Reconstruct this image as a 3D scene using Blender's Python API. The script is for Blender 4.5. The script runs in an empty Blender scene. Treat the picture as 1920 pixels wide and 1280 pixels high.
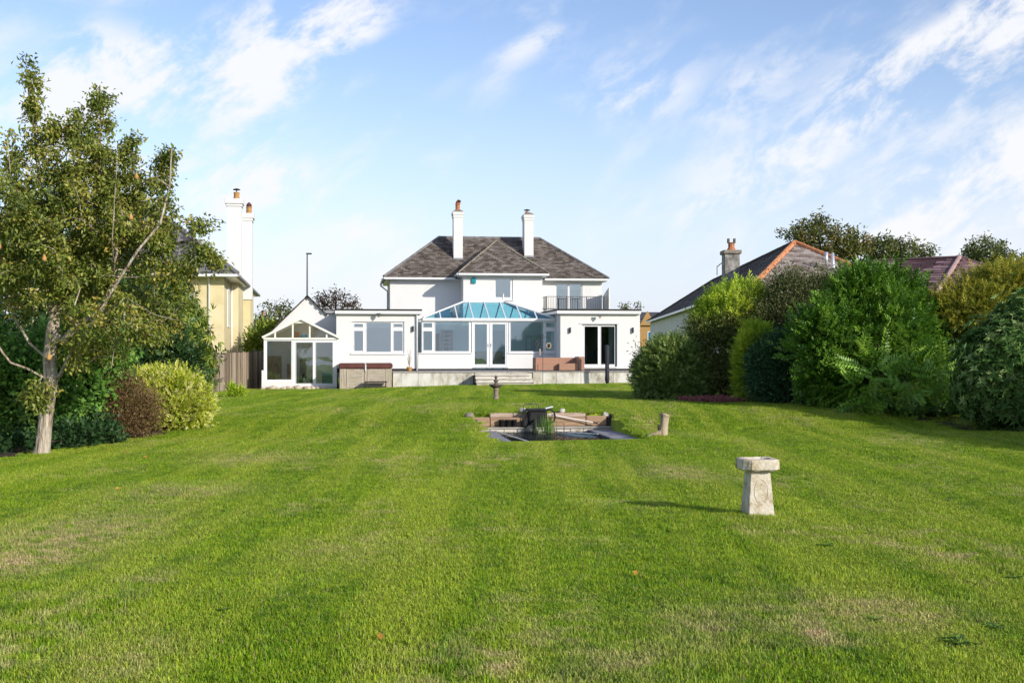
import bpy, bmesh, math, random
import numpy as np
from mathutils import Vector, Matrix

random.seed(7)
RNG = np.random.default_rng(11)
SC = bpy.context.scene
COL = SC.collection

# ---------------------------------------------------------------- camera
F, CX, HY, CAMZ = 2200.0, 960.0, 655.0, 1.9       # focal length / horizon of a 1920x1280 frame
cam_data = bpy.data.cameras.new('camera')
cam = bpy.data.objects.new('camera', cam_data)
COL.objects.link(cam)
cam.location = (0, 0, CAMZ)
cam.rotation_euler = (math.radians(90), 0, 0)
cam_data.sensor_width = 36.0
cam_data.lens = 36.0 * F / 1920.0
cam_data.shift_y = 15.0 / 1920.0
cam_data.clip_start = 0.1
cam_data.clip_end = 3000
SC.camera = cam

# ---------------------------------------------------------------- world and sun
SUN_AZ, SUN_EL = math.radians(47), math.radians(21.5)   # sun behind the camera, to its right
world = bpy.data.worlds.new('World')
SC.world = world
world.use_nodes = True
def build_world():
    nt = world.node_tree
    nt.nodes.clear()
    N = nt.nodes.new
    L = nt.links.new
    def math_(op, a, b=None, c=None):
        n = N('ShaderNodeMath'); n.operation = op
        for i, s in enumerate((a, b, c)):
            if s is None: continue
            if isinstance(s, (int, float)): n.inputs[i].default_value = s
            else: L(s, n.inputs[i])
        return n.outputs[0]
    out = N('ShaderNodeOutputWorld'); bg = N('ShaderNodeBackground')
    bg.inputs['Strength'].default_value = 0.12
    L(bg.outputs[0], out.inputs[0])
    sky = N('ShaderNodeTexSky'); sky.sky_type = 'NISHITA'; sky.sun_disc = False
    sky.sun_elevation = SUN_EL
    sky.sun_rotation = math.pi - SUN_AZ
    sky.air_density = 1.0; sky.dust_density = 0.4; sky.ozone_density = 2.0
    tc = N('ShaderNodeTexCoord'); sep = N('ShaderNodeSeparateXYZ')
    L(tc.outputs['Generated'], sep.inputs[0])
    az = math_('ARCTAN2', sep.outputs[0], sep.outputs[1])
    el = math_('ARCSINE', sep.outputs[2])
    comb = N('ShaderNodeCombineXYZ'); L(az, comb.inputs[0]); L(el, comb.inputs[1])
    def noise(scale, rot, loc, detail, rough, dist=0.0, s=1.0):
        m = N('ShaderNodeMapping'); m.vector_type = 'TEXTURE'
        m.inputs['Rotation'].default_value = (0, 0, rot)
        m.inputs['Scale'].default_value = (scale[0], scale[1], 1)
        m.inputs['Location'].default_value = (loc[0], loc[1], 0)
        L(comb.outputs[0], m.inputs[0])
        n = N('ShaderNodeTexNoise'); n.inputs['Scale'].default_value = s
        n.inputs['Detail'].default_value = detail; n.inputs['Roughness'].default_value = rough
        n.inputs['Distortion'].default_value = dist
        L(m.outputs[0], n.inputs['Vector'])
        return n.outputs['Fac']
    def ramp(v, a, b):
        r = N('ShaderNodeMapRange'); r.interpolation_type = 'SMOOTHSTEP'
        r.inputs['From Min'].default_value = a; r.inputs['From Max'].default_value = b
        L(v, r.inputs['Value'])
        return r.outputs[0]
    big = noise((.30, .13), .42, (0.115, 0.02), 3, .5)
    wisp = noise((.085, .045), .55, (0.3, 0.1), 10, .64, .25)
    soft = noise((.17, .085), .5, (1.9, .4), 6, .55, .2)
    def lobe(x, y, rx, ry, rot, amp):                # a bank of cloud (or a clear gap) in the sky
        a0, e0 = (x - CX) / F, (HY - y) / F
        ca, sa = math.cos(rot), math.sin(rot)
        dx = math_('SUBTRACT', az, a0); dy = math_('SUBTRACT', el, e0)
        p = math_('DIVIDE', math_('ADD', math_('MULTIPLY', dx, ca), math_('MULTIPLY', dy, sa)), rx / F)
        q = math_('DIVIDE', math_('SUBTRACT', math_('MULTIPLY', dy, ca), math_('MULTIPLY', dx, sa)), ry / F)
        s = math_('ADD', math_('MULTIPLY', p, p), math_('MULTIPLY', q, q))
        return math_('MULTIPLY', math_('EXPONENT', math_('MULTIPLY', s, -1)), amp)
    for lb in ((590, 120, 240, 90, .75, .20), (270, 170, 150, 80, .3, .15), (1480, 320, 330, 90, .5, .16), (1830, 110, 230, 60, .5, .17), (1830, 400, 260, 110, .4, .42), (520, 370, 220, 55, .1, .20), (980, 90, 90, 30, .5, .10), (1240, 200, 130, 40, .6, .10), (640, 440, 110, 40, .1, .14), (1230, 110, 150, 40, .5, .05), (1050, 260, 220, 150, 0, -.08)):
        big = math_('ADD', big, lobe(*lb))
    cl1 = math_('MULTIPLY', ramp(big, .48, .66), ramp(wisp, .39, .59))
    cl2 = math_('MULTIPLY', ramp(soft, .48, .70), ramp(wisp, .38, .62))
    low = ramp(el, .29, -.05)                       # paler towards the horizon
    lowc = math_('MULTIPLY', ramp(soft, .44, .66), ramp(el, .16, .05))
    c = math_('MAXIMUM', math_('MULTIPLY', cl1, .95), math_('MULTIPLY', cl2, .65))
    c = math_('MAXIMUM', c, math_('MULTIPLY', lowc, .85))
    haze = math_('MULTIPLY', math_('POWER', low, 1.25), .95)
    base = N('ShaderNodeMix'); base.data_type = 'RGBA'
    tint = N('ShaderNodeMix'); tint.data_type = 'RGBA'; tint.blend_type = 'MULTIPLY'
    tint.inputs['Factor'].default_value = 1
    L(sky.outputs[0], tint.inputs[6]); tint.inputs[7].default_value = SKY_TINT
    L(haze, base.inputs['Factor']); L(tint.outputs[2], base.inputs[6])
    base.inputs[7].default_value = (3.85, 4.22, 5.15, 1)
    mx = N('ShaderNodeMix'); mx.data_type = 'RGBA'
    L(c, mx.inputs['Factor']); L(base.outputs[2], mx.inputs[6]); mx.inputs[7].default_value = (5.15, 5.2, 5.4, 1)
    L(mx.outputs[2], bg.inputs['Color'])
SKY_TINT = (1.04, .97, 1.04, 1)
build_world()

sun_data = bpy.data.lights.new('sun', 'SUN')
sun_data.energy = 3.15
sun_data.angle = math.radians(0.6)
sun_data.color = (1.0, 0.93, 0.82)
sun = bpy.data.objects.new('sun', sun_data)
COL.objects.link(sun)
sun.location = (30, -30, 30)
_to_sun = Vector((math.sin(SUN_AZ) * math.cos(SUN_EL), -math.cos(SUN_AZ) * math.cos(SUN_EL), math.sin(SUN_EL)))
sun.rotation_euler = _to_sun.to_track_quat('Z', 'Y').to_euler()

SC.view_settings.view_transform = 'Standard'
SC.view_settings.look = 'None'
SC.view_settings.exposure = 0.65
SC.view_settings.gamma = 1.0
SC.view_settings.use_curve_mapping = False
SC.render.engine = 'CYCLES'
SC.cycles.max_bounces = 7
SC.cycles.transparent_max_bounces = 12
SC.cycles.use_denoising = True

# ---------------------------------------------------------------- frames and pixel helpers
ANG = math.atan2(290, F)                # the house, terrace and pond are all turned by this much
CA, SA = math.cos(ANG), math.sin(ANG)
def to_world(u, v, z=0.0): return Vector((u * CA - v * SA, u * SA + v * CA, z))
def to_uv(x, y): return (x * CA + y * SA, -x * SA + y * CA)
def pw(x, y, d):                        # picture point at distance d -> world
    return Vector(((x - CX) / F * d, d, CAMZ - (y - HY) / F * d))
def pv(x, y, v):                        # picture point on the garden-frame plane v -> (u, v, z)
    dx = (x - CX) / F
    t = v / (CA - dx * SA)
    return Vector((t * (dx * CA + SA), v, CAMZ - t * (y - HY) / F))
def pu(x, v): return pv(x, HY, v).x
def pz(x, y, v): return pv(x, y, v).z
def sstep(t):
    t = np.clip(t, 0, 1); return t * t * (3 - 2 * t)

# ---------------------------------------------------------------- object helpers
def link(name, me, parent=None, kind=None):
    o = bpy.data.objects.new(name, me)
    COL.objects.link(o)
    if parent is not None: o.parent = parent
    if kind: o['kind'] = kind
    return o
def tag(o, label, cat, group=None, kind=None):
    o['label'] = label; o['category'] = cat
    if group: o['group'] = group
    if kind: o['kind'] = kind
    return o
def thing(name, label, cat, base=(0, 0, 0), rot=None, group=None):
    """Empty at a thing's base. base is in the garden frame when rot is None, else world."""
    o = bpy.data.objects.new(name, None)
    COL.objects.link(o)
    o.empty_display_size = .2
    if rot is None:
        o.location = to_world(*base); o.rotation_euler = (0, 0, ANG)
    else:
        o.location = base; o.rotation_euler = (0, 0, rot)
    o['base'] = list(base)
    return tag(o, label, cat, group)

class MB:
    """collects faces, then becomes ONE mesh object"""
    def __init__(self): self.v = []; self.f = []
    def add(self, vs, fs):
        n = len(self.v); self.v += [tuple(p) for p in vs]; self.f += [tuple(i + n for i in q) for q in fs]; return self
    def box(self, x0, x1, y0, y1, z0, z1):
        x0, x1 = min(x0, x1), max(x0, x1); y0, y1 = min(y0, y1), max(y0, y1); z0, z1 = min(z0, z1), max(z0, z1)
        return self.add([(x0, y0, z0), (x1, y0, z0), (x1, y1, z0), (x0, y1, z0), (x0, y0, z1), (x1, y0, z1), (x1, y1, z1), (x0, y1, z1)],
                        [(0, 3, 2, 1), (4, 5, 6, 7), (0, 1, 5, 4), (1, 2, 6, 5), (2, 3, 7, 6), (3, 0, 4, 7)])
    def quad(self, a, b, c, d): return self.add([a, b, c, d], [(0, 1, 2, 3)])
    def poly(self, pts): return self.add(pts, [tuple(range(len(pts)))])
    def slab(self, pts, t):
        """planar polygon thickened by vector t"""
        n = len(pts); t = Vector(t)
        a = [Vector(p) for p in pts]; b = [p + t for p in a]
        fs = [tuple(range(n))[::-1], tuple(range(n, 2 * n))]
        for i in range(n):
            j = (i + 1) % n; fs.append((i, j, j + n, i + n))
        return self.add(a + b, fs)
    def bar(self, a, b, w, h=None, up=(0, 0, 1)):
        """rectangular bar from a to b"""
        a, b = Vector(a), Vector(b); h = h or w
        d = (b - a).normalized(); up = Vector(up)
        if abs(d.dot(up)) > .98: up = Vector((0, 1, 0))
        s = d.cross(up).normalized() * w / 2; t = s.cross(d).normalized() * h / 2
        vs = [a - s - t, a + s - t, a + s + t, a - s + t, b - s - t, b + s - t, b + s + t, b - s + t]
        return self.add(vs, [(0, 3, 2, 1), (4, 5, 6, 7), (0, 1, 5, 4), (1, 2, 6, 5), (2, 3, 7, 6), (3, 0, 4, 7)])
    def tube(self, pts, r, n=8, cap=True):
        pts = [Vector(p) for p in pts]
        rs = r if isinstance(r, (list, tuple)) else [r] * len(pts)
        rings = []; prev = None
        for i, p in enumerate(pts):
            d = (pts[min(i + 1, len(pts) - 1)] - pts[max(i - 1, 0)]).normalized()
            if prev is None:
                up = Vector((0, 0, 1)) if abs(d.z) < .9 else Vector((1, 0, 0))
                s = d.cross(up).normalized()
            else:
                s = (prev - d * prev.dot(d)).normalized()
            prev = s; t = d.cross(s)
            rings.append([p + (s * math.cos(2 * math.pi * k / n) + t * math.sin(2 * math.pi * k / n)) * rs[i] for k in range(n)])
        vs = [q for g in rings for q in g]; fs = []
        for i in range(len(pts) - 1):
            for k in range(n):
                k2 = (k + 1) % n
                fs.append((i * n + k, i * n + k2, (i + 1) * n + k2, (i + 1) * n + k))
        if cap:
            fs.append(tuple(range(n))[::-1]); fs.append(tuple(range((len(pts) - 1) * n, len(pts) * n)))
        return self.add(vs, fs)
    def lathe(self, prof, c=(0, 0, 0), n=20, sq=1.0):
        """profile [(r, z)] about the z axis"""
        vs = []; fs = []
        for r, z in prof:
            for k in range(n):
                a = 2 * math.pi * k / n
                vs.append((c[0] + r * math.cos(a), c[1] + r * math.sin(a) * sq, c[2] + z))
        for i in range(len(prof) - 1):
            for k in range(n):
                k2 = (k + 1) % n
                fs.append((i * n + k, i * n + k2, (i + 1) * n + k2, (i + 1) * n + k))
        fs.append(tuple(range(n))[::-1]); fs.append(tuple(range((len(prof) - 1) * n, len(prof) * n)))
        return self.add(vs, fs)
    def mesh(self, name, m, off=(0, 0, 0), bevel=0, smooth=False):
        me = bpy.data.meshes.new(name)
        ox, oy, oz = off
        me.from_pydata([(x - ox, y - oy, z - oz) for x, y, z in self.v], [], self.f)
        if bevel:
            bm = bmesh.new(); bm.from_mesh(me)
            bmesh.ops.bevel(bm, geom=bm.edges[:], offset=bevel, segments=2, affect='EDGES', clamp_overlap=True)
            bm.to_mesh(me); bm.free()
        if m is not None: me.materials.append(m)
        if smooth: me.shade_smooth()
        return me
def part(t, name, mb, m, bevel=0, smooth=False, sub=None, kind=None):
    """mesh child of thing t (or of its part sub), coordinates in the thing's frame of reference"""
    me = mb.mesh(name, m, tuple(t['base']), bevel, smooth)
    return link(name, me, sub if sub is not None else t, kind)
def single(name, label, cat, mb, m, base, bevel=0, smooth=False, rot=None, group=None, kind=None):
    me = mb.mesh(name, m, base, bevel, smooth)
    o = link(name, me)
    if rot is None: o.location = to_world(*base); o.rotation_euler = (0, 0, ANG)
    else: o.location = base; o.rotation_euler = (0, 0, rot)
    return tag(o, label, cat, group, kind)

# ---------------------------------------------------------------- materials
def C(r, g, b): return (r, g, b, 1)
def material(name, cols, rough=.7, scale=3.0, detail=5, bump=0.0, bscale=None, spec=.3, metal=0, stretch=(1, 1, 1), attr=None, coat=0, contrast=(.3, .7), bdetail=6, attrw=.5):
    """procedural: a noise ramp between cols (or the per-piece attribute), fine relief"""
    m = bpy.data.materials.new(name); m.use_nodes = True
    nt = m.node_tree; b = nt.nodes['Principled BSDF']; N = nt.nodes.new; L = nt.links.new
    b.inputs['Roughness'].default_value = rough; b.inputs['Metallic'].default_value = metal
    b.inputs['Specular IOR Level'].default_value = spec; b.inputs['Coat Weight'].default_value = coat
    tc = N('ShaderNodeTexCoord'); mp = N('ShaderNodeMapping'); mp.inputs['Scale'].default_value = stretch
    L(tc.outputs['Object'], mp.inputs[0])
    nz = N('ShaderNodeTexNoise'); nz.inputs['Scale'].default_value = scale; nz.inputs['Detail'].default_value = detail
    nz.inputs['Roughness'].default_value = .62
    L(mp.outputs[0], nz.inputs['Vector'])
    fac = nz.outputs['Fac']
    rp = N('ShaderNodeValToRGB'); e = rp.color_ramp.elements
    lo, hi = contrast
    e[0].position = lo; e[1].position = hi
    e[0].color = cols[0]; e[1].color = cols[-1]
    for i in range(1, len(cols) - 1):
        x = e.new(lo + (hi - lo) * i / (len(cols) - 1)); x.color = cols[i]
    if attr:
        at = N('ShaderNodeAttribute'); at.attribute_name = attr
        mr = N('ShaderNodeMath'); mr.operation = 'MULTIPLY_ADD'; mr.inputs[1].default_value = .55
        L(fac, mr.inputs[0])
        m2 = N('ShaderNodeMath'); m2.operation = 'MULTIPLY_ADD'; m2.inputs[1].default_value = attrw; m2.inputs[2].default_value = -.025 + (.5 - attrw) / 2
        L(at.outputs['Fac'], m2.inputs[0]); L(m2.outputs[0], mr.inputs[2])
        fac = mr.outputs[0]
    L(fac, rp.inputs['Fac']); L(rp.outputs[0], b.inputs['Base Color'])
    if bump:
        nb = N('ShaderNodeTexNoise'); nb.inputs['Scale'].default_value = bscale or scale * 4; nb.inputs['Detail'].default_value = bdetail
        L(mp.outputs[0], nb.inputs['Vector'])
        bp = N('ShaderNodeBump'); bp.inputs['Strength'].default_value = 1; bp.inputs['Distance'].default_value = bump
        L(nb.outputs['Fac'], bp.inputs['Height']); L(bp.outputs[0], b.inputs['Normal'])
    return m
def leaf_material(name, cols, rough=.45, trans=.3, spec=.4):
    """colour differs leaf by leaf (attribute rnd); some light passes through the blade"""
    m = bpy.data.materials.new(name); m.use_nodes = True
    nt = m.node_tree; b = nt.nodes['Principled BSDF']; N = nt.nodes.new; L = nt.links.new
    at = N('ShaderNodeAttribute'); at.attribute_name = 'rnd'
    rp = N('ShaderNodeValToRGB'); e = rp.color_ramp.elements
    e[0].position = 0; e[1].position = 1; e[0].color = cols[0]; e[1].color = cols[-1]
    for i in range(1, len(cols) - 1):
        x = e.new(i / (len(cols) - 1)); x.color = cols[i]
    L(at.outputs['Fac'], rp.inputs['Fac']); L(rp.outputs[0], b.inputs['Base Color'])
    b.inputs['Roughness'].default_value = rough; b.inputs['Specular IOR Level'].default_value = spec
    tr = N('ShaderNodeBsdfTranslucent'); L(rp.outputs[0], tr.inputs['Color'])
    mx = N('ShaderNodeMixShader'); mx.inputs[0].default_value = trans
    L(b.outputs[0], mx.inputs[1]); L(tr.outputs[0], mx.inputs[2])
    L(mx.outputs[0], nt.nodes['Material Output'].inputs['Surface'])
    return m
def glass_material(name, tint, refl=.12, rough=0.0):
    m = bpy.data.materials.new(name); m.use_nodes = True
    nt = m.node_tree; nt.nodes.clear(); N = nt.nodes.new; L = nt.links.new
    out = N('ShaderNodeOutputMaterial'); tr = N('ShaderNodeBsdfTransparent'); tr.inputs[0].default_value = tint
    gl = N('ShaderNodeBsdfGlossy'); gl.inputs['Roughness'].default_value = rough; gl.inputs[0].default_value = (.76, .90, 1, 1)
    lw = N('ShaderNodeFresnel'); lw.inputs['IOR'].default_value = 1.52
    ma = N('ShaderNodeMath'); ma.operation = 'ADD'; ma.inputs[1].default_value = refl; ma.use_clamp = True
    L(lw.outputs[0], ma.inputs[0])
    tc = N('ShaderNodeTexCoord'); nz = N('ShaderNodeTexNoise'); nz.inputs['Scale'].default_value = 1.3; nz.inputs['Detail'].default_value = 1
    L(tc.outputs['Object'], nz.inputs['Vector'])
    bp = N('ShaderNodeBump'); bp.inputs['Distance'].default_value = .004; L(nz.outputs['Fac'], bp.inputs['Height']); L(bp.outputs[0], gl.inputs['Normal'])
    mx = N('ShaderNodeMixShader'); L(ma.outputs[0], mx.inputs[0]); L(tr.outputs[0], mx.inputs[1]); L(gl.outputs[0], mx.inputs[2])
    L(mx.outputs[0], out.inputs[0])
    return m

M = {}
M['render'] = material('white_render', [C(.53, .53, .515), C(.645, .645, .635), C(.67, .67, .66)], .85, 1.3, 9, .008, 55, .2, stretch=(1, 1, .35), contrast=(.24, .5))
M['render_warm'] = material('old_white_render', [C(.58, .56, .52), C(.70, .68, .65), C(.78, .77, .75)], .85, 1.5, 7, .006, 50, .2)
M['upvc'] = material('white_upvc', [C(.68, .69, .70), C(.74, .74, .75)], .35, 2, 3, 0, None, .4)
M['upvc_cream'] = material('aged_white_upvc', [C(.70, .68, .60), C(.80, .79, .75)], .4, 3, 4, 0, None, .4)
M['bitumen'] = material('black_bitumen', [C(.018, .018, .019), C(.04, .038, .036)], .75, 6, 5, .004, 40)
M['concrete'] = material('stained_concrete', [C(.16, .14, .10), C(.40, .37, .31), C(.55, .53, .48), C(.62, .60, .56)], .9, 2.2, 9, .006, 30, .2, stretch=(1, 1, .45), contrast=(.30, .60))
M['chimney_grey'] = material('lichened_chimney_render', [C(.10, .095, .09), C(.22, .21, .19), C(.40, .385, .35)], .9, 2.2, 8, .01, 30, .2, contrast=(.3, .65))
M['coping'] = material('coping_concrete', [C(.24, .22, .19), C(.42, .40, .36)], .9, 4, 7, .004, 40)
M['step'] = material('pale_step_boards', [C(.16, .13, .09), C(.46, .43, .37), C(.58, .55, .49)], .85, 3, 7, .004, 30, stretch=(1, 3, 3), contrast=(.25, .55))
M['tile'] = material('mossy_roof_tile', [C(.055, .042, .034), C(.115, .094, .080), C(.185, .158, .140), C(.29, .255, .23)], .85, 2.4, 8, .008, 30, .2, attr='rnd', contrast=(.25, .80), attrw=.34)
M['tile_base'] = material('roof_underlay', [C(.03, .024, .02), C(.06, .05, .042)], .9, 3)
M['tile_grey'] = material('grey_slate', [C(.07, .065, .07), C(.13, .125, .13), C(.20, .19, .19)], .75, 2, 6, .006, 30, .3, attr='rnd')
M['tile_dark_and_shaded'] = material('dark_and_shaded_tile', [C(.04, .03, .03), C(.085, .065, .06), C(.14, .11, .10)], .85, 2, 6, .008, 30, .2, attr='rnd')
M['tile_pale'] = material('weathered_concrete_tile', [C(.14, .11, .09), C(.26, .21, .185), C(.38, .33, .30)], .9, 2, 6, .008, 30, .2, attr='rnd')
M['tile_red'] = material('plum_concrete_tile', [C(.14, .080, .085), C(.22, .13, .14), C(.28, .18, .185)], .8, 2, 6, .006, 30, .25, attr='rnd')
M['ridge_grey'] = material('grey_ridge_tile', [C(.09, .09, .095), C(.17, .165, .165), C(.24, .22, .20)], .85, 5, 6, .006, 30)
M['ridge_stone'] = material('stone_hip_tile', [C(.17, .14, .10), C(.32, .28, .22)], .9, 6, 6, .006, 30)
M['ridge_orange'] = material('orange_clay_tile', [C(.28, .11, .04), C(.52, .21, .09), C(.58, .28, .15)], .85, 6, 6, .008, 30)
M['ridge_pink'] = material('pink_clay_tile', [C(.30, .19, .17), C(.42, .29, .27)], .85, 6, 6, .006, 30)
M['terracotta'] = material('terracotta', [C(.16, .07, .04), C(.42, .15, .07), C(.50, .22, .12)], .85, 9, 6, .004, 40)
M['terra_yellow'] = material('buff_terracotta', [C(.30, .16, .05), C(.55, .31, .11)], .85, 9, 6, .004, 40)
M['black_metal'] = material('black_metal', [C(.012, .012, .014), C(.03, .03, .032)], .5, 8, 4, 0, None, .5)
M['grey_metal'] = material('dark_grey_metal', [C(.05, .052, .055), C(.09, .09, .095)], .45, 8, 4, 0, None, .5)
M['steel'] = material('galvanised_steel', [C(.55, .57, .6), C(.72, .74, .77)], .35, 8, 4, 0, None, .5, metal=.6)
M['lead'] = material('lead_sheet', [C(.20, .21, .23), C(.32, .33, .35)], .6, 5, 5, .004, 20)
M['teal'] = material('teal_plastic', [C(.0, .20, .24), C(.0, .26, .30)], .4, 4)
M['yellow_render'] = material('yellow_render', [C(.54, .45, .25), C(.64, .55, .33), C(.68, .60, .39)], .85, .9, 7, .01, 45, .2)
M['cream_render'] = material('cream_render', [C(.58, .54, .46), C(.70, .67, .60)], .85, 1, 7, .01, 45, .2)
M['brick'] = material('buff_brick', [C(.28, .15, .06), C(.46, .28, .11)], .85, 9, 4, .006, 20)
M['room'] = material('dim_room', [C(.18, .18, .17), C(.26, .26, .25)], .9, 1)
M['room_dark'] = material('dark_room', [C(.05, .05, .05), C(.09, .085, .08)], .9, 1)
M['room_pale'] = material('pale_plaster', [C(.76, .78, .77), C(.82, .83, .82)], .9, 1)
M['blind'] = material('pale_blind', [C(.55, .56, .55), C(.64, .64, .62)], .8, 4)
M['curtain'] = material('pale_curtain', [C(.36, .44, .42), C(.58, .64, .60)], .85, 6, 3, .02, 8, stretch=(1, 1, .05))
M['glass'] = glass_material('window_glass', (.74, .82, .86, 1), .36)
M['glass_dark'] = glass_material('dark_window_glass', (.74, .77, .75, 1), .14)
M['glass_conserv'] = glass_material('conservatory_glass', (.88, .985, 1, 1), .17)
M['glass_roof'] = glass_material('blue_solar_glass', (.50, .84, .90, 1), .02)
M['glass_poly'] = glass_material('greenhouse_glass', (.95, .93, .86, 1), .06)
M['poly_roof'] = material('cream_polycarbonate', [C(.62, .58, .46), C(.70, .66, .54)], .4, 3)
def _translucent(m, w):
    nt = m.node_tree; b = nt.nodes['Principled BSDF']; tr = nt.nodes.new('ShaderNodeBsdfTranslucent'); mx = nt.nodes.new('ShaderNodeMixShader')
    tr.inputs[0].default_value = (.95, .90, .76, 1); mx.inputs[0].default_value = w
    nt.links.new(b.outputs[0], mx.inputs[1]); nt.links.new(tr.outputs[0], mx.inputs[2]); nt.links.new(mx.outputs[0], nt.nodes['Material Output'].inputs[0])
_translucent(M['poly_roof'], .92)
M['fence'] = material('grey_fence_board', [C(.13, .095, .065), C(.25, .20, .15), C(.35, .295, .235)], .9, 2.5, 8, .006, 20, .15, stretch=(6, 6, .5), attr='rnd')
M['cabinet'] = material('weathered_cedar', [C(.26, .21, .15), C(.42, .36, .28), C(.50, .45, .37)], .85, 3, 7, .003, 30, stretch=(6, 6, .6))
M['cabinet_h'] = material('weathered_cedar_slat', [C(.28, .23, .17), C(.42, .37, .29), C(.48, .43, .36)], .85, 3, 7, .003, 30, stretch=(.6, 6, 6))
M['tub_lid'] = material('maroon_vinyl', [C(.07, .022, .018), C(.14, .045, .036)], .45, 3, 5, .004, 12, .4)
M['sofa'] = material('tan_rattan', [C(.28, .15, .10), C(.42, .245, .175)], .75, 26, 2, .006, 60, .25, stretch=(1, 1, 2.5))
M['fabric_dark'] = material('charcoal_cover', [C(.012, .013, .02), C(.035, .036, .05)], .7, 5, 5, .02, 7, .3, stretch=(3, 3, .5))
M['stone_bath'] = material('weathered_stone', [C(.15, .11, .065), C(.38, .31, .205), C(.50, .44, .335), C(.58, .53, .44)], .92, 7, 9, .012, 38, .15, contrast=(.27, .58))
M['stone_pink'] = material('pinkish_stone', [C(.16, .12, .10), C(.36, .27, .24)], .9, 9, 6, .006, 30)
M['stone_dark'] = material('dark_mossy_stone', [C(.05, .045, .035), C(.16, .13, .11)], .9, 9, 6, .006, 30)
M['stone_white'] = material('pale_rock', [C(.34, .31, .27), C(.64, .61, .56)], .9, 7, 7, .02, 14)
M['stone_grey'] = material('grey_rock', [C(.13, .11, .09), C(.34, .30, .25)], .9, 7, 7, .02, 14)
M['rubble'] = material('rubble_stone', [C(.22, .16, .11), C(.46, .38, .29), C(.56, .50, .42)], .9, 5, 7, .02, 14)
M['sleeper'] = material('brown_sleeper', [C(.11, .06, .03), C(.29, .19, .115), C(.42, .30, .20)], .9, 2.5, 8, .006, 25, .15, stretch=(.7, 6, 6), contrast=(.25, .65))
M['sleeper_pale'] = material('faded_sleeper', [C(.26, .18, .13), C(.44, .34, .265), C(.50, .40, .32)], .9, 2.5, 8, .006, 25, .15, stretch=(.7, 6, 6))
M['sleeper_dark'] = material('dark_sleeper', [C(.03, .024, .022), C(.09, .075, .07)], .85, 2.5, 7, .006, 25, .2, stretch=(.7, 6, 6))
M['block'] = material('pale_wall_block', [C(.30, .25, .18), C(.52, .47, .40), C(.60, .57, .51)], .92, 5, 8, .006, 40, .15, contrast=(.28, .6))
M['slab'] = material('mauve_paving', [C(.19, .18, .20), C(.30, .285, .32)], .8, 4, 6, .004, 30)
M['white_plastic'] = material('white_plastic', [C(.66, .65, .62), C(.76, .75, .73)], .45, 4)
M['black_plastic'] = material('black_plastic', [C(.010, .010, .011), C(.022, .022, .024)], .6, 6, 4, 0, None, .2)
M['blue_plastic'] = material('blue_plastic', [C(.008, .10, .20), C(.012, .14, .26)], .4, 4)
M['sheet_blue'] = material('murky_blue_sheet', [C(.03, .07, .09), C(.07, .17, .23)], .35, 3, 5)
M['pale_blue'] = material('pale_blue_plastic', [C(.10, .36, .52), C(.14, .42, .58)], .4, 4)
M['card'] = material('orange_board', [C(.50, .24, .13), C(.60, .32, .20)], .8, 6)
M['log'] = material('weathered_log', [C(.18, .13, .08), C(.40, .32, .21), C(.52, .44, .32)], .9, 4, 8, .012, 16, .15, stretch=(4, 4, .6))
M['bark'] = material('grey_lichen_bark', [C(.09, .065, .045), C(.29, .225, .165), C(.44, .38, .30), C(.56, .53, .45)], .92, 5, 9, .05, 11, .1, stretch=(3, 3, .45), contrast=(.32, .66))
M['bark_dark'] = material('dark_bark', [C(.035, .025, .018), C(.10, .075, .055)], .92, 6, 7, .01, 20, .1)
M['bark_red'] = material('russet_twig', [C(.09, .045, .025), C(.22, .12, .065)], .9, 9, 4)
M['soil'] = material('dark_soil', [C(.03, .02, .013), C(.075, .05, .032)], .95, 5, 8, .03, 12)
M['mulch'] = material('red_bark_mulch', [C(.10, .03, .018), C(.30, .105, .06)], .95, 14, 6, .03, 22)
M['heather'] = material('maroon_heather', [C(.08, .03, .03), C(.22, .07, .075), C(.30, .13, .12)], .95, 10, 6, .03, 22)
M['wicker'] = material('wicker', [C(.34, .26, .17), C(.56, .46, .33)], .8, 20, 3, .004, 60)

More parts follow.
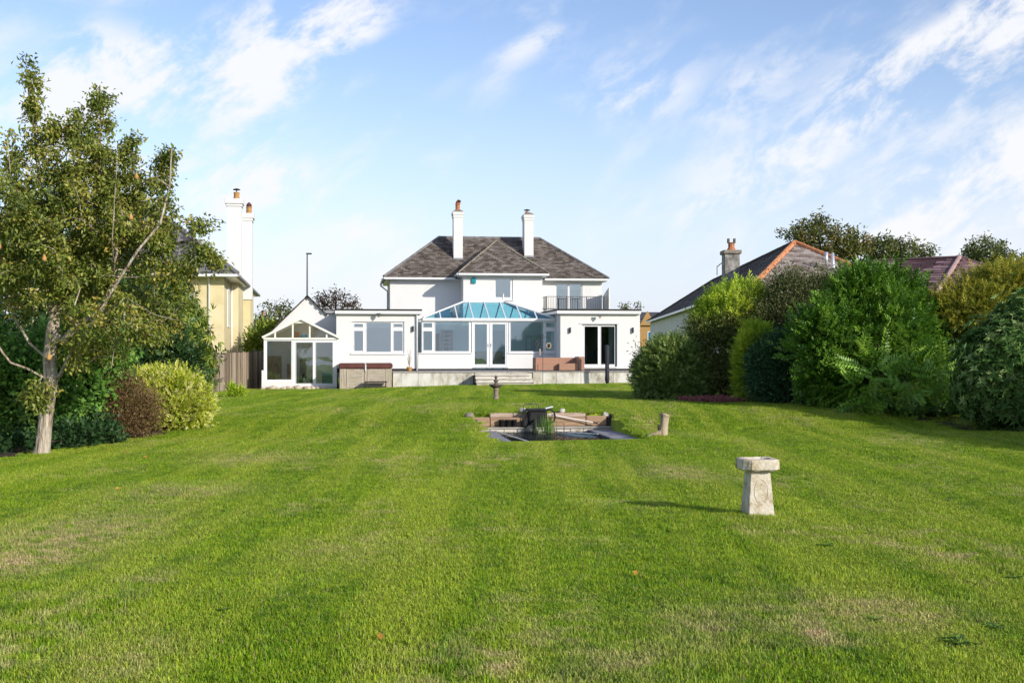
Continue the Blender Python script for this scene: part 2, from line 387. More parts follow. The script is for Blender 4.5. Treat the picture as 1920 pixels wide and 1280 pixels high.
# ---------------------------------------------------------------- ground
POND_B, POND_F = 28.8, 23.5             # back and front of the pond (garden frame v)
POND_L, POND_R = pu(884, POND_B), pu(1147, POND_B)
def gz(x, y):
    x = np.asarray(x, float); y = np.asarray(y, float)
    u = x * CA + y * SA; v = -x * SA + y * CA
    z = .33 * sstep((v - 25.6) / 4.6) * (.42 + .58 * sstep((x + 9) / 9))
    z = z + .12 * sstep((x - 3) / 8) * sstep((y - 32) / 18)
    z = z + .018 * np.sin(.9 * x + .5 * y) * np.sin(.6 * y - .4 * x + 1)
    z = np.where((u > POND_L - .25) & (u < POND_R + .05) & (v > POND_B - .02) & (v < POND_B + .42), np.minimum(z, -.06), z)   # ledge for the sleepers
    return z
def in_pond(u, v): return (u > POND_L) & (u < POND_R) & (v > POND_F) & (v < POND_B)
def lawn_colour_nodes(nt):
    """colour of the turf from its place on the ground: lush, plain and straw patches, faint mowing lines"""
    N = nt.nodes.new; L = nt.links.new
    geo = N('ShaderNodeNewGeometry')
    def noise(scale, detail, stretch=(1, 1, 1), rot=0, loc=0):
        mp = N('ShaderNodeMapping'); mp.inputs['Scale'].default_value = stretch
        mp.inputs['Rotation'].default_value = (0, 0, rot); mp.inputs['Location'].default_value = (loc, loc * .7, 0)
        L(geo.outputs['Position'], mp.inputs[0])
        sp = N('ShaderNodeSeparateXYZ'); L(mp.outputs[0], sp.inputs[0])
        cb = N('ShaderNodeCombineXYZ'); L(sp.outputs[0], cb.inputs[0]); L(sp.outputs[1], cb.inputs[1])
        n = N('ShaderNodeTexNoise'); n.inputs['Scale'].default_value = scale; n.inputs['Detail'].default_value = detail
        n.inputs['Roughness'].default_value = .6
        L(cb.outputs[0], n.inputs['Vector']); return n.outputs['Fac']
    def rng(v, a, b):
        r = N('ShaderNodeMapRange'); r.inputs['From Min'].default_value = a; r.inputs['From Max'].default_value = b; r.clamp = True
        L(v, r.inputs['Value']); return r.outputs[0]
    def mix(f, a, b):
        m = N('ShaderNodeMix'); m.data_type = 'RGBA'; L(f, m.inputs['Factor'])
        for k, s in ((6, a), (7, b)):
            if isinstance(s, tuple): m.inputs[k].default_value = s
            else: L(s, m.inputs[k])
        return m.outputs[2]
    g = mix(rng(noise(.8, 6), .38, .62), GRASS[0], GRASS[1])
    g = mix(rng(noise(5.0, 4, loc=3), .42, .68), g, GRASS[2])
    # mowing lines run up the garden
    line = noise(.9, 3, (1.6, .10, 1), -ANG, 5)
    g = mix(rng(line, .46, .60), g, GRASS[3])
    straw = N('ShaderNodeMath'); straw.operation = 'MULTIPLY'
    L(rng(noise(.42, 3, (1.2, .55, 1), -ANG * .5, 17), .51, .70), straw.inputs[0]); L(rng(noise(3.2, 6, loc=9), .45, .66), straw.inputs[1])
    g = mix(straw.outputs[0], g, GRASS[4])
    # worn, dried-out places of the real lawn
    sp = N('ShaderNodeSeparateXYZ'); L(geo.outputs['Position'], sp.inputs[0])
    def mth(op, p, q):
        n = N('ShaderNodeMath'); n.operation = op
        for i, s in enumerate((p, q)):
            if isinstance(s, (int, float)): n.inputs[i].default_value = s
            else: L(s, n.inputs[i])
        return n.outputs[0]
    tot = None
    for wx, wy, rx, ry, w in WORN:
        ex = mth('DIVIDE', mth('SUBTRACT', sp.outputs[0], wx), rx); ey = mth('DIVIDE', mth('SUBTRACT', sp.outputs[1], wy), ry)
        gq = mth('MULTIPLY', mth('EXPONENT', mth('MULTIPLY', mth('ADD', mth('MULTIPLY', ex, ex), mth('MULTIPLY', ey, ey)), -1.0), 0.0), w)
        tot = gq if tot is None else mth('ADD', tot, gq)
    g = mix(mth('MULTIPLY', tot, rng(noise(4.5, 6, loc=21), .36, .60)), g, GRASS[5])
    return g, noise, mix, rng
GRASS = [C(.132, .240, .012), C(.215, .335, .013), C(.312, .412, .020), C(.330, .410, .034), C(.58, .48, .22), C(.60, .45, .25)]
WORN = []                                # (x, y, radius x, radius y, strength) of dry patches
for _x, _y, _rx, _ry, _w in ((150, 1000, 150, 45, .75), (40, 1060, 90, 30, .8), (330, 925, 130, 18, .5), (1620, 1150, 190, 34, .8), (1545, 1198, 60, 22, .95), (1275, 890, 75, 14, .7), (230, 1240, 90, 50, .5), (1330, 1180, 120, 40, .45), (480, 860, 110, 12, .5), (1180, 1250, 160, 40, .35), (640, 1040, 120, 30, .3)):
    _d = F * CAMZ / (_y - HY); WORN.append(((_x - CX) / F * _d, _d, _rx / F * _d, _ry * _d * _d / (F * CAMZ), _w))
def lawn_material():
    m = bpy.data.materials.new('turf'); m.use_nodes = True; nt = m.node_tree
    b = nt.nodes['Principled BSDF']; N = nt.nodes.new; L = nt.links.new
    g, noise, mix, rng = lawn_colour_nodes(nt)
    soil = mix(rng(noise(40, 3), .45, .85), g, C(.09, .10, .02))
    L(soil, b.inputs['Base Color']); b.inputs['Roughness'].default_value = .9; b.inputs['Specular IOR Level'].default_value = .1
    bp = N('ShaderNodeBump'); bp.inputs['Distance'].default_value = .05
    L(noise(9, 6), bp.inputs['Height']); L(bp.outputs[0], b.inputs['Normal'])
    return m
def blade_material():
    m = bpy.data.materials.new('grass_blade'); m.use_nodes = True; nt = m.node_tree
    b = nt.nodes['Principled BSDF']; N = nt.nodes.new; L = nt.links.new
    g, noise, mix, rng = lawn_colour_nodes(nt)
    at = N('ShaderNodeAttribute'); at.attribute_name = 'rnd'
    v = N('ShaderNodeHueSaturation')
    hr = N('ShaderNodeMapRange'); hr.inputs['To Min'].default_value = .485; hr.inputs['To Max'].default_value = .525
    fr = N('ShaderNodeMath'); fr.operation = 'FRACT'; fm = N('ShaderNodeMath'); fm.operation = 'MULTIPLY'; fm.inputs[1].default_value = 17.3
    L(at.outputs['Fac'], fm.inputs[0]); L(fm.outputs[0], fr.inputs[0]); L(fr.outputs[0], hr.inputs['Value']); L(hr.outputs[0], v.inputs['Hue'])
    mr = N('ShaderNodeMapRange'); mr.inputs['To Min'].default_value = .70; mr.inputs['To Max'].default_value = 1.40
    L(at.outputs['Fac'], mr.inputs['Value']); L(mr.outputs[0], v.inputs['Value']); L(g, v.inputs['Color'])
    dry = N('ShaderNodeMath'); dry.operation = 'GREATER_THAN'; dry.inputs[1].default_value = .965; L(at.outputs['Fac'], dry.inputs[0])
    col = mix(dry.outputs[0], v.outputs[0], C(.34, .29, .13))
    L(col, b.inputs['Base Color']); b.inputs['Roughness'].default_value = .55; b.inputs['Specular IOR Level'].default_value = .25
    tr = N('ShaderNodeBsdfTranslucent'); L(col, tr.inputs[0])
    mx = N('ShaderNodeMixShader'); mx.inputs[0].default_value = .3
    L(b.outputs[0], mx.inputs[1]); L(tr.outputs[0], mx.inputs[2]); L(mx.outputs[0], nt.nodes['Material Output'].inputs['Surface'])
    return m

def build_lawn():
    e = .04
    us = np.unique(np.concatenate([[-900, -400, -160, -80, -50, -35], np.arange(-26, 38, .45), [45, 60, 90, 160, 400, 900], [POND_L - .26, POND_L - .22, POND_L, POND_L + e, POND_R - e, POND_R, POND_R + .02, POND_R + .06]]))
    vs = np.unique(np.concatenate([[-80, -30, -10, 0], np.arange(3, 64, .45), [70, 80, 100, 150, 300, 700, 1500], [POND_F, POND_F + e, POND_B - e, POND_B, POND_B + .40, POND_B + .43]]))
    U, V = np.meshgrid(us, vs)
    X = U * CA - V * SA; Y = U * SA + V * CA
    Z = gz(X, Y)
    inside = (U > POND_L + e / 2) & (U < POND_R - e / 2) & (V > POND_F + e / 2) & (V < POND_B - e / 2)
    Z[inside] = -.75
    front = (V <= POND_F + .01) & (V > POND_F - .5) & (U > POND_L - .3) & (U < POND_R + .3)
    nu, nv = len(us), len(vs)
    idx = np.arange(nu * nv).reshape(nv, nu)
    faces = np.stack([idx[:-1, :-1], idx[:-1, 1:], idx[1:, 1:], idx[1:, :-1]], -1).reshape(-1, 4)
    me = bpy.data.meshes.new('lawn')
    me.from_pydata(np.stack([X, Y, Z], -1).reshape(-1, 3).tolist(), [], faces.tolist())
    me.materials.append(lawn_material()); me.shade_smooth()
    o = link('lawn', me, None, 'structure')
    tag(o, 'wide mown green lawn rising gently towards the white house', 'lawn')
    return o
build_lawn()

def build_grass():
    """blades of the mown turf: small patches of blades set out over the whole visible lawn"""
    bm_ = blade_material()
    coll = bpy.data.collections.new('turf_patches')
    for k in range(6):
        n = 430; r = RNG.random((n, 6))
        ang = r[:, 0] * 2 * np.pi; rad = .21 * np.sqrt(r[:, 1])
        px_, py_ = rad * np.cos(ang), rad * np.sin(ang)
        ln = .016 + .034 * r[:, 2] ** 1.6; wd = .0022 + .002 * r[:, 3]
        th = r[:, 4] * 2 * np.pi; lean = .15 + .75 * r[:, 5]
        dx, dy = np.cos(th), np.sin(th)
        ph = th + np.pi / 2 + RNG.normal(0, .4, n); sx, sy = np.cos(ph) * wd, np.sin(ph) * wd
        V = np.zeros((n, 5, 3))
        V[:, 0] = np.stack([px_ - sx, py_ - sy, 0 * ln - .004], -1); V[:, 1] = np.stack([px_ + sx, py_ + sy, 0 * ln - .004], -1)
        mx, my, mz = px_ + dx * ln * lean * .3, py_ + dy * ln * lean * .3, ln * .62
        V[:, 2] = np.stack([mx + sx * .8, my + sy * .8, mz], -1); V[:, 3] = np.stack([mx - sx * .8, my - sy * .8, mz], -1)
        V[:, 4] = np.stack([px_ + dx * ln * lean, py_ + dy * ln * lean, ln * (1.05 - .35 * lean)], -1)
        fs = []
        for i in range(n):
            b = 5 * i; fs += [(b, b + 1, b + 2, b + 3), (b + 3, b + 2, b + 4)]
        me = bpy.data.meshes.new('turf_patch'); me.from_pydata(V.reshape(-1, 3).tolist(), [], fs); me.materials.append(bm_)
        a = me.attributes.new('rnd', 'FLOAT', 'POINT'); a.data.foreach_set('value', np.repeat(RNG.random(n), 5))
        o = bpy.data.objects.new('turf_patch', me); coll.objects.link(o)
    pts = []
    for d0, d1, dens, s in ((5.5, 12, 40, 1.0), (12, 20, 30, 1.1), (20, 32, 20, 1.3), (32, 53, 12, 1.7)):
        w = .47 * d1 + 3
        n = int(2 * w * (d1 - d0) * dens)
        x = RNG.uniform(-w, w, n); y = RNG.uniform(d0, d1, n)
        k = np.abs(x) < .46 * y + 2.5
        x, y = x[k], y[k]
        u, v = to_uv(x, y)
        keep = ~((((u > POND_L - .02) & (u < POND_R + .02) & (v > POND_F - .03) & (v < POND_B + .2)) | ((u > POND_L - .27) & (u < POND_R + .07) & (v > POND_B - .05) & (v < POND_B + .44))))
        keep &= v < 51.6
        keep &= ~((v > 50.0) & (u < pu(740, 52)))  | (v < 51.0)
        keep &= x > LEFT_EDGE(y)
        keep &= ~bed_mask(x, y)
        x, y = x[keep], y[keep]
        tall = .75 + .55 * (np.sin(1.7 * x + .8 * y) * np.sin(1.1 * y - .9 * x + 2) * .5 + .5) + .5 * RNG.random(len(x)) ** 3
        pts.append(np.stack([x, y, gz(x, y), tall, np.full(len(x), s)], -1))
    P = np.concatenate(pts)
    # a fringe of longer, unmown blades along the front lip of the pond
    uu = RNG.uniform(POND_L - .1, POND_R + .3, 260); vv = POND_F - .04 - RNG.random(260) * .25
    fx, fy = uu * CA - vv * SA, uu * SA + vv * CA
    P = np.concatenate([P, np.stack([fx, fy, gz(fx, fy), 1.0 + RNG.random(260) * .7, np.full(260, .8)], -1)])
    # longer tufts the mower misses: round the pear trunk, the bird baths, the log
    for cx_, cy_, rr, m_ in TUFTS:
        an = RNG.uniform(0, 6.28, m_); ra = rr * (1 + .35 * np.abs(RNG.normal(0, 1, m_)))
        tx, ty = cx_ + ra * np.cos(an), cy_ + ra * np.sin(an)
        P = np.concatenate([P, np.stack([tx, ty, gz(tx, ty), 1.3 + RNG.random(m_) * 1.2, np.full(m_, .45)], -1)])
    n = len(P)
    me = bpy.data.meshes.new('grass'); me.from_pydata(P[:, :3].tolist(), [], [])
    a = me.attributes.new('rot', 'FLOAT_VECTOR', 'POINT'); rot = np.zeros((n, 3)); rot[:, 2] = RNG.uniform(0, 6.28, n); a.data.foreach_set('vector', rot.ravel())
    a = me.attributes.new('scl', 'FLOAT_VECTOR', 'POINT'); s = np.stack([P[:, 4], P[:, 4], P[:, 3] * (1 + .25 * (P[:, 4] - 1))], -1); a.data.foreach_set('vector', s.ravel())
    o = link('grass', me, None, 'stuff')
    tag(o, 'short green grass blades with straw-coloured patches covering the lawn', 'grass', kind='stuff')
    ng = bpy.data.node_groups.new('turf_scatter', 'GeometryNodeTree')
    ng.interface.new_socket('Geometry', in_out='INPUT', socket_type='NodeSocketGeometry')
    ng.interface.new_socket('Geometry', in_out='OUTPUT', socket_type='NodeSocketGeometry')
    N = ng.nodes.new; L = ng.links.new
    gi, go = N('NodeGroupInput'), N('NodeGroupOutput')
    ci = N('GeometryNodeCollectionInfo'); ci.inputs['Collection'].default_value = coll
    ci.inputs['Separate Children'].default_value = True; ci.inputs['Reset Children'].default_value = True
    ip = N('GeometryNodeInstanceOnPoints'); ip.inputs['Pick Instance'].default_value = True
    ra = N('GeometryNodeInputNamedAttribute'); ra.data_type = 'FLOAT_VECTOR'; ra.inputs['Name'].default_value = 'rot'
    sa = N('GeometryNodeInputNamedAttribute'); sa.data_type = 'FLOAT_VECTOR'; sa.inputs['Name'].default_value = 'scl'
    L(gi.outputs[0], ip.inputs['Points']); L(ci.outputs[0], ip.inputs['Instance'])
    er = N('FunctionNodeEulerToRotation'); L(ra.outputs[0], er.inputs[0]); L(er.outputs[0], ip.inputs['Rotation'])
    L(sa.outputs[0], ip.inputs['Scale']); L(ip.outputs[0], go.inputs[0])
    md = o.modifiers.new('scatter', 'NODES'); md.node_group = ng
def LEFT_EDGE(y):
    """left border of the mown grass (world x) at distance y"""
    ys = [0, 18, 21, 24, 27, 31, 40, 47, 60]
    xs = [-12, -9.6, -8.7, -8.1, -7.6, -7.9, -9.6, -11.8, -13]
    return np.interp(y, ys, xs)
TUFTS = []                               # (x, y, radius, count)
BEDS = []                                # (x, y, rx, ry) planted beds cut out of the turf
def bed_mask(x, y):
    k = np.zeros(len(x), bool)
    for bx, by, rx, ry in BEDS:
        k |= ((x - bx) / rx) ** 2 + ((y - by) / ry) ** 2 < 1
    return k

# ---------------------------------------------------------------- building helpers
def rect(x0, y0, x1, y1, v):
    """picture rectangle on plane v -> (u0, u1, z0, z1)"""
    xm = (x0 + x1) / 2
    return (pu(x0, v), pu(x1, v), pz(xm, y1, v), pz(xm, y0, v))
def plate(u0, u1, z0, z1, v0, v1, holes=()):
    """upright plate between planes v0 (front) and v1 with rectangular holes"""
    mb = MB()
    us = sorted({u0, u1, *[h[0] for h in holes], *[h[1] for h in holes]}); us = [u for u in us if u0 - 1e-6 <= u <= u1 + 1e-6]
    zs = sorted({z0, z1, *[h[2] for h in holes], *[h[3] for h in holes]}); zs = [z for z in zs if z0 - 1e-6 <= z <= z1 + 1e-6]
    def full(i, j):
        if i < 0 or j < 0 or i >= len(us) - 1 or j >= len(zs) - 1: return False
        c, d = (us[i] + us[i + 1]) / 2, (zs[j] + zs[j + 1]) / 2
        return not any(h[0] < c < h[1] and h[2] < d < h[3] for h in holes)
    for i in range(len(us) - 1):
        for j in range(len(zs) - 1):
            if not full(i, j): continue
            a, b, c, d = us[i], us[i + 1], zs[j], zs[j + 1]
            mb.quad((a, v0, c), (b, v0, c), (b, v0, d), (a, v0, d))
            mb.quad((a, v1, c), (a, v1, d), (b, v1, d), (b, v1, c))
            if not full(i - 1, j): mb.quad((a, v0, c), (a, v0, d), (a, v1, d), (a, v1, c))
            if not full(i + 1, j): mb.quad((b, v0, c), (b, v1, c), (b, v1, d), (b, v0, d))
            if not full(i, j - 1): mb.quad((a, v0, c), (a, v1, c), (b, v1, c), (b, v0, c))
            if not full(i, j + 1): mb.quad((a, v0, d), (b, v0, d), (b, v1, d), (a, v1, d))
    return mb
def window(t, name, r, v, panes, glass='glass', frame='upvc', depth=.07, sash=None, sub=None):
    """frame with its panes; r and panes are (u0,u1,z0,z1); sash = width of a raised inner sash round each pane"""
    w = part(t, name, plate(*r, v, v + depth, panes), M[frame], sub=sub)
    for p in panes:
        part(t, 'pane', MB().quad((p[0] - .01, v + depth * .5, p[2] - .01), (p[1] + .01, v + depth * .5, p[2] - .01), (p[1] + .01, v + depth * .5, p[3] + .01), (p[0] - .01, v + depth * .5, p[3] + .01)), M[glass], sub=w)
        if sash:
            part(t, 'sash', plate(p[0] - sash, p[1] + sash, p[2] - sash, p[3] + sash, v - .018, v - .001, [(p[0] + .004, p[1] - .004, p[2] + .004, p[3] - .004)]), M[frame], sub=w)
    return w
def tile_slope(t, name, poly, tw, ch, th, mat, sub=None, e=None, inset=.0):
    """individual tiles laid in half-bonded courses over a planar roof slope; poly[0]->poly[1] is the eave"""
    P = [Vector(p) for p in poly]
    e = (P[1] - P[0]).normalized() if e is None else Vector(e).normalized()
    n = None
    for i in range(2, len(P)):
        n = (P[1] - P[0]).cross(P[i] - P[0])
        if n.length > 1e-4: break
    n.normalize()
    if n.z < 0: n = -n
    s = n.cross(e).normalized()
    if s.z < 0: s = -s
    Q = np.array([((p - P[0]).dot(e), (p - P[0]).dot(s)) for p in P])
    x0, x1, y0, y1 = Q[:, 0].min(), Q[:, 0].max(), Q[:, 1].min(), Q[:, 1].max()
    J = np.arange(int((y1 - y0) / ch) + 2); I = np.arange(int((x1 - x0) / tw) + 3)
    jj, ii = np.meshgrid(J, I, indexing='ij'); jj = jj.ravel(); ii = ii.ravel()
    cx = x0 + (ii - .5 + .5 * (jj % 2)) * tw; cy = y0 + (jj + .5) * ch
    ins = np.zeros(len(cx), bool)
    for a in range(len(Q)):
        b = (a + 1) % len(Q)
        xa, ya, xb, yb = *Q[a], *Q[b]
        c = (ya > cy) != (yb > cy)
        with np.errstate(divide='ignore', invalid='ignore'):
            ins ^= c & (cx < (xb - xa) * (cy - ya) / (yb - ya) + xa)
    cx, cy = cx[ins], cy[ins]; k = len(cx)
    if k == 0: return None
    g = .006
    j1, j2 = RNG.normal(0, .004, k), RNG.normal(0, th * .18, k)
    xl, xr = cx - tw / 2 + g, cx + tw / 2 - g
    yl, yh = cy - ch / 2 + j1, cy + ch / 2 + ch * .1
    hb, ht = th * 1.5 + j2, th * .55 + j2 * .3
    L2 = np.array([P[0].x, P[0].y, P[0].z]); E = np.array(e); S = np.array(s); Nn = np.array(n)
    def pt(x, y, h): return L2 + x[:, None] * E + y[:, None] * S + h[:, None] * Nn
    z0_ = np.zeros(k) + .002
    V = np.stack([pt(xl, yl, hb), pt(xr, yl, hb), pt(xr, yh, ht), pt(xl, yh, ht), pt(xl, yl, z0_), pt(xr, yl, z0_)], 1)
    off = np.array(t['base'])
    V = V - off
    b = np.arange(k) * 6
    quads = np.concatenate([np.stack([b, b + 1, b + 2, b + 3], -1), np.stack([b + 4, b + 5, b + 1, b], -1)])
    tris = np.concatenate([np.stack([b + 4, b, b + 3], -1), np.stack([b + 1, b + 5, b + 2], -1)])
    me = bpy.data.meshes.new(name)
    me.from_pydata(V.reshape(-1, 3).tolist(), [], quads.tolist() + tris.tolist())
    a = me.attributes.new('rnd', 'FLOAT', 'POINT'); a.data.foreach_set('value', np.repeat(RNG.random(k), 6))
    me.materials.append(M[mat])
    return link(name, me, sub if sub is not None else t, 'stuff')
def ridge_run(t, a, b, r, mat, sub=None, seg=.32, name='ridge_tile'):
    """overlapping half-round tiles from a to b, each a piece of its own"""
    a, b = Vector(a), Vector(b); n = max(1, round((b - a).length / seg))
    for i in range(n):
        p, q = a.lerp(b, i / n), a.lerp(b, (i + 1.04) / n)
        rr = r * random.uniform(.96, 1.04)
        part(t, name, MB().tube([p, q], [rr, rr * .94], 8), M[mat], sub=sub)
def eave_gutter(t, pts, r, mat='upvc', sub=None, name='gutter'):
    for a, b in zip(pts[:-1], pts[1:]):
        part(t, name, MB().bar(a, b, r * 2, r * 1.7), M[mat], .012, sub=sub)
def downpipe(t, pts, r=.035, mat='upvc'):
    return part(t, 'downpipe', MB().tube(pts, r, 8), M[mat], smooth=True)

VC, VL, VR, VB, VM, VG, VGG, VT = 54.7, 53.5, 53.4, 59.2, 60.8, 53.1, 56.2, 51.8
Z_TER = pz(960, 696, VT)

# ---------------------------------------------------------------- white two-storey house
def build_house():
    base = (pu(930, VM), VM, .3)
    t = thing('detached_house', 'white rendered two-storey house with mossy tiled hipped roof and two tall chimneys', 'house', base)
    ul, ur = pu(731.3, VM), pu(1128.7, VM)
    ve = VM - .38
    ze = (pz(719.5, 520.3, ve) + pz(1141.4, 521.8, ve)) / 2
    el, er = pu(719.5, ve), pu(1141.4, ve)
    vr = ve + 3.05
    zr = (pz(822.2, 446.2, vr) + pz(1012, 448.4, vr)) / 2
    rl, rr_ = pu(822.2, vr), pu(1012, vr)
    vb = 2 * vr - ve
    # walls
    fd = rect(1041, 530, 1092, 583, VM)                    # first floor french window
    rooms = []
    part(t, 'wall', plate(ul, ur, .5, ze - .12, VM, VM + .25, [fd]), M['render'])
    part(t, 'wall', MB().box(ul, ul + .25, VM + .25, vb - .4, .5, ze - .12), M['render'])
    part(t, 'wall', MB().box(ur - .25, ur, VM + .25, vb - .4, .5, ze - .12), M['render'])
    part(t, 'wall', MB().box(ul + .25, ur - .25, vb - .65, vb - .4, .5, ze - .12), M['render'])
    # bay
    bl, br = pu(868.6, VB), pu(1016.8, VB)
    vbe = VB - .34
    zbe = (pz(858.7, 511.5, vbe) + pz(1030.3, 513.2, vbe)) / 2
    bel, ber = pu(859.5, vbe), pu(1029.5, vbe)
    bw = rect(927.5, 521.5, 961.5, 562, VB)
    part(t, 'bay_wall', plate(bl, br, .5, zbe - .12, VB, VB + .22, [bw]), M['render'])
    part(t, 'bay_wall', MB().box(bl, bl + .22, VB + .22, VM - .002, .5, zbe - .12), M['render'])
    part(t, 'bay_wall', MB().box(br - .22, br, VB + .22, VM - .002, .5, zbe - .12), M['render'])
    # dim rooms behind the windows
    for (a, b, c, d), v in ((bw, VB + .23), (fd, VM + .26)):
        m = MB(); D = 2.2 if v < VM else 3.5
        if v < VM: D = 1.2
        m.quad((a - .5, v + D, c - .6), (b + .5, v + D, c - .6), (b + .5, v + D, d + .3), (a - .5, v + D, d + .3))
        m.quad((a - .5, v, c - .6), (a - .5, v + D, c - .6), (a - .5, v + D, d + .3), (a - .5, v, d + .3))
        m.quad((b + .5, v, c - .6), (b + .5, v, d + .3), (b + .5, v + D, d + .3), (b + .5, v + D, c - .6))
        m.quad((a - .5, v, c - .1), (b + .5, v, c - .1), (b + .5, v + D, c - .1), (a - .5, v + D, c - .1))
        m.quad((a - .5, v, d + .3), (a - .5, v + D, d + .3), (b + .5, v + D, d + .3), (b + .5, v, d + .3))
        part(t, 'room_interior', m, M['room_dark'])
    # roof: underlay slabs and tiles
    EL, ER, RL, RR = (el, ve, ze), (er, ve, ze), (rl, vr, zr), (rr_, vr, zr)
    BL, BR = (el, vb, ze), (er, vb, ze)
    roof = part(t, 'roof', MB().poly([EL, ER, RR, RL]).poly([EL, RL, BL]).poly([ER, BR, RR]).poly([BR, BL, RL, RR]).poly([EL, BL, BR, ER]), M['tile_base'])
    tile_slope(t, 'roof_tiles', [EL, ER, RR, RL], .25, .145, .028, 'tile', sub=roof)
    tile_slope(t, 'roof_tiles', [BL, EL, RL], .25, .145, .028, 'tile', sub=roof)
    tile_slope(t, 'roof_tiles', [ER, BR, RR], .25, .145, .028, 'tile', sub=roof)
    up = Vector((0, 0, .03))
    ridge_run(t, Vector(RL) + up, Vector(RR) + up, .085, 'ridge_grey', roof)
    ridge_run(t, Vector(EL) + up, Vector(RL) + up, .075, 'ridge_grey', roof)
    ridge_run(t, Vector(ER) + up, Vector(RR) + up, .075, 'ridge_grey', roof)
    # bay roof
    ap = pv(930.5, 452.2, vbe + (ber - bel) / 2)
    slope = (zr - ze) / (vr - ve)
    def hit(p):                                            # run back along v until the main slope
        return (p[0], ve + (p[2] - ze) / slope, p[2])
    BEL, BER = (bel, vbe, zbe), (ber, vbe, zbe)
    ap = Vector((ap.x, ap.y, min(ap.z, zr - .06)))
    bk = hit(ap)
    KL, KR = hit(BEL), hit(BER)
    bk = (ap.x, max(bk[1], ap.y + .02), ap.z)
    broof = part(t, 'bay_roof', MB().poly([BEL, BER, ap]).poly([BEL, ap, bk, KL]).poly([BER, KR, bk, ap]).poly([BEL, KL, KR, BER]), M['tile_base'])
    tile_slope(t, 'roof_tiles', [BEL, BER, ap], .25, .145, .028, 'tile', sub=broof)
    tile_slope(t, 'roof_tiles', [KL, BEL, ap, bk], .25, .145, .028, 'tile', sub=broof)
    tile_slope(t, 'roof_tiles', [BER, KR, bk, ap], .25, .145, .028, 'tile', sub=broof)
    ridge_run(t, Vector(BEL) + up, Vector(ap) + up, .045, 'ridge_stone', broof)
    ridge_run(t, Vector(BER) + up, Vector(ap) + up, .045, 'ridge_stone', broof)
    # soffits and gutters
    part(t, 'soffit', MB().box(el + .08, er - .08, ve + .08, vb - .08, ze - .14, ze - .06), M['upvc'])
    part(t, 'soffit', MB().box(bel + .06, ber - .06, vbe + .06, VM - .01, zbe - .145, zbe - .065), M['upvc'])
    g = -.06
    eave_gutter(t, [(el, ve - .03, ze + g), (bel - .02, ve - .03, ze + g)], .06)
    eave_gutter(t, [(ber + .02, ve - .03, ze + g), (er, ve - .03, ze + g)], .06)
    eave_gutter(t, [(el - .03, ve, ze + g), (el - .03, vb, ze + g)], .06)
    eave_gutter(t, [(bel, vbe - .03, zbe + g), (ber, vbe - .03, zbe + g)], .06)
    eave_gutter(t, [(bel - .03, ve, zbe + g), (bel - .03, vbe - .03, zbe + g)], .06)
    downpipe(t, [(el - .02, VM + 2.4, ze - .1), (el - .1, VM + 2.4, ze - .3), (ul - .06, VM + 2.4, ze - .6), (ul - .06, VM + 2.4, 2.5)], .045)
    # black soil pipe bracket seen at the left corner
    part(t, 'vent_pipe', MB().tube([(ul - .35, VM + 1.0, 3.3 - .9), (ul - .35, VM + 1.0, 3.45)], .06, 8).lathe([(.02, 0), (.11, .0), (.1, .06), (.02, .12)], (ul - .35, VM + 1.0, 3.45), 10), M['black_metal'])
    # bay window
    a, b, c, d = bw
    window(t, 'window', bw, VB + .05, [(a + .05, b - .12, c + .13, d - .06)], 'glass')
    part(t, 'sill', MB().box(a - .06, b + .06, VB - .07, VB + .05, c - .05, c), M['upvc'])
    # french window with blinds
    a, b, c, d = fd; mid = (a + b) / 2
    w = window(t, 'french_window', fd, VM + .05, [(a + .07, mid - .05, c + .1, d - .09), (mid + .05, b - .07, c + .1, d - .09)], 'glass')
    for p, q in ((a + .08, mid - .05), (mid + .05, b - .08)):
        part(t, 'blind', MB().box(p, q, VM + .16, VM + .18, d - .34, d - .09), M['blind'], sub=w)
    # balcony rail on the flat roof of the extension
    vrl = VM - 1.15
    r0, r1 = pu(1024.7, vrl), pu(1140.5, vrl)
    zt, zb_ = pz(1080, 556, vrl), pz(1080, 581.5, vrl)
    rail = part(t, 'balcony_railing', MB().bar((r0, vrl, zt), (r1, vrl, zt), .045, .03).bar((r0, vrl, zb_ + .05), (r1, vrl, zb_ + .05), .03, .02)
                .bar((r0, vrl, zt), (r0, VM - .02, zt), .045, .03), M['grey_metal'])
    n = 34
    for i in range(n + 1):
        u = r0 + (r1 - r0) * i / n
        post = i in (0, 11, 22, 32, n)
        part(t, 'railing_post' if post else 'baluster', MB().bar((u, vrl + .001, zb_), (u, vrl + .001, zt - .01), .05 if post else .016), M['grey_metal'], sub=rail)
    for i in range(1, 7):
        v = vrl + (VM - vrl) * i / 7
        part(t, 'baluster', MB().bar((r0, v, zb_), (r0, v, zt - .01), .016), M['grey_metal'], sub=rail)
    # white boarded screen closing the balcony, its sloping top shaped after a cast shadow
    su = pu(1141.5, vrl)
    zA, zB = pz(1141, 538.5, vrl), pz(1110, 554, VM)
    part(t, 'balcony_shade_screen', MB().slab([(su, vrl, zb_ - .05), (su, VM + .3, zb_ - .05), (su, VM + .3, zB), (su, vrl, zA)], (.07, 0, 0)), M['render'])
    # burglar alarm box
    al = rect(884.3, 519.6, 892, 531.2, VB)
    m = MB(); w_ = (al[1] - al[0]) / 2; cu = (al[0] + al[1]) / 2
    pts = [(cu - w_, VB - .09, al[2]), (cu + w_, VB - .09, al[2])] + [(cu + w_ * math.cos(k * math.pi / 8), VB - .09, al[3] - w_ + w_ * math.sin(k * math.pi / 8)) for k in range(9)]
    part(t, 'alarm_box', m.slab(pts, (0, .085, 0)), M['teal'])
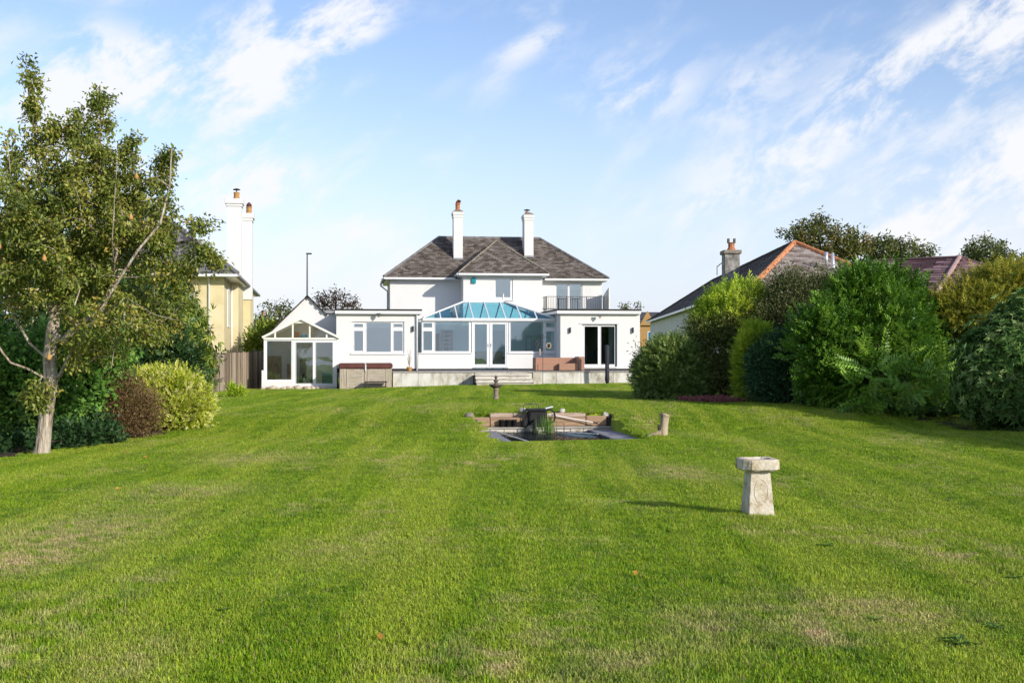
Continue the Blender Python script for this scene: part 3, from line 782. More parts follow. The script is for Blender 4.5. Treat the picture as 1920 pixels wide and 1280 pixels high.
    # chimneys: shaft, cap, flaunching, pot
    def chimney(x0, x1, ytop, ybase, dep, kind):
        # front face where it meets the tiles
        vf = ve
        for _ in range(30):
            z = pz((x0 + x1) / 2, ybase, vf); vf = ve + (z - ze) / slope
        u0, u1 = pu(x0, vf), pu(x1, vf); ztop = pz((x0 + x1) / 2, ytop, vf); zbase = pz(x0, ybase, vf) - .1
        ch = part(t, 'chimney', MB().box(u0, u1, vf, vf + dep, zbase, ztop), M['render'])
        part(t, 'chimney_flashing', MB().box(u0 - .02, u1 + .02, vf - .025, vf + .1, zbase + .06, zbase + .2), M['lead'], sub=ch)
        o = .055
        part(t, 'chimney_cap', MB().box(u0 - o * .5, u1 + o * .5, vf - o * .5, vf + dep + o * .5, ztop - .30, ztop - .16), M['render'], .01, sub=ch)
        part(t, 'chimney_cap', MB().box(u0 - o, u1 + o, vf - o, vf + dep + o, ztop - .16, ztop), M['render'], .015, sub=ch)
        cu, cv = (u0 + u1) / 2, vf + dep / 2
        fl = MB()
        b_ = [(u0 - o, vf - o), (u1 + o, vf - o), (u1 + o, vf + dep + o), (u0 - o, vf + dep + o)]
        tp = [(cu - .14, cv - .14), (cu + .14, cv - .14), (cu + .14, cv + .14), (cu - .14, cv + .14)]
        fl.add([(a, b, ztop + .002) for a, b in b_] + [(a, b, ztop + .14) for a, b in tp], [(0, 1, 5, 4), (1, 2, 6, 5), (2, 3, 7, 6), (3, 0, 4, 7), (4, 5, 6, 7)])
        part(t, 'flaunching', fl, M['ridge_stone'], sub=ch)
        if kind == 'pot':
            part(t, 'chimney_pot', MB().lathe([(.12, .1), (.13, .14), (.115, .2), (.115, .40), (.13, .42), (.13, .46)], (cu, cv, ztop), 14), M['terracotta'], sub=ch, smooth=True)
            part(t, 'chimney_cowl', MB().tube([(cu, cv, ztop + .40), (cu + .02, cv - .02, ztop + .52), (cu + .06, cv - .12, ztop + .58)], [.11, .13, .12], 12), M['terracotta'], sub=ch, smooth=True)
            part(t, 'cowl_mouth', MB().lathe([(.09, 0), (.10, .04), (.06, .08)], (cu + .07, cv - .16, ztop + .55), 10), M['black_metal'], sub=ch)
        else:
            part(t, 'chimney_pot', MB().lathe([(.10, .1), (.11, .19), (.10, .2)], (cu - .05, cv, ztop), 14), M['terracotta'], sub=ch)
            part(t, 'chimney_cowl', MB().lathe([(.03, .2), (.03, .25), (.16, .26), (.17, .30), (.02, .34)], (cu - .05, cv, ztop), 14), M['black_metal'], sub=ch)
    chimney(850.6, 867.8, 397, 487, .75, 'pot')
    chimney(983.4, 1000.3, 402.5, 482.5, .8, 'cowl')
    return t, dict(bl=bl, br=br, ul=ul, ur=ur)
house, HO = build_house()

# ---------------------------------------------------------------- flat-roofed wings
def wing(name, label, x0, x1, v, ytop, yband, roof_x, win):
    base = (pu(x0, v), v, Z_TER)
    t = thing(name, label, 'extension', base)
    u0, u1 = pu(x0, v), pu(x1, v); z1 = pz((x0 + x1) / 2, ytop + 4.5, v); zb = Z_TER - .3
    part(t, 'wall', plate(u0, u1, zb, z1, v, v + .25, [win]), M['render'])
    part(t, 'wall', MB().box(u0, u0 + .25, v + .25, VM - .01, zb, z1), M['render'])
    part(t, 'wall', MB().box(u1 - .25, u1, v + .25, VM - .01, zb, z1), M['render'])
    part(t, 'plinth', MB().box(u0 - .012, u1 + .012, v - .014, v - .002, Z_TER - .05, pz((x0 + x1) / 2, 690.8, v)), M['bitumen'])
    ru0, ru1 = pu(roof_x[0], v - .25), pu(roof_x[1], v - .25)
    zt = pz((x0 + x1) / 2, ytop, v - .25)
    part(t, 'fascia', MB().box(ru0 + .03, ru1 - .03, v - .22, v - .19, zt - .16, zt - .02), M['upvc'])
    part(t, 'fascia', MB().box(ru0 + .03, ru0 + .055, v - .188, VM - .2, zt - .16, zt - .02), M['upvc'])
    part(t, 'fascia', MB().box(ru1 - .055, ru1 - .03, v - .188, VM - .2, zt - .16, zt - .02), M['upvc'])
    part(t, 'soffit', MB().box(ru0 + .06, ru1 - .06, v - .187, v + .3, zt - .15, zt - .12), M['upvc'])
    part(t, 'flat_roof', MB().box(ru0, ru1, v - .25, VM - .012, zt - .018, zt + .055), M['bitumen'], .012)
    zbnd = pz((x0 + x1) / 2, yband, v)
    part(t, 'band', MB().box(u0 + .01, u1 - .01, v - .045, v - .002, zbnd, z1 - .01), M['render'])
    return t, (u0, u1, zb, z1)
def wall_lamp(t, x, y, v):
    p = pv(x, y, v)
    part(t, 'wall_lamp', MB().box(p.x - .025, p.x + .025, v - .03, v - .001, p.z - .06, p.z + .06).lathe([(.03, -.13), (.045, -.12), (.045, .12), (.03, .13)], (p.x, v - .075, p.z), 10), M['black_metal'])
def flood(t, x, y, v):
    p = pv(x, y, v)
    part(t, 'floodlight', MB().box(p.x - .09, p.x + .09, v - .12, v - .05, p.z - .06, p.z + .05).bar((p.x, v - .06, p.z), (p.x, v - .002, p.z + .02), .03).box(p.x - .04, p.x + .04, v - .13, v - .07, p.z - .13, p.z - .075), M['grey_metal'], .006)
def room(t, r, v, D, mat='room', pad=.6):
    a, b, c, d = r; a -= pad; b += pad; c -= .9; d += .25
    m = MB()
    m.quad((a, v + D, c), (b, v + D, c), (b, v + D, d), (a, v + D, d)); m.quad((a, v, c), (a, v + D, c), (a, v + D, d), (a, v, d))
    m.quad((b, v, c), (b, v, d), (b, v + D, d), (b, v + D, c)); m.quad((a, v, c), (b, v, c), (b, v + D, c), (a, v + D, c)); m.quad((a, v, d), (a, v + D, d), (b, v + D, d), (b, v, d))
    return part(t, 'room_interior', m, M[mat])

lw = rect(660.8, 603.0, 757.9, 662.0, VL)
left_wing, LWB = wing('flat_roof_extension', 'white flat-roofed extension with wide three-light window behind the hot tub', 630.7, 781.5, VL, 581.5, 591, (627, 791.6), lw)
def lw_window():
    R = lambda x0, y0, x1, y1: rect(x0, y0, x1, y1, VL + .06)
    panes = [R(687.4, 604.6, 733, 659.4), R(664.2, 607, 681, 613), R(664.2, 620, 681, 657.6), R(738.2, 607, 755, 613), R(738.2, 620, 755, 657.6)]
    w = window(left_wing, 'window', lw, VL + .06, panes, 'glass', sash=.02)
    part(left_wing, 'sill', MB().box(lw[0] - .08, lw[1] + .08, VL - .06, VL + .06, lw[2] - .055, lw[2] - .004), M['upvc'], .008)
    part(left_wing, 'lintel', MB().box(lw[0] - .1, lw[1] + .1, VL - .02, VL - .001, lw[3] + .002, lw[3] + .03), M['render'])
    p = panes[0]
    part(left_wing, 'blind', MB().box(p[0], p[1], VL + .16, VL + .18, p[3] - .25, p[3] + .02), M['blind'], sub=w)
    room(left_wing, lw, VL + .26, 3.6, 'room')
    wall_lamp(left_wing, 774, 616.5, VL); flood(left_wing, 709.8, 589, VL - .21)
    downpipe(left_wing, [(pu(781.8, VL - .1), VL - .12, LWB[3] + .03), (pu(781.8, VL - .1), VL - .07, LWB[3] - .15), (pu(781.8, VL - .1), VL - .07, Z_TER + .02)], .04)
lw_window()

rw = rect(1091.3, 607.4, 1157.2, 687.0, VR)
right_wing, RWB = wing('flat_roof_extension', 'white flat-roofed extension with sliding glass door below the balcony', 1050.8, 1199.9, VR, 581.5, 590.5, (1043.5, 1203.3), rw)
def rw_door():
    a, b, c, d = rw
    R = lambda x0, y0, x1, y1: rect(x0, y0, x1, y1, VR + .12)
    panes = [R(1095.8, 611.8, 1121.2, 683), R(1126.6, 611.8, 1152.4, 683)]
    w = window(right_wing, 'sliding_door', (a, b - .07, c, d), VR + .12, panes, 'glass_dark', sash=.03)
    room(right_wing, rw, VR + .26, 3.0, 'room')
    cu0, cu1 = pu(1141, VR + .2), pu(1151.5, VR + .2)
    m = MB(); n = 14
    for i in range(n):
        p, q = cu0 + (cu1 - cu0) * i / n, cu0 + (cu1 - cu0) * (i + 1) / n
        f = lambda k: VR + .20 + (.04 if k % 2 else 0)
        m.quad((p, f(i), c + .05), (q, f(i + 1), c + .05), (q, f(i + 1), d - .1), (p, f(i), d - .1))
    part(right_wing, 'curtain', m, M['curtain'], sub=w)
    part(right_wing, 'lintel', MB().box(a - .12, b + .12, VR - .03, VR - .001, d + .003, d + .05), M['render'])
    wall_lamp(right_wing, 1068.3, 619, VR); flood(right_wing, 1124, 591, VR - .21)
    wall_lamp(right_wing, 1186, 619, VR)
    part(right_wing, 'step_sill', MB().box(a, b, VR - .05, VR + .12, c - .04, c - .003), M['upvc'])
rw_door()

# ---------------------------------------------------------------- conservatory
def build_conservatory():
    v = VC
    t = thing('conservatory', 'white framed conservatory with blue glass hipped roof and double doors', 'conservatory', (pu(915, v), v, Z_TER))
    R = lambda x0, y0, x1, y1, vv=v: rect(x0, y0, x1, y1, vv)
    u0, u1 = pu(784, v), pu(1046, v)
    zs = pz(915, 661, v); zg0, zg1 = pz(915, 602, v), pz(915, 596.5, v)
    zt = Z_TER
    dl, dr = pu(884.8, v), pu(952.8, v)
    for a, b in ((u0, dl), (dr, u1)):
        part(t, 'dwarf_wall', MB().box(a, b, v, v + .25, zt - .3, zs - .04), M['render'])
        part(t, 'sill', MB().box(a - .01, b - .002 if a == u0 else b + .02, v - .06, v + .2, zs - .04, zs), M['upvc'], .008)
        part(t, 'plinth', MB().box(a, b, v - .014, v - .002, zt - .05, pz(915, 690.8, v)), M['bitumen'])
    # side lights: narrow casement column and one big pane on each side
    z1 = zg0
    for x0, x1, xs0, xs1, xb0, xb1 in ((790.8, 883.5, 794.0, 810.6, 816.0, 879.4), (954, 1043.8, 1024, 1039.6, 957.6, 1018.4)):
        a, b = pu(x0, v), pu(x1, v)
        panes = [R(xs0, 605.2, xs1, 613.6), R(xs0, 620.4, xs1, 656.6), R(xb0, 603.6, xb1, 658.4)]
        window(t, 'side_window', (a, b, zs, z1), v + .02, panes, 'glass_conserv', sash=.016)
    # double doors
    fr = part(t, 'door_frame', plate(dl, dr, pz(918, 689.4, v), z1, v - .004, v + .1, [(dl + .07, dr - .07, pz(918, 687.6, v), z1 - .08)]), M['upvc'])
    for x0, x1, g0, g1, hinge in ((887.4, 917.7, 889.6, 913.6, 0), (918.5, 949.8, 922.8, 948.0, 1)):
        r = R(x0, 604.6, x1, 687.0)
        dn = window(t, 'door', r, v + .01, [R(g0 + .6, 607.6, g1 - .6, 682.8)], 'glass_conserv')
        hx = pu(916.0 if hinge == 0 else 920.3, v); hz = pz(918, 647, v)
        part(t, 'door_handle', MB().box(hx - .012, hx + .012, v - .02, v + .008, hz - .09, hz + .09).bar((hx, v - .035, hz + .02), (hx + (-.1 if hinge == 0 else .1), v - .035, hz + .02), .018), M['steel'], sub=dn)
    # ring beam / gutter
    gl, gr = pu(792, v - .12), pu(1042, v - .12)
    part(t, 'gutter', MB().box(gl, gr, v - .12, v + .02, zg0 + .002, zg1), M['upvc'], .02)
    # roof
    ve, vr = v - .05, v + 2.15
    vb = 2 * vr - ve
    zr = pz(906, 565.5, vr)
    el, er = pu(793.4, ve), pu(1039.6, ve); ze = zg1 + .01
    rl, rr_ = pu(869.6, vr), pu(943.8, vr)
    EL, ER, RL, RR, BL, BR = [Vector(p) for p in ((el, ve, ze), (er, ve, ze), (rl, vr, zr), (rr_, vr, zr), (el, vb, ze), (er, vb, ze))]
    def bars(a, b, w=.05): part(t, 'rafter', MB().bar(a, b, w, .06), M['upvc'])
    for a, b in ((EL, RL), (ER, RR), (BL, RL), (BR, RR)): part(t, 'hip_bar', MB().bar(a, b, .085, .08), M['upvc'])
    part(t, 'ridge', MB().bar(RL, RR, .16, .10), M['upvc'], .015)
    xs = [el + (er - el) * k / 8.18 + .02 for k in range(1, 9)]
    xs = [pu(x, ve) for x in (826.2, 857.5, 887.2, 916.9, 948.1, 977.0, 1006.7)]
    def top(u):
        if u < rl: return (zr - ze) * (u - el) / (rl - el) + ze, (vr - ve) * (u - el) / (rl - el)
        if u > rr_: return (zr - ze) * (er - u) / (er - rr_) + ze, (vr - ve) * (er - u) / (er - rr_)
        return zr, vr - ve
    cuts = [el] + xs + [er]
    for u in xs:
        zt_, dv = top(u)
        bars((u, ve, ze), (u, ve + dv, zt_)); bars((u, vb, ze), (u, vb - dv, zt_))
    for k in range(1, 3):
        f = k / 3
        vv = ve + (vr - ve) * f
        for vq in (vv, vb - (vr - ve) * f):
            bars((el, vq, ze), (el + (rl - el) * f, vq, ze + (zr - ze) * f)); bars((er, vq, ze), (er - (er - rr_) * f, vq, ze + (zr - ze) * f))
    for side in (0, 1):
        for a, b in zip(cuts[:-1], cuts[1:]):
            pts = [a, b]
            for c in (rl, rr_):
                if a < c < b: pts.append(c)
            pts = sorted(pts)
            lo = [(p, ve if side == 0 else vb, ze) for p in (a, b)]
            hi = []
            for p in reversed(pts):
                z_, dv = top(p); hi.append((p, ve + dv if side == 0 else vb - dv, z_))
            poly = lo + [h for h in hi if (Vector(h) - Vector(lo[0])).length > .01 and (Vector(h) - Vector(lo[1])).length > .01]
            if len(poly) >= 3: part(t, 'roof_pane', MB().poly(poly), M['glass_roof'])
    part(t, 'roof_pane', MB().poly([EL, RL, BL]), M['glass_roof']); part(t, 'roof_pane', MB().poly([ER, BR, RR]), M['glass_roof'])
    # ridge cresting
    n = 13
    cr = part(t, 'ridge_cresting', MB().bar((rl, vr, zr + .06), (rr_, vr, zr + .06), .02, .03), M['upvc_cream'])
    for i in range(n):
        u = rl + (rr_ - rl) * (i + .5) / n
        part(t, 'cresting_loop', MB().tube([(u - .05, vr, zr + .07), (u - .03, vr, zr + .13), (u, vr, zr + .17), (u + .03, vr, zr + .13), (u + .05, vr, zr + .07)], .011, 6), M['upvc_cream'], sub=cr)
    for u in (rl, rr_):
        part(t, 'finial', MB().lathe([(.06, .05), (.05, .09), (.025, .12), (.065, .19), (.02, .26), (.035, .31), (.004, .42)], (u, vr, zr), 10), M['upvc_cream'], smooth=True)
    # inside: rear wall with openings, floor
    vw = vb + .12
    ul, ur = u0 - .3, u1 + .3
    a = lambda x0, y0, x1, y1: rect(x0, y0, x1, y1, vw)
    holes = [a(812, 625, 824, 694), a(913, 620, 947, 694), a(972, 640, 979, 660)]
    part(t, 'rear_wall', plate(ul, ur, zt - .05, ze, vw, vw + .1, holes[:2]), M['room_pale'])
    for h in holes[:2]:
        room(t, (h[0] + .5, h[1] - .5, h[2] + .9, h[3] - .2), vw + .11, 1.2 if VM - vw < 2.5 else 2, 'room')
    part(t, 'floor', MB().box(ul, ur, v + .26, vw, zt - .02, zt + .03), M['block'])
    part(t, 'side_wall', MB().box(LWB[1] + .012, LWB[1] + .03, v + .27, vw, zt, ze - .1), M['room_pale'])
    part(t, 'side_wall', MB().box(RWB[0] - .03, RWB[0] - .012, v + .27, vw, zt, ze - .1), M['room_pale'])
    for x0, x1 in ((985, 998), (1001, 1014)):
        r = a(x0, 628, x1, 690)
        dd = part(t, 'interior_door', MB().box(r[0], r[1], vw - .05, vw - .003, r[2], r[3]), M['blind'])
        for z0, z1_ in ((.15, .45), (.55, .9)):
            part(t, 'door_panel', MB().box(r[0] + .08, r[1] - .08, vw - .07, vw - .052, r[2] + (r[3] - r[2]) * z0, r[2] + (r[3] - r[2]) * z1_), M['room_pale'], sub=dd)
    # downpipe at the right-hand corner
    downpipe(t, [(gr - .03, v - .1, zg0 - .02), (gr + .06, v - .1, zg0 - .12), (gr + .2, v - .06, zg0 - .22), (gr + .2, v - .06, Z_TER + .02)], .035)
    return vw
VW = build_conservatory()

# furniture seen through the glass
def shelf_unit():
    v = VW - .32
    r = rect(828, 618, 848, 657, v)
    t = thing('shelf_unit', 'tall white shelf unit with small dark ornaments behind left conservatory pane', 'shelves', (r[0], v, r[2]))
    part(t, 'back_panel', MB().box(r[0], r[1], v + .28, v + .30, Z_TER + .03, r[3]), M['room_pale'])
    for u in (r[0], r[1]): part(t, 'side_panel', MB().box(u - .02, u + .02, v, v + .28, Z_TER + .03, r[3]), M['lead'])
    for k in range(6):
        z = r[2] + (r[3] - r[2]) * k / 5
        s = part(t, 'shelf', MB().box(r[0] + .02, r[1] - .02, v, v + .28, z - .015, z + .015), M['room_pale'])
    for k in range(5):
        z = r[2] + (r[3] - r[2]) * k / 5 + .016
        single('ornament', 'small dark rounded ornament on shelf %s of the white unit' % ('one from the bottom', 'two from the bottom', 'three from the bottom', 'four from the bottom', 'at the very top')[k], 'ornament',
               MB().lathe([(.06, 0), (.12, .05), (.1, .11), (.02, .13)], ((r[0] + r[1]) / 2, v + .12, z), 10), M['black_metal'], ((r[0] + r[1]) / 2, v + .12, z), smooth=True)
shelf_unit()
def wicker_chair(x, v, label, rot):
    p = pv(x, 690, v)
    t = thing('wicker_chair', label, 'chair', (p.x, v, Z_TER + .032), group='wicker chairs in the conservatory')
    b = (p.x, v, Z_TER + .032)
    def B(*a): return MB().box(b[0] + a[0], b[0] + a[1], b[1] + a[2], b[1] + a[3], b[2] + a[4], b[2] + a[5])
    part(t, 'seat', B(-.28, .28, -.28, .28, .28, .42), M['wicker'], .03)
    part(t, 'backrest', B(-.3, .3, .22, .32, .42, .85), M['wicker'], .03)
    for s in (-1, 1):
        part(t, 'armrest', B(s * .3 - .04, s * .3 + .04, -.28, .3, .45, .6), M['wicker'], .02)
        for q in (-.24, .24): part(t, 'leg', B(s * .26 - .025, s * .26 + .025, q - .025, q + .025, 0, .28), M['wicker'])
wicker_chair(902, VC + 1.6, 'wicker armchair seen through the left-hand conservatory door', 0)
wicker_chair(934, VC + 1.4, 'wicker armchair seen through the right-hand conservatory door', 0)

# ---------------------------------------------------------------- garage gable and glazed lean-to
def build_garage():
    v = VGG
    t = thing('garage', 'white gable-ended garage with dark verge standing behind the glazed porch', 'garage', (pu(576, v), v, .2))
    A = pv(576.6, 556, v); sl = (pz(509.5, 621.5, v) - A.z) / (pu(509.5, v) - A.x)
    L_ = (pu(500, v), v, A.z + sl * (pu(500, v) - A.x)); R_ = (pu(607.5, v), v, A.z - abs(sl) * (pu(607.5, v) - A.x))
    Q_ = (pu(633, v), v, R_[2] - .06)
    part(t, 'gable_wall', MB().slab([(L_[0], v, .1), (Q_[0], v, .1), Q_, R_, tuple(A), L_], (0, .25, 0)), M['render'])
    D = 6
    part(t, 'side_wall', MB().box(L_[0], L_[0] + .2, v + .26, v + D, .1, L_[2] - .05), M['render'])
    for s, E in ((-1, L_), (1, R_)):
        e = Vector((E[0] + s * .15, v - .12, E[2] - .15 * abs(sl))); a = Vector((A.x, v - .12, A.z + .0))
        rp = part(t, 'roof', MB().slab([e, e + Vector((0, D, 0)), a + Vector((0, D, 0)), a], (0, 0, .05)), M['tile_base'])
        up = Vector((0, 0, .052))
        tile_slope(t, 'roof_tiles', [e + up, e + Vector((0, D, 0)) + up, a + Vector((0, D, 0)) + up, a + up], .25, .16, .016, 'tile_dark_and_shaded', sub=rp)
    part(t, 'lead_flat', MB().slab([(R_[0], v - .15, R_[2]), (Q_[0], v - .15, Q_[2] + .03), (Q_[0], v + D, Q_[2] + .03), (R_[0], v + D, R_[2])], (0, 0, .11)), M['lead'])
build_garage()

def build_porch():
    v = VG
    t = thing('glazed_porch', 'white framed glazed lean-to porch with gabled top beside the wooden fence', 'porch', (pu(562, v), v, .15))
    R = lambda x0, y0, x1, y1: rect(x0, y0, x1, y1, v)
    eL, ap, eR = pv(491.5, 632.5, v - .12), pv(564.2, 597.2, v - .12), pv(637.6, 633.5, v - .12)
    zb0, zb1 = pz(564, 636.6, v), pz(564, 633.0, v)
    u0, u1 = pu(494.6, v), pu(631.5, v)
    # roof: barge bars, ridge, sheets
    D = VGG - v - .02
    for e in (eL, eR):
        part(t, 'barge_bar', MB().bar(e, ap, .06, .09), M['upvc_cream'])
        part(t, 'roof_sheet', MB().slab([e, e + Vector((0, D + .1, 0)), ap + Vector((0, D + .1, 0)), ap], (0, 0, .016)), M['poly_roof'])
        for k in range(1, 4):
            o = Vector((0, D * k / 3, 0)); part(t, 'rafter', MB().bar(e + o, ap + o, .04, .06), M['upvc_cream'])
    part(t, 'ridge', MB().bar(ap, ap + Vector((0, D, 0)), .08, .06), M['upvc_cream'])
    part(t, 'tie_beam', MB().box(eL.x + .05, eR.x - .05, v - .05, v + .05, zb0, zb1), M['upvc_cream'])
    def zr(u):
        if u < ap.x: return eL.z + (ap.z - eL.z) * (u - eL.x) / (ap.x - eL.x)
        return eR.z + (ap.z - eR.z) * (eR.x - u) / (eR.x - ap.x)
    mu = [pu(x, v) for x in (516, 549, 580.8, 612.6)]
    for u in mu: part(t, 'gable_mullion', MB().box(u - .035, u + .035, v - .04, v + .04, zb1 - .002, zr(u) - .03), M['upvc_cream'])
    tr = pz(565, 604.5, v)
    part(t, 'gable_transom', MB().box(mu[1] + .036, mu[2] - .036, v - .035, v + .035, tr - .03, tr + .03), M['upvc_cream'])
    ed = [eL.x + .08] + mu + [eR.x - .08]
    for a, b in zip(ed[:-1], ed[1:]):
        pts = [(a, v, zb1), (b, v, zb1), (b, v, zr(b) - .05)] + ([(ap.x, v, zr(ap.x) - .05)] if a < ap.x < b else []) + [(a, v, zr(a) - .05)]
        part(t, 'gable_pane', MB().poly(pts), M['glass_poly'])
    # front: picture window over dwarf wall, sliding door
    wl = R(494.6, 636.8, 549, 714.5)
    window(t, 'picture_window', wl, v, [R(500.6, 639, 546.4, 711.6)], 'glass_dark', depth=.09)
    dr = R(549.4, 636.8, 631.5, 723.5)
    window(t, 'sliding_door', dr, v, [R(555.2, 641.6, 586.8, 718.6), R(592.2, 641.6, 624, 718.6)], 'glass_dark', depth=.09, sash=.02)
    part(t, 'dwarf_wall', MB().box(pu(490.8, v), pu(549.2, v), v - .09, v + .2, .12, pz(520, 714.6, v)), M['render'])
    part(t, 'side_plinth', MB().box(pu(490.8, v), pu(494.4, v), v - .05, v + D, pz(520, 714.6, v) + .002, pz(492, 694, v)), M['render'])
    part(t, 'threshold', MB().box(pu(549.4, v), u1, v - .06, v + .2, .12, dr[2] - .003), M['concrete'])
    for k in range(4):
        vv = v + .1 + (D - .2) * k / 3
        part(t, 'side_post', MB().box(u0, u0 + .06, vv - .03, vv + .03, .7, zb0), M['upvc']); part(t, 'side_post', MB().box(u1 - .06, u1, vv - .03, vv + .03, .2, zb0), M['upvc'])
    part(t, 'side_pane', MB().quad((u0 + .03, v + .1, .6), (u0 + .03, v + D, .6), (u0 + .03, v + D, zb0), (u0 + .03, v + .1, zb0)), M['glass_poly'])
    part(t, 'side_wall', MB().box(u1 - .05, u1, v + .1, v + D, .15, zb0), M['render'])
    part(t, 'floor', MB().box(u0 + .07, u1 - .06, v + .11, VGG - .01, .16, .2), M['concrete'])
    # things stored inside
    def inside(name, label, cat, x0, y0, x1, y1, dv, dep, mat, bev=.02):
        r = rect(x0, y0, x1, y1, v + dv)
        return single(name, label, cat, MB().box(r[0], r[1], v + dv, v + dv + dep, r[2], r[3]), M[mat], ((r[0] + r[1]) / 2, v + dv, r[2]), bev)
    t2r = rect(603.5, 699, 623, 718.5, v + .5)
    t2 = thing('storage_bin', 'dark blue plastic storage bin with pale lid inside the glazed porch', 'bin', ((t2r[0] + t2r[1]) / 2, v + .5, .2))
    part(t2, 'bin_body', MB().box(t2r[0], t2r[1], v + .5, v + 1.0, .2, t2r[3] - .1), M['blue_plastic'], .03)
    part(t2, 'bin_lid', MB().box(t2r[0] - .02, t2r[1] + .02, v + .47, v + 1.03, t2r[3] - .098, t2r[3]), M['pale_blue'], .02)
    inside('storage_crate', 'pale lilac plastic crate stacked behind the blue bin in the porch', 'crate', 596, 681, 617, 698, 1.1, .4, 'white_plastic')
    inside('leaning_board', 'upright orange-brown board standing behind the porch picture window', 'board', 538, 682, 543.6, 712, .5, .06, 'card', .005)
    inside('sheet_of_plywood', 'large drab green-brown panel propped inside the porch picture window', 'panel', 502, 667, 528, 712, 1.6, .08, 'log', .005)
    inside('shelf_rack', 'grey shelf rack standing behind the left porch door pane', 'rack', 562, 672, 574, 719, 1.7, .4, 'room', .01)
    inside('white_tray', 'white tray on the crates behind the right porch door', 'tray', 592, 674, 607, 678.5, 1.2, .3, 'white_plastic', .01)
    inside('cardboard_carton', 'orange carton stored up in the porch gable', 'carton', 551.5, 622, 561, 632.6, .6, .3, 'card', .01)
    inside('plastic_tub', 'pale blue tub stored up in the porch gable', 'tub', 564, 627, 576, 632.6, .6, .3, 'pale_blue', .02)
    # clutter of bags and tools on the floor: each one its own
    for k in range(9):
        x = 556 + (k % 5) * 7.5 + random.uniform(-2, 2); y = 716 - (k // 5) * 9; dv = .5 + .5 * (k // 5)
        p = pv(x, y, v + dv)
        s = random.uniform(.09, .16)
        mb = MB().lathe([(s * .7, -.16), (s, -.06), (s * .85, .08), (s * .35, .15), (s * .15, .18)], (p.x, v + dv, p.z), 9)
        sd = ('grey', 'dark', 'pale')[k % 3]
        single('sack', '%s sack of garden things, %s in the %s row behind the porch door' % (sd, ('first', 'second', 'third', 'fourth', 'fifth')[k % 5], ('floor', 'upper')[k // 5]), 'sack', mb, M[('lead', 'fabric_dark', 'blind')[k % 3]], (p.x, v + dv, p.z), smooth=True)
build_porch()

# ---------------------------------------------------------------- terrace, steps and what stands by the house
def gzuv(u, v):
    p = to_world(u, v); return float(gz(p.x, p.y))
def build_terrace():
    v = VT
    u0, u1 = pu(736.4, v), pu(1206, v)
    t = thing('terrace', 'raised concrete terrace with stained retaining wall along the house', 'terrace', (u0, v, .2))
    cuts = [736.4, 752, 784, 825, 868, 889, 999, 1043, 1089, 1099, 1150, 1206]
    for a, b in zip(cuts[:-1], cuts[1:]):
        if (a, b) == (889, 999): continue
        dv = random.uniform(-.012, .012)
        part(t, 'wall_panel', MB().box(pu(a, v) + .004, pu(b, v) - .004, v + dv, v + .2, -.1, Z_TER - .05), M['concrete'], .008)
    part(t, 'wall_panel', MB().box(pu(889, v) + .004, pu(999, v) - .004, v + .05, v + .2, -.1, Z_TER - .05), M['concrete'], .008)
    part(t, 'coping', MB().box(u0 - .02, u1, v - .04, v + .22, Z_TER - .048, Z_TER), M['coping'], .01)
    part(t, 'paving', MB().box(u0, u1, v + .221, VC + .01, Z_TER - .1, Z_TER - .004), M['slab'])
build_terrace()
def build_steps():
    v = VT
    u0, u1 = pu(890.5, v - .4), pu(998, v - .4)
    g = gzuv((u0 + u1) / 2, v - 1)
    t = thing('garden_steps', 'pale weathered timber steps up to the conservatory doors', 'steps', ((u0 + u1) / 2, v - .5, g))
    n = 4; h = (Z_TER - g) / n
    for k in range(n):
        vf = v - .02 - .34 * (n - 1 - k) - .02
        z1 = g + h * (k + 1) - (.06 if k == n - 1 else 0)
        s = part(t, 'riser', MB().box(u0 + .02, u1 - .02 - .06 * (k == n - 1), vf + .07, v - .01, g - .2 if k == 0 else g + h * k, z1 - .045), M['step'])
        part(t, 'tread', MB().box(u0 - .02 + .02 * k, u1 + .02 - .05 * k, vf, v - .012, z1 - .043, z1), M['step'], .01, sub=s)
    part(t, 'side_board', MB().box(u0 - .05, u0 - .022, v - .8, v - .03, g - .1, Z_TER - .16), M['sleeper_dark'])
build_steps()
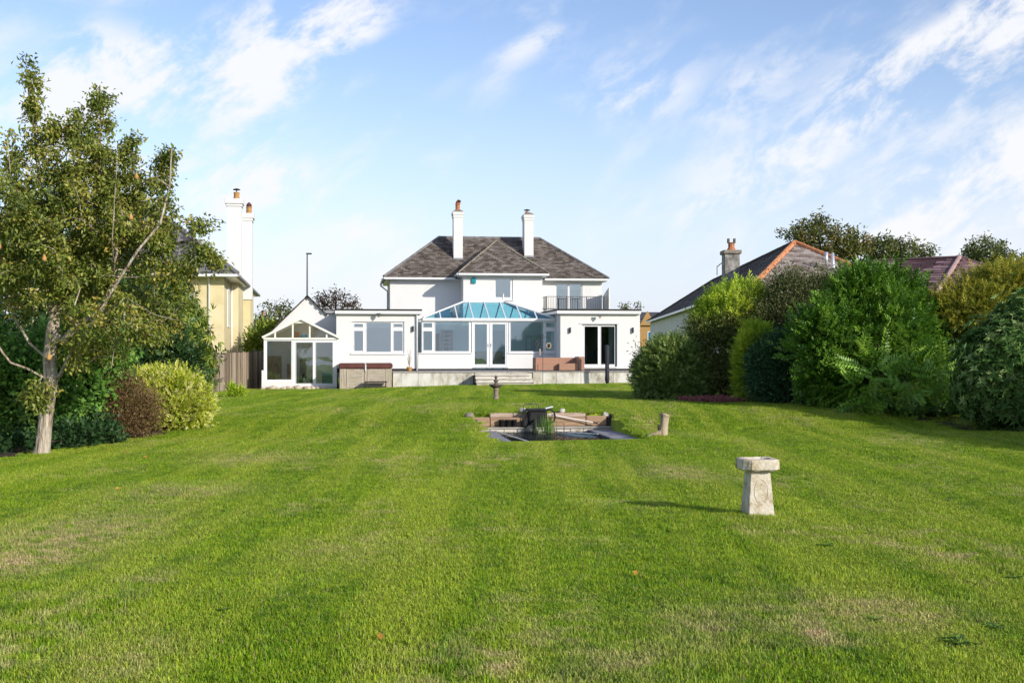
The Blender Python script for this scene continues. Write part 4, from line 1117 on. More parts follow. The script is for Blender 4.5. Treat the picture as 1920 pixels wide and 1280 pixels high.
def build_tub():
    v = VT - .2
    r = rect(635, 681, 736.2, 726.5, v)
    g = gzuv((r[0] + r[1]) / 2, v)
    dp = 1.9
    t = thing('hot_tub', 'square hot tub in weathered timber cabinet with maroon folding cover', 'hot tub', ((r[0] + r[1]) / 2, v, g))
    zl = pz(686, 690.5, v); u0, u1 = r[0] + .04, r[1] - .04
    part(t, 'cabinet', MB().box(u0, u1, v + .03, v + dp, g - .05, zl - .01), M['cabinet'], .02)
    mid = pu(685.7, v)
    for a, b in ((r[0], mid - .008), (mid + .008, r[1])):
        part(t, 'cover', MB().box(a, b, v - .05, v + dp + .03, zl, r[3]), M['tub_lid'], .035)
    part(t, 'cover_strap', MB().box(mid - .03, mid + .03, v - .062, v - .052, zl - .12, r[3] - .03), M['blind'])
    for x0, x1 in ((636.8, 648.5), (683.5, 688), (723.5, 734.6)):
        a, b = pu(x0, v), pu(x1, v); n = max(1, round((b - a) / .09))
        for k in range(n):
            p, q = a + (b - a) * k / n, a + (b - a) * (k + 1) / n
            part(t, 'upright_board', MB().box(p + .004, q - .004, v, v + .028, g, zl - .02), M['cabinet'], .004)
    for x0, x1 in ((650, 682.6), (688.8, 722.8)):
        a, b = pu(x0, v), pu(x1, v); z0, z1 = g + .06, zl - .04
        pn = part(t, 'panel_frame', plate(a, b, z0, z1, v, v + .03, [(a + .09, b - .09, z0 + .09, z1 - .07)]), M['cabinet'])
        n = 9
        for k in range(n):
            p, q = z0 + .09 + (z1 - z0 - .16) * k / n, z0 + .09 + (z1 - z0 - .16) * (k + 1) / n
            part(t, 'slat', MB().box(a + .09, b - .09, v + .006, v + .026, p + .004, q - .004), M['cabinet_h'], sub=pn)
    # step in front
    v2 = v - .55; r2 = rect(683.5, 714.8, 726, 728.5, v2); g2 = gzuv(r2[0], v2)
    s = thing('tub_step', 'small dark timber step in front of the hot tub', 'step', ((r2[0] + r2[1]) / 2, v2, g2))
    part(s, 'tread', MB().box(r2[0], r2[1], v2, v2 + .4, r2[3] - .05, r2[3]), M['sleeper_dark'], .008)
    part(s, 'lower_tread', MB().box(r2[0] + .05, r2[1] - .03, v2 - .12, v2 + .2, g2 + .08, g2 + .12), M['sleeper_dark'], .008)
    for u in (r2[0] + .06, r2[1] - .06): part(s, 'side_support', MB().box(u - .02, u + .02, v2 + .03, v2 + .38, g2 - .03, r2[3] - .052), M['sleeper_dark'])
build_tub()
def build_sofa():
    v = VT + .35
    t = thing('corner_sofa', 'tan rattan corner sofa without cushions on the terrace', 'sofa', (pu(1050, v), v, Z_TER))
    def B(name, x0, y0, x1, y1, d0, d1, sub=None):
        r = rect(x0, y0, x1, y1, v + d0)
        part(t, name, MB().box(r[0], r[1], v + d0, v + d1, max(r[2], Z_TER), r[3]), M['sofa'], .012)
    B('backrest', 1007, 670.3, 1086, 694, .85, 1.0)
    B('arm', 1004.2, 670.3, 1008, 694, .08, .98)
    B('seat', 1008.5, 682.5, 1085, 694, .3, .84)
    B('seat', 1048.5, 681.2, 1084.5, 694, .02, .298)
    B('arm', 1085.2, 668.6, 1096, 694, 0, 1.0)
build_sofa()
def build_parasol():
    v = VT - .9
    p = pv(1138, 714.5, v); g = gzuv(p.x, v)
    t = thing('furled_parasol', 'closed parasol in a dark cover standing before the right-hand patio door', 'parasol', (p.x, v, g))
    zt = pz(1137, 646.5, v)
    H = zt - g
    m = MB(); prof = [(0, .04), (.03, .075), (.12, .10), (.22, .085), (.5, .09), (.75, .105), (.93, .10), (.99, .085), (1.0, .03)]
    n = 16; rings = []
    for h, r in prof:
        ring = []
        for k in range(n):
            a = 2 * math.pi * k / n; rr = r * (1 + .13 * math.sin(3 * a + 4 * h) + .06 * math.sin(7 * a + 9 * h))
            ring.append((p.x + rr * math.cos(a) + .04 * (.5 - h) * (h < .5), v + rr * math.sin(a), g + .04 + h * (H - .04)))
        rings.append(ring)
    vs = [q for g_ in rings for q in g_]
    fs = [(i * n + k, i * n + (k + 1) % n, (i + 1) * n + (k + 1) % n, (i + 1) * n + k) for i in range(len(prof) - 1) for k in range(n)]
    fs += [tuple(range(n))[::-1], tuple(range((len(prof) - 1) * n, len(prof) * n))]
    part(t, 'canopy_cover', m.add(vs, fs), M['fabric_dark'], smooth=True)
    part(t, 'pole', MB().tube([(p.x, v, g - .05), (p.x, v, g + .2)], .03, 8), M['grey_metal'])
    part(t, 'tie', MB().lathe([(.094, 0), (.10, .02), (.094, .04)], (p.x + .01, v, g + .35 * H), 16), M['black_metal'])
build_parasol()
def build_feeders():
    v = VT - 1.5
    P = lambda x, y: pv(x, y, v)
    b = P(1017.8, 718); g = gzuv(b.x, v)
    t = thing('feeder_pole', 'slim black shepherd-hook pole for bird feeders before the terrace', 'pole', (b.x, v, g))
    top = P(1017.8, 629)
    part(t, 'pole', MB().tube([(b.x, v, g - .1), (b.x, v, top.z)], .012, 6), M['black_metal'])
    part(t, 'finial', MB().lathe([(.012, 0), (.03, .04), (.004, .1)], (b.x, v, top.z), 8), M['black_metal'])
    for s, xe, ye, sp in ((-1, 1003.2, 639.5, 0), (1, 1030.0, 637.8, 0), (-1, 1012, 640.0, 1)):
        c = P(1017.8, 633.5); e = P(xe, ye); m_ = P((1017.8 + xe) / 2, 632.0)
        part(t, 'hook_arm', MB().tube([c, c.lerp(m_, .5) + Vector((0, 0, .03)), m_, m_.lerp(e, .6) + Vector((0, 0, .04)), e, e + Vector((s * .03, 0, .02))], .009, 6), M['black_metal'])
    # the feeders hang from the hooks
    p = P(1004.3, 645)
    f = thing('lantern_feeder', 'lantern-shaped wire bird feeder hanging from the left hook', 'bird feeder', (p.x, v, p.z - .13))
    part(f, 'roof', MB().lathe([(.09, .1), (.09, .12), (.02, .18), (.01, .2)], tuple(p), 8), M['black_metal'])
    part(f, 'tray', MB().lathe([(.08, -.14), (.09, -.12), (.085, -.11)], tuple(p), 8), M['black_metal'])
    for k in range(6):
        a = k * math.pi / 3; part(f, 'wire', MB().tube([(p.x + .075 * math.cos(a), v + .075 * math.sin(a), p.z - .12), (p.x + .075 * math.cos(a), v + .075 * math.sin(a), p.z + .11)], .006, 5), M['black_metal'])
    part(f, 'hanger', MB().tube([(p.x, v, p.z + .19), (p.x, v, P(1003.2, 639.3).z)], .005, 5), M['black_metal'])
    p = P(1012, 659)
    f = thing('tube_feeder', 'short brown tube bird feeder hanging low beside the pole', 'bird feeder', (p.x, v, p.z - .15))
    part(f, 'tube', MB().lathe([(.035, -.15), (.04, -.13), (.04, .10), (.035, .12)], tuple(p), 10), M['sleeper_pale'])
    part(f, 'lid', MB().lathe([(.05, .121), (.05, .14), (.01, .17)], tuple(p), 10), M['black_metal'])
    part(f, 'hanger', MB().tube([(p.x, v, p.z + .16), (p.x, v, P(1012, 640).z)], .005, 5), M['black_metal'])
    p = P(1028.8, 648)
    f = thing('ring_feeder', 'round ring-shaped bird feeder hanging from the right hook', 'bird feeder', (p.x, v, p.z - .14))
    n = 20
    part(f, 'ring', MB().tube([(p.x + .095 * math.cos(a), v, p.z + .115 * math.sin(a)) for a in [2 * math.pi * k / n for k in range(n + 1)]], .022, 6), M['wicker'], smooth=True)
    part(f, 'seed_cake', MB().lathe([(.04, -.07), (.065, -.02), (.055, .03), (.01, .06)], (p.x, v, p.z - .02), 10), M['bark_dark'])
    part(f, 'hanger', MB().tube([(p.x, v, p.z + .11), (p.x, v, P(1030, 637.6).z)], .005, 5), M['black_metal'])
build_feeders()
def build_pot():
    v = VT + .5
    p = pv(767.5, 695, v)
    t = thing('potted_twig_plant', 'bare pale twiggy plant in a small pot against the white wall', 'potted plant', (p.x, v, Z_TER))
    b = (p.x, v, Z_TER)
    part(t, 'pot', MB().lathe([(.08, 0), (.1, .02), (.12, .16), (.13, .2), (.115, .2)], b, 14), M['terra_yellow'], smooth=True)
    m = MB()
    for k in range(16):
        a = random.uniform(0, 6.28); s = random.uniform(.03, .16); h = random.uniform(.4, .82)
        m.tube([(b[0], b[1], b[2] + .18), (b[0] + s * .5 * math.cos(a), b[1] + s * .5 * math.sin(a), b[2] + .18 + h * .5), (b[0] + s * math.cos(a + .4), b[1] + s * math.sin(a), b[2] + .18 + h)], [.008, .006, .004], 4)
    part(t, 'stems', m, M['cabinet'])
build_pot()

# ---------------------------------------------------------------- loose stones along the foot of the porch
def blob(mb, c, r, n=10, m=7, jit=.18, flat=1.0, seed=0):
    rg = random.Random(seed)
    ph = [rg.uniform(0, 6.28) for _ in range(6)]
    vs = []; fs = []
    for i in range(m + 1):
        th = math.pi * i / m
        for k in range(n):
            a = 2 * math.pi * k / n
            q = 1 + jit * (math.sin(2 * a + ph[0]) * math.sin(th) + .6 * math.sin(3 * th + ph[1] + a) + .4 * math.sin(5 * a + ph[2]) * math.sin(th))
            vs.append((c[0] + r[0] * q * math.sin(th) * math.cos(a), c[1] + r[1] * q * math.sin(th) * math.sin(a), c[2] + r[2] * q * math.cos(th)))
    for i in range(m):
        for k in range(n):
            fs.append((i * n + k, (i + 1) * n + k, (i + 1) * n + (k + 1) % n, i * n + (k + 1) % n))
    return mb.add(vs, fs)
ORD = ('first', 'second', 'third', 'fourth', 'fifth', 'sixth', 'seventh', 'eighth', 'ninth', 'tenth', 'eleventh', 'twelfth', 'thirteenth', 'fourteenth')
for k in range(13):
    x = 494 + k * 9.2 + random.uniform(-1.5, 1.5); v = VG - .28 + random.uniform(-.12, .06)
    u = pu(x, v); g = gzuv(u, v); s = random.uniform(.07, .15)
    single('rubble_stone', 'rough pale stone at the foot of the porch, %s from the fence' % ORD[k], 'stone',
           blob(MB(), (u, v, g + s * .3), (s * random.uniform(.9, 1.5), s, s * random.uniform(.5, .8)), seed=k), M['rubble'], (u, v, g), group='stones along the porch foot')

# ---------------------------------------------------------------- bird baths
def build_birdbath():
    p = pw(1420, 973, 13.2); g = float(gz(p.x, p.y))
    u, v = to_uv(p.x, p.y)
    t = thing('birdbath', 'weathered stone birdbath with square tapered pedestal in the foreground lawn', 'birdbath', (u, v, g))
    k = 13.2 / F
    H = 116 * k * 1.0
    hb, ht = 25.5 * k, 18.3 * k            # half widths of the pedestal at foot and top
    zt = g + 90 * k
    def rough_box(prof, chamf, seed, cut=6):
        """stack of chamfered squares (half width, z) with small irregularities"""
        rg = random.Random(seed); m = MB(); rings = []
        for hw, z in prof:
            c = chamf * hw; ring = []
            corners = [(1, 1), (-1, 1), (-1, -1), (1, -1)]
            pts = []
            for sx, sy in corners:
                a = (sx * hw, sy * (hw - c)); b = (sx * (hw - c), sy * hw)
                pts += [a, b] if sx * sy > 0 else [b, a]
            q = []
            for i in range(len(pts)):
                a, b = pts[i], pts[(i + 1) % len(pts)]
                for s in range(cut): q.append((a[0] + (b[0] - a[0]) * s / cut, a[1] + (b[1] - a[1]) * s / cut))
            for x, y in q:
                f = 1 + rg.gauss(0, .006); ring.append((u + x * f, v + y * f, z + rg.gauss(0, .0018)))
            rings.append(ring)
        n = len(rings[0]); vs = [a for r in rings for a in r]
        fs = [(i * n + j, i * n + (j + 1) % n, (i + 1) * n + (j + 1) % n, (i + 1) * n + j) for i in range(len(rings) - 1) for j in range(n)]
        fs += [tuple(range(n))[::-1], tuple(range((len(rings) - 1) * n, len(rings) * n))]
        return m.add(vs, fs)
    zs = [g + .035 + (zt - g - .035) * i / 12 for i in range(13)]
    pr = [(hb + (ht - hb) * (z - g) / (zt - g), z) for z in zs]
    part(t, 'pedestal', rough_box(pr, .05, 3), M['stone_bath'])
    part(t, 'foot', rough_box([(hb * 1.1, g - .06), (hb * 1.12, g + .02), (hb * 1.05, g + .05), (hb * .98, g + .06)], .12, 4), M['stone_bath'])
    W = 35.0 * k; z0, z1 = zt, g + 112 * k
    ba = part(t, 'basin', rough_box([(W * .80, z0), (W * .94, z0 + .008), (W, z0 + .022), (W * 1.01, z0 + .06), (W, z1 - .02), (W * .965, z1 - .004), (W * .93, z1), (W * .70, z1 + .002), (W * .62, z1 - .02), (W * .48, z1 - .045), (W * .1, z1 - .05)], .36, 5), M['stone_bath'])
    part(t, 'bowl_residue', MB().lathe([(W * .5, 0), (W * .5, .004)], (u, v, z1 - .034), 20), M['mulch'], sub=ba)
    # shallow carved arch on the front face
    ring = []
    for i in range(25):
        a = math.pi * (-.35 + 1.7 * i / 24)
        z = g + 52 * k + 22 * k * math.sin(a); hw = hb + (ht - hb) * (z - g) / (zt - g)
        ring.append((u + 13 * k * math.cos(a), v - hw - .0005, z))
    part(t, 'carved_arch', MB().tube(ring, .0045, 5), M['stone_bath'])
    return t
build_birdbath()
def build_far_birdbath():
    d = 36.0; p = pw(930, 749, d); g = float(gz(p.x, p.y)); k = d / F
    u, v = to_uv(p.x, p.y); b = (u, v, g)
    t = thing('birdbath', 'small dark birdbath on a round pedestal standing before the steps', 'birdbath', b)
    h = (p.z + 22 * k) - g
    part(t, 'pedestal', MB().lathe([(.11, -.05), (.11, .02), (.085, .05), (.07, h * .5), (.075, h * .85), (.1, h)], b, 14), M['stone_pink'], smooth=True)
    part(t, 'bowl', MB().lathe([(.1, h), (.15, h + .02), (.21, h + .08), (.215, h + .11), (.19, h + .11), (.1, h + .06)], b, 22), M['stone_dark'], smooth=True)
    part(t, 'fountain_figure', MB().lathe([(.05, h + .05), (.07, h + .12), (.04, h + .16), (.07, h + .2), (.085, h + .22), (.03, h + .25), (.04, h + .29), (.05, h + .33), (.02, h + .37), (.005, h + .41)], b, 10), M['stone_dark'], smooth=True)
build_far_birdbath()

# ---------------------------------------------------------------- pond
WATER_Z = -.14
def water_material():
    m = bpy.data.materials.new('pond_water'); m.use_nodes = True; nt = m.node_tree; b = nt.nodes['Principled BSDF']; N = nt.nodes.new; L = nt.links.new
    b.inputs['Base Color'].default_value = (.01, .018, .02, 1); b.inputs['Roughness'].default_value = .04; b.inputs['IOR'].default_value = 1.33; b.inputs['Specular IOR Level'].default_value = .5
    geo = N('ShaderNodeNewGeometry'); n = N('ShaderNodeTexNoise'); n.inputs['Scale'].default_value = 5; n.inputs['Detail'].default_value = 2
    L(geo.outputs['Position'], n.inputs['Vector']); bp = N('ShaderNodeBump'); bp.inputs['Distance'].default_value = .006; bp.inputs['Strength'].default_value = .5
    L(n.outputs['Fac'], bp.inputs['Height']); L(bp.outputs[0], b.inputs['Normal'])
    return m
def build_pond():
    U = lambda x: pu(x, POND_B)
    wl, wr = U(925), U(1100)
    me = MB().box(POND_L + .05, POND_R - .05, POND_F + .05, POND_B - .02, WATER_Z - .5, WATER_Z).mesh('pond_water', water_material())
    o = link('pond_water', me, None, 'structure'); o.rotation_euler = (0, 0, ANG); tag(o, 'dark garden pond water below the block wall', 'water')
    # paving slabs either side of the water
    for nm, a, b, lab in (('paved_edge', POND_L + .045, wl, 'mauve paving slabs along the left edge of the pond'), ('paved_edge', wr, POND_R - .045, 'mauve paving slabs along the right edge of the pond')):
        t = thing(nm, lab, 'paving', ((a + b) / 2, POND_B - 1.5, WATER_Z))
        n = 6
        for k in range(n):
            v0, v1 = POND_F + .06 + (POND_B - POND_F - .1) * k / n, POND_F + .06 + (POND_B - POND_F - .1) * (k + 1) / n
            for j in range(2 if b - a > .7 else 1):
                q = 2 if b - a > .7 else 1
                part(t, 'slab', MB().box(a + (b - a) * j / q + .006, a + (b - a) * (j + 1) / q - .006, v0 + .006, v1 - .006, WATER_Z - .02, WATER_Z + .045 + random.uniform(-.006, .006)), M['slab'], .008)
    # block retaining wall
    v = POND_B
    t = thing('retaining_wall', 'low pale concrete block wall along the back of the pond', 'wall', (U(1010), v, WATER_Z))
    zt = pz(1015, 799.5, v)
    xs = [874, 903, 918, 944, 968, 992, 1016, 1042, 1068, 1092, 1112, 1138, 1148]
    for a, b in zip(xs[:-1], xs[1:]):
        part(t, 'block', MB().box(U(a) + .005, U(b) - .005, v - .1 + random.uniform(-.01, .006), v + .05, -.45, zt - .045), M['block'], .008)
    part(t, 'coping', MB().box(U(872), U(1016) - .003, v - .14, v + .04, zt - .043, zt), M['coping'], .006)
    part(t, 'coping', MB().box(U(1016) + .003, U(1158), v - .14, v + .04, zt - .043, zt + .004), M['coping'], .006)
    # timber sleepers
    def sleeper(x0, y0, x1, y1, v0, dep, mat, label, y_z0=None):
        vv = v0; r = rect(x0, y0, x1, y1, vv); z0 = r[2] if y_z0 is None else y_z0
        single('timber_sleeper', label, 'sleeper', MB().box(r[0], r[1], vv, vv + dep, z0, r[3]), M[mat], ((r[0] + r[1]) / 2, vv, z0), .015)
    zc = zt + .006
    sleeper(884, 782.5, 918.5, 797, v + .02, .18, 'sleeper', 'short yellow-brown sleeper at the left end above the block wall', zc)
    sleeper(919.2, 782.8, 1001, 797, v + .03, .18, 'sleeper', 'long brown sleeper left of the black pond filter', zc)
    sleeper(1001.8, 781.5, 1098, 797, v + .02, .18, 'sleeper', 'long stained brown sleeper right of the black pond filter', zc)
    sleeper(1098.8, 779.5, 1137.5, 796, v + .03, .18, 'sleeper', 'brown sleeper below the round white stone', zc)
    sleeper(1138.5, 779.8, 1156, 795, v + .0, .4, 'sleeper_dark', 'dark sleeper end at the right end of the pond wall', zc)
    sleeper(918.5, 774, 1098, 782, v + .24, .16, 'sleeper_pale', 'faded pinkish sleeper lying highest behind the pond')
    # stumps at both ends
    p = pv(879, 800, v + .1)
    t = thing('timber_post', 'short brown timber post with a stone on top at the left end of the pond', 'post', (p.x, v + .1, p.z - .1))
    part(t, 'post', MB().box(p.x - .10, p.x + .05, v - .08, v + .12, -.2, pz(879, 783, v)), M['sleeper'], .02)
    part(t, 'post_side', MB().box(p.x - .2, p.x - .103, v - .02, v + .14, -.2, pz(879, 782, v)), M['sleeper_dark'], .02)
    p = pv(1159, 788, v + .1)
    m = MB().slab([(p.x - .02, v - .02, p.z - .1), (p.x + .1, v - .02, p.z), (p.x + .07, v - .02, p.z + .1), (p.x - .02, v - .02, p.z + .11)], (0, .3, 0))
    single('timber_wedge', 'reddish split timber end against the dark sleeper', 'timber', m, M['sleeper'], (p.x, v, p.z - .1), .008)
    def rock(x, y, v0, r, mat, label, seed, flat=.75):
        q = pv(x, y, v0)
        single('rock', label, 'rock', blob(MB(), (q.x, v0, q.z), (r, r * .9, r * flat), seed=seed), M[mat], (q.x, v0, q.z - r * flat), smooth=True)
    rock(880, 779.5, v + .1, .11, 'stone_grey', 'grey rock on top of the left pond post', 1)
    rock(1054, 770.2, v + .34, .085, 'stone_white', 'squarish white rock on the faded top sleeper', 2)
    rock(1135.5, 777.3, v + .15, .07, 'stone_white', 'round white stone on the right-hand sleeper', 3, .95)
    rock(980, 769.5, v + .34, .09, 'stone_white', 'pale stone beside the wire frame of the filter', 4)
    rock(995, 806, v - .24, .15, 'stone_grey', 'large grey rock below the black filter', 5)
    rock(1003, 809.5, v - .32, .10, 'stone_dark', 'dark rock in front of the large grey one at the waterline', 6)
    rock(1033, 808, v - .26, .10, 'stone_grey', 'grey rock at the waterline right of the reeds', 7)
    # black planting baskets on the coping
    for x, lab in ((889.5, 'round black pot at the left end of the pond ledge'), (940.5, 'left pot of three close together on the pond ledge'), (952.5, 'middle pot of three, with pale lettering-like specks'), (964, 'right pot of three close together on the pond ledge')):
        q = pv(x, 797, v - .07)
        lab = lab.replace(', with pale lettering-like specks', ' close together on the pond ledge')
        t = thing('plant_pot', lab, 'plant pot', (q.x, v - .07, zc), group='black pots on the pond ledge')
        part(t, 'pot', MB().lathe([(.05, 0), (.06, .005), (.068, .15), (.074, .155), (.074, .175), (.062, .175), (.058, .12)], (q.x, v - .07, zc), 16), M['black_plastic'], smooth=True)
        part(t, 'compost', MB().lathe([(.06, .14), (.03, .155)], (q.x, v - .07, zc), 12), M['soil'])
    # filter box
    vf = v - .12
    r = rect(992, 766.5, 1025, 797, vf)
    t = thing('pond_filter', 'black plastic pond filter box with wide lid and pipes', 'pond filter', ((r[0] + r[1]) / 2, vf, zc))
    part(t, 'box', MB().box(r[0], r[1], vf - .06, vf + .36, zc, r[3] - .05), M['black_plastic'], .02)
    part(t, 'lid', MB().box(r[0] - .04, r[1] + .04, vf - .1, vf + .4, r[3] - .048, r[3]), M['black_plastic'], .015)
    part(t, 'pump', MB().lathe([(.06, 0), (.09, .02), (.09, .14), (.05, .18)], (r[0] - .12, vf, zc), 12), M['black_plastic'])
    part(t, 'outlet_pipe', MB().tube([(r[0] + .1, vf - .08, zc + .16), (r[0] + .1, vf - .22, zc + .14), (r[0] + .1, vf - .26, zc), (r[0] + .1, vf - .26, WATER_Z)], .03, 8), M['black_plastic'], smooth=True)
    h = [pv(x, y, vf + .02) for x, y in ((1022, 768), (1032, 767), (1039, 772), (1041, 782), (1038, 790), (1031, 794), (1024, 794))]
    single('hose', 'black ribbed hose looping beside the pond filter', 'hose', MB().tube(h, .022, 8), M['black_plastic'], (h[0].x, vf, zc), smooth=True)
    q = [pv(x, y, vf + .1) for x, y in ((979, 790), (982, 760), (984, 757.5), (1006, 756.5), (1010, 758.5), (1011, 766))]
    w = thing('wire_cage', 'bent grey tubular frame with wire mesh leaning on the filter', 'frame', (q[0].x, vf + .1, zc))
    part(w, 'frame', MB().tube(q, .012, 6), M['grey_metal'], smooth=True)
    for k in range(1, 6):
        part(w, 'mesh_wire', MB().tube([q[1].lerp(q[4], k / 6) + Vector((0, .003, -.02)), q[0].lerp(q[5], k / 6) + Vector((0, .003, -.02 - .15 * k / 6))], .0035, 4), M['grey_metal'])
    b0 = rect(1022, 762.5, 1036, 767.5, vf)
    single('plastic_offcut', 'white plastic offcut lying on top of the filter', 'offcut', MB().slab([(b0[0], vf - .1, r[3] + .004), (b0[1], vf - .08, r[3] + .05), (b0[1], vf + .12, r[3] + .05), (b0[0], vf + .12, r[3] + .004)], (0, 0, .02)), M['white_plastic'], (b0[0], vf, r[3]))
    a, b = pv(1027, 776, vf + .08), pv(1112, 791.5, vf + .02)
    t = thing('net_pole', 'long white pole with black grip leaning along the sleepers', 'pole', tuple(b))
    part(t, 'shaft', MB().tube([a, b], .014, 8), M['white_plastic']); part(t, 'grip', MB().tube([b, b + (b - a).normalized() * .12], .017, 8), M['black_plastic'])
    # net lying over the water: a grid of thin cords with a blue sheet below
    t = thing('pond_net', 'dark net stretched across the pond water', 'net', ((wl + wr) / 2, POND_B - 1.5, WATER_Z))
    m = MB(); nu, nv = 16, 16; zz = WATER_Z + .012
    f = lambda i, j: (wl + (wr - wl) * i / nu, POND_F + .15 + (POND_B - POND_F - .35) * j / nv, zz + .012 * math.sin(i * .9 + j * .5))
    for i in range(nu + 1): m.tube([f(i, j) for j in range(0, nv + 1, 2)], .0045, 3)
    for j in range(nv + 1): m.tube([f(i, j) for i in range(0, nu + 1, 2)], .0045, 3)
    part(t, 'cords', m, M['black_plastic'])
    for q0, q1, wd in (((wl + .02, POND_B - .2), (wl + .5, POND_F + .2), .03), ((wr - 1.1, POND_B - .3), (wr - .02, POND_B - 1.5), .025)):
        part(t, 'edge_batten', MB().bar((q0[0], q0[1], zz + .03), (q1[0], q1[1], zz + .03), wd, .02), M['white_plastic'])
    a0, a1 = U(1036), U(1092)
    o = single('pool_sheet', 'murky blue plastic sheet floating on the pond', 'sheet', MB().box(a0, a1, POND_B - 1.9, POND_B - .6, WATER_Z + .001, WATER_Z + .006), M['sheet_blue'], ((a0 + a1) / 2, POND_B - 1, WATER_Z))
build_pond()
def build_log():
    d = 25.4; k = d / F
    b = pw(1243, 819, d); g = float(gz(b.x, b.y))
    zt = pw(1247, 777.5, d).z
    H = zt - g
    m = MB(); n = 14; rings = []
    prof = [(0, .12, 0), (.08, .10, 0), (.25, .085, .006), (.5, .078, .02), (.75, .082, .035), (.88, .09, .04), (.95, .112, .045), (1.0, .10, .04)]
    for h, r, o in prof:
        rings.append([(b.x + o + r * (1 + .15 * math.sin(2 * a + 3 * h) + .08 * math.sin(5 * a)) * math.cos(a), b.y + r * math.sin(a) * .9, g - .04 + h * (H + .04) + (.05 * math.cos(a + 2.4) if h > .93 else 0)) for a in [2 * math.pi * q / n for q in range(n)]])
    vs = [q for r in rings for q in r]; fs = [(i * n + q, i * n + (q + 1) % n, (i + 1) * n + (q + 1) % n, (i + 1) * n + q) for i in range(len(prof) - 1) for q in range(n)]
    fs += [tuple(range(n))[::-1], tuple(range((len(prof) - 1) * n, len(prof) * n))]
    t = thing('tree_stump', 'upright weathered log post with a flared top right of the pond', 'log', (b.x, b.y, g), rot=0)
    part(t, 'stem', m.add(vs, fs), M['log'])
    part(t, 'side_root', MB().tube([(b.x - .05, b.y - .02, g + .1), (b.x - .2, b.y - .05, g + .05), (b.x - .34, b.y - .05, g + .01)], [.07, .05, .03], 8), M['log'])
    part(t, 'snag', MB().tube([(b.x - .06, b.y, g + .1), (b.x - .1, b.y + .02, g + .28)], [.05, .02], 7), M['sleeper_dark'])
build_log()

# ---------------------------------------------------------------- wooden fence
def fence(a, b, h0, h1, label, bw=.1):
    a, b = Vector(a), Vector(b); d = b - a; L_ = Vector((d.x, d.y, 0)).length
    ang = math.atan2(d.y, d.x); g0 = float(gz(a.x, a.y))
    o = bpy.data.objects.new('board_fence', None); COL.objects.link(o); o.location = (a.x, a.y, g0); o.rotation_euler = (0, 0, ang)
    tag(o, label, 'fence'); o['base'] = [0, 0, 0]
    n = max(2, round(L_ / bw))
    for k in range(n):
        x0 = L_ * k / n; f = (k + .5) / n; px_ = a.lerp(b, f); gl = float(gz(px_.x, px_.y)) - g0
        zt = h0 + (h1 - h0) * f - g0 + random.uniform(-.015, .012)
        me = MB().box(x0 + .004, x0 + L_ / n + .012, -.012 - (k % 2) * .014, .006 - (k % 2) * .014, gl - .03, zt).mesh('board', M['fence'])
        at = me.attributes.new('rnd', 'FLOAT', 'POINT'); at.data.foreach_set('value', [random.random()] * 8)
        link('board', me, o)
    for z in (.35, 1.45): link('rail', MB().box(0, L_, .012, .06, z, z + .07).mesh('rail', M['fence']), o)
    for k in range(max(2, int(L_ / 1.8) + 1)):
        x = min(L_ - .1, k * 1.8); link('post', MB().box(x, x + .09, .062, .15, -.1, 1.75).mesh('post', M['fence']), o)
FA = pw(330, 750, 43.5); FM = pw(447, 737, 52.0); FE = pw(493, 731, 54.5)
zf = CAMZ - (661 - HY) / F * 50
fence((FA.x, FA.y, 0), (FM.x, FM.y, 0), CAMZ - .14, CAMZ - .14, 'weathered grey board fence running back beside the yellow house')
fence((FM.x, FM.y, 0), (FE.x + .05, FE.y, 0), CAMZ - .14, CAMZ - .05, 'shorter dark board fence between the yellow house and the glazed porch')

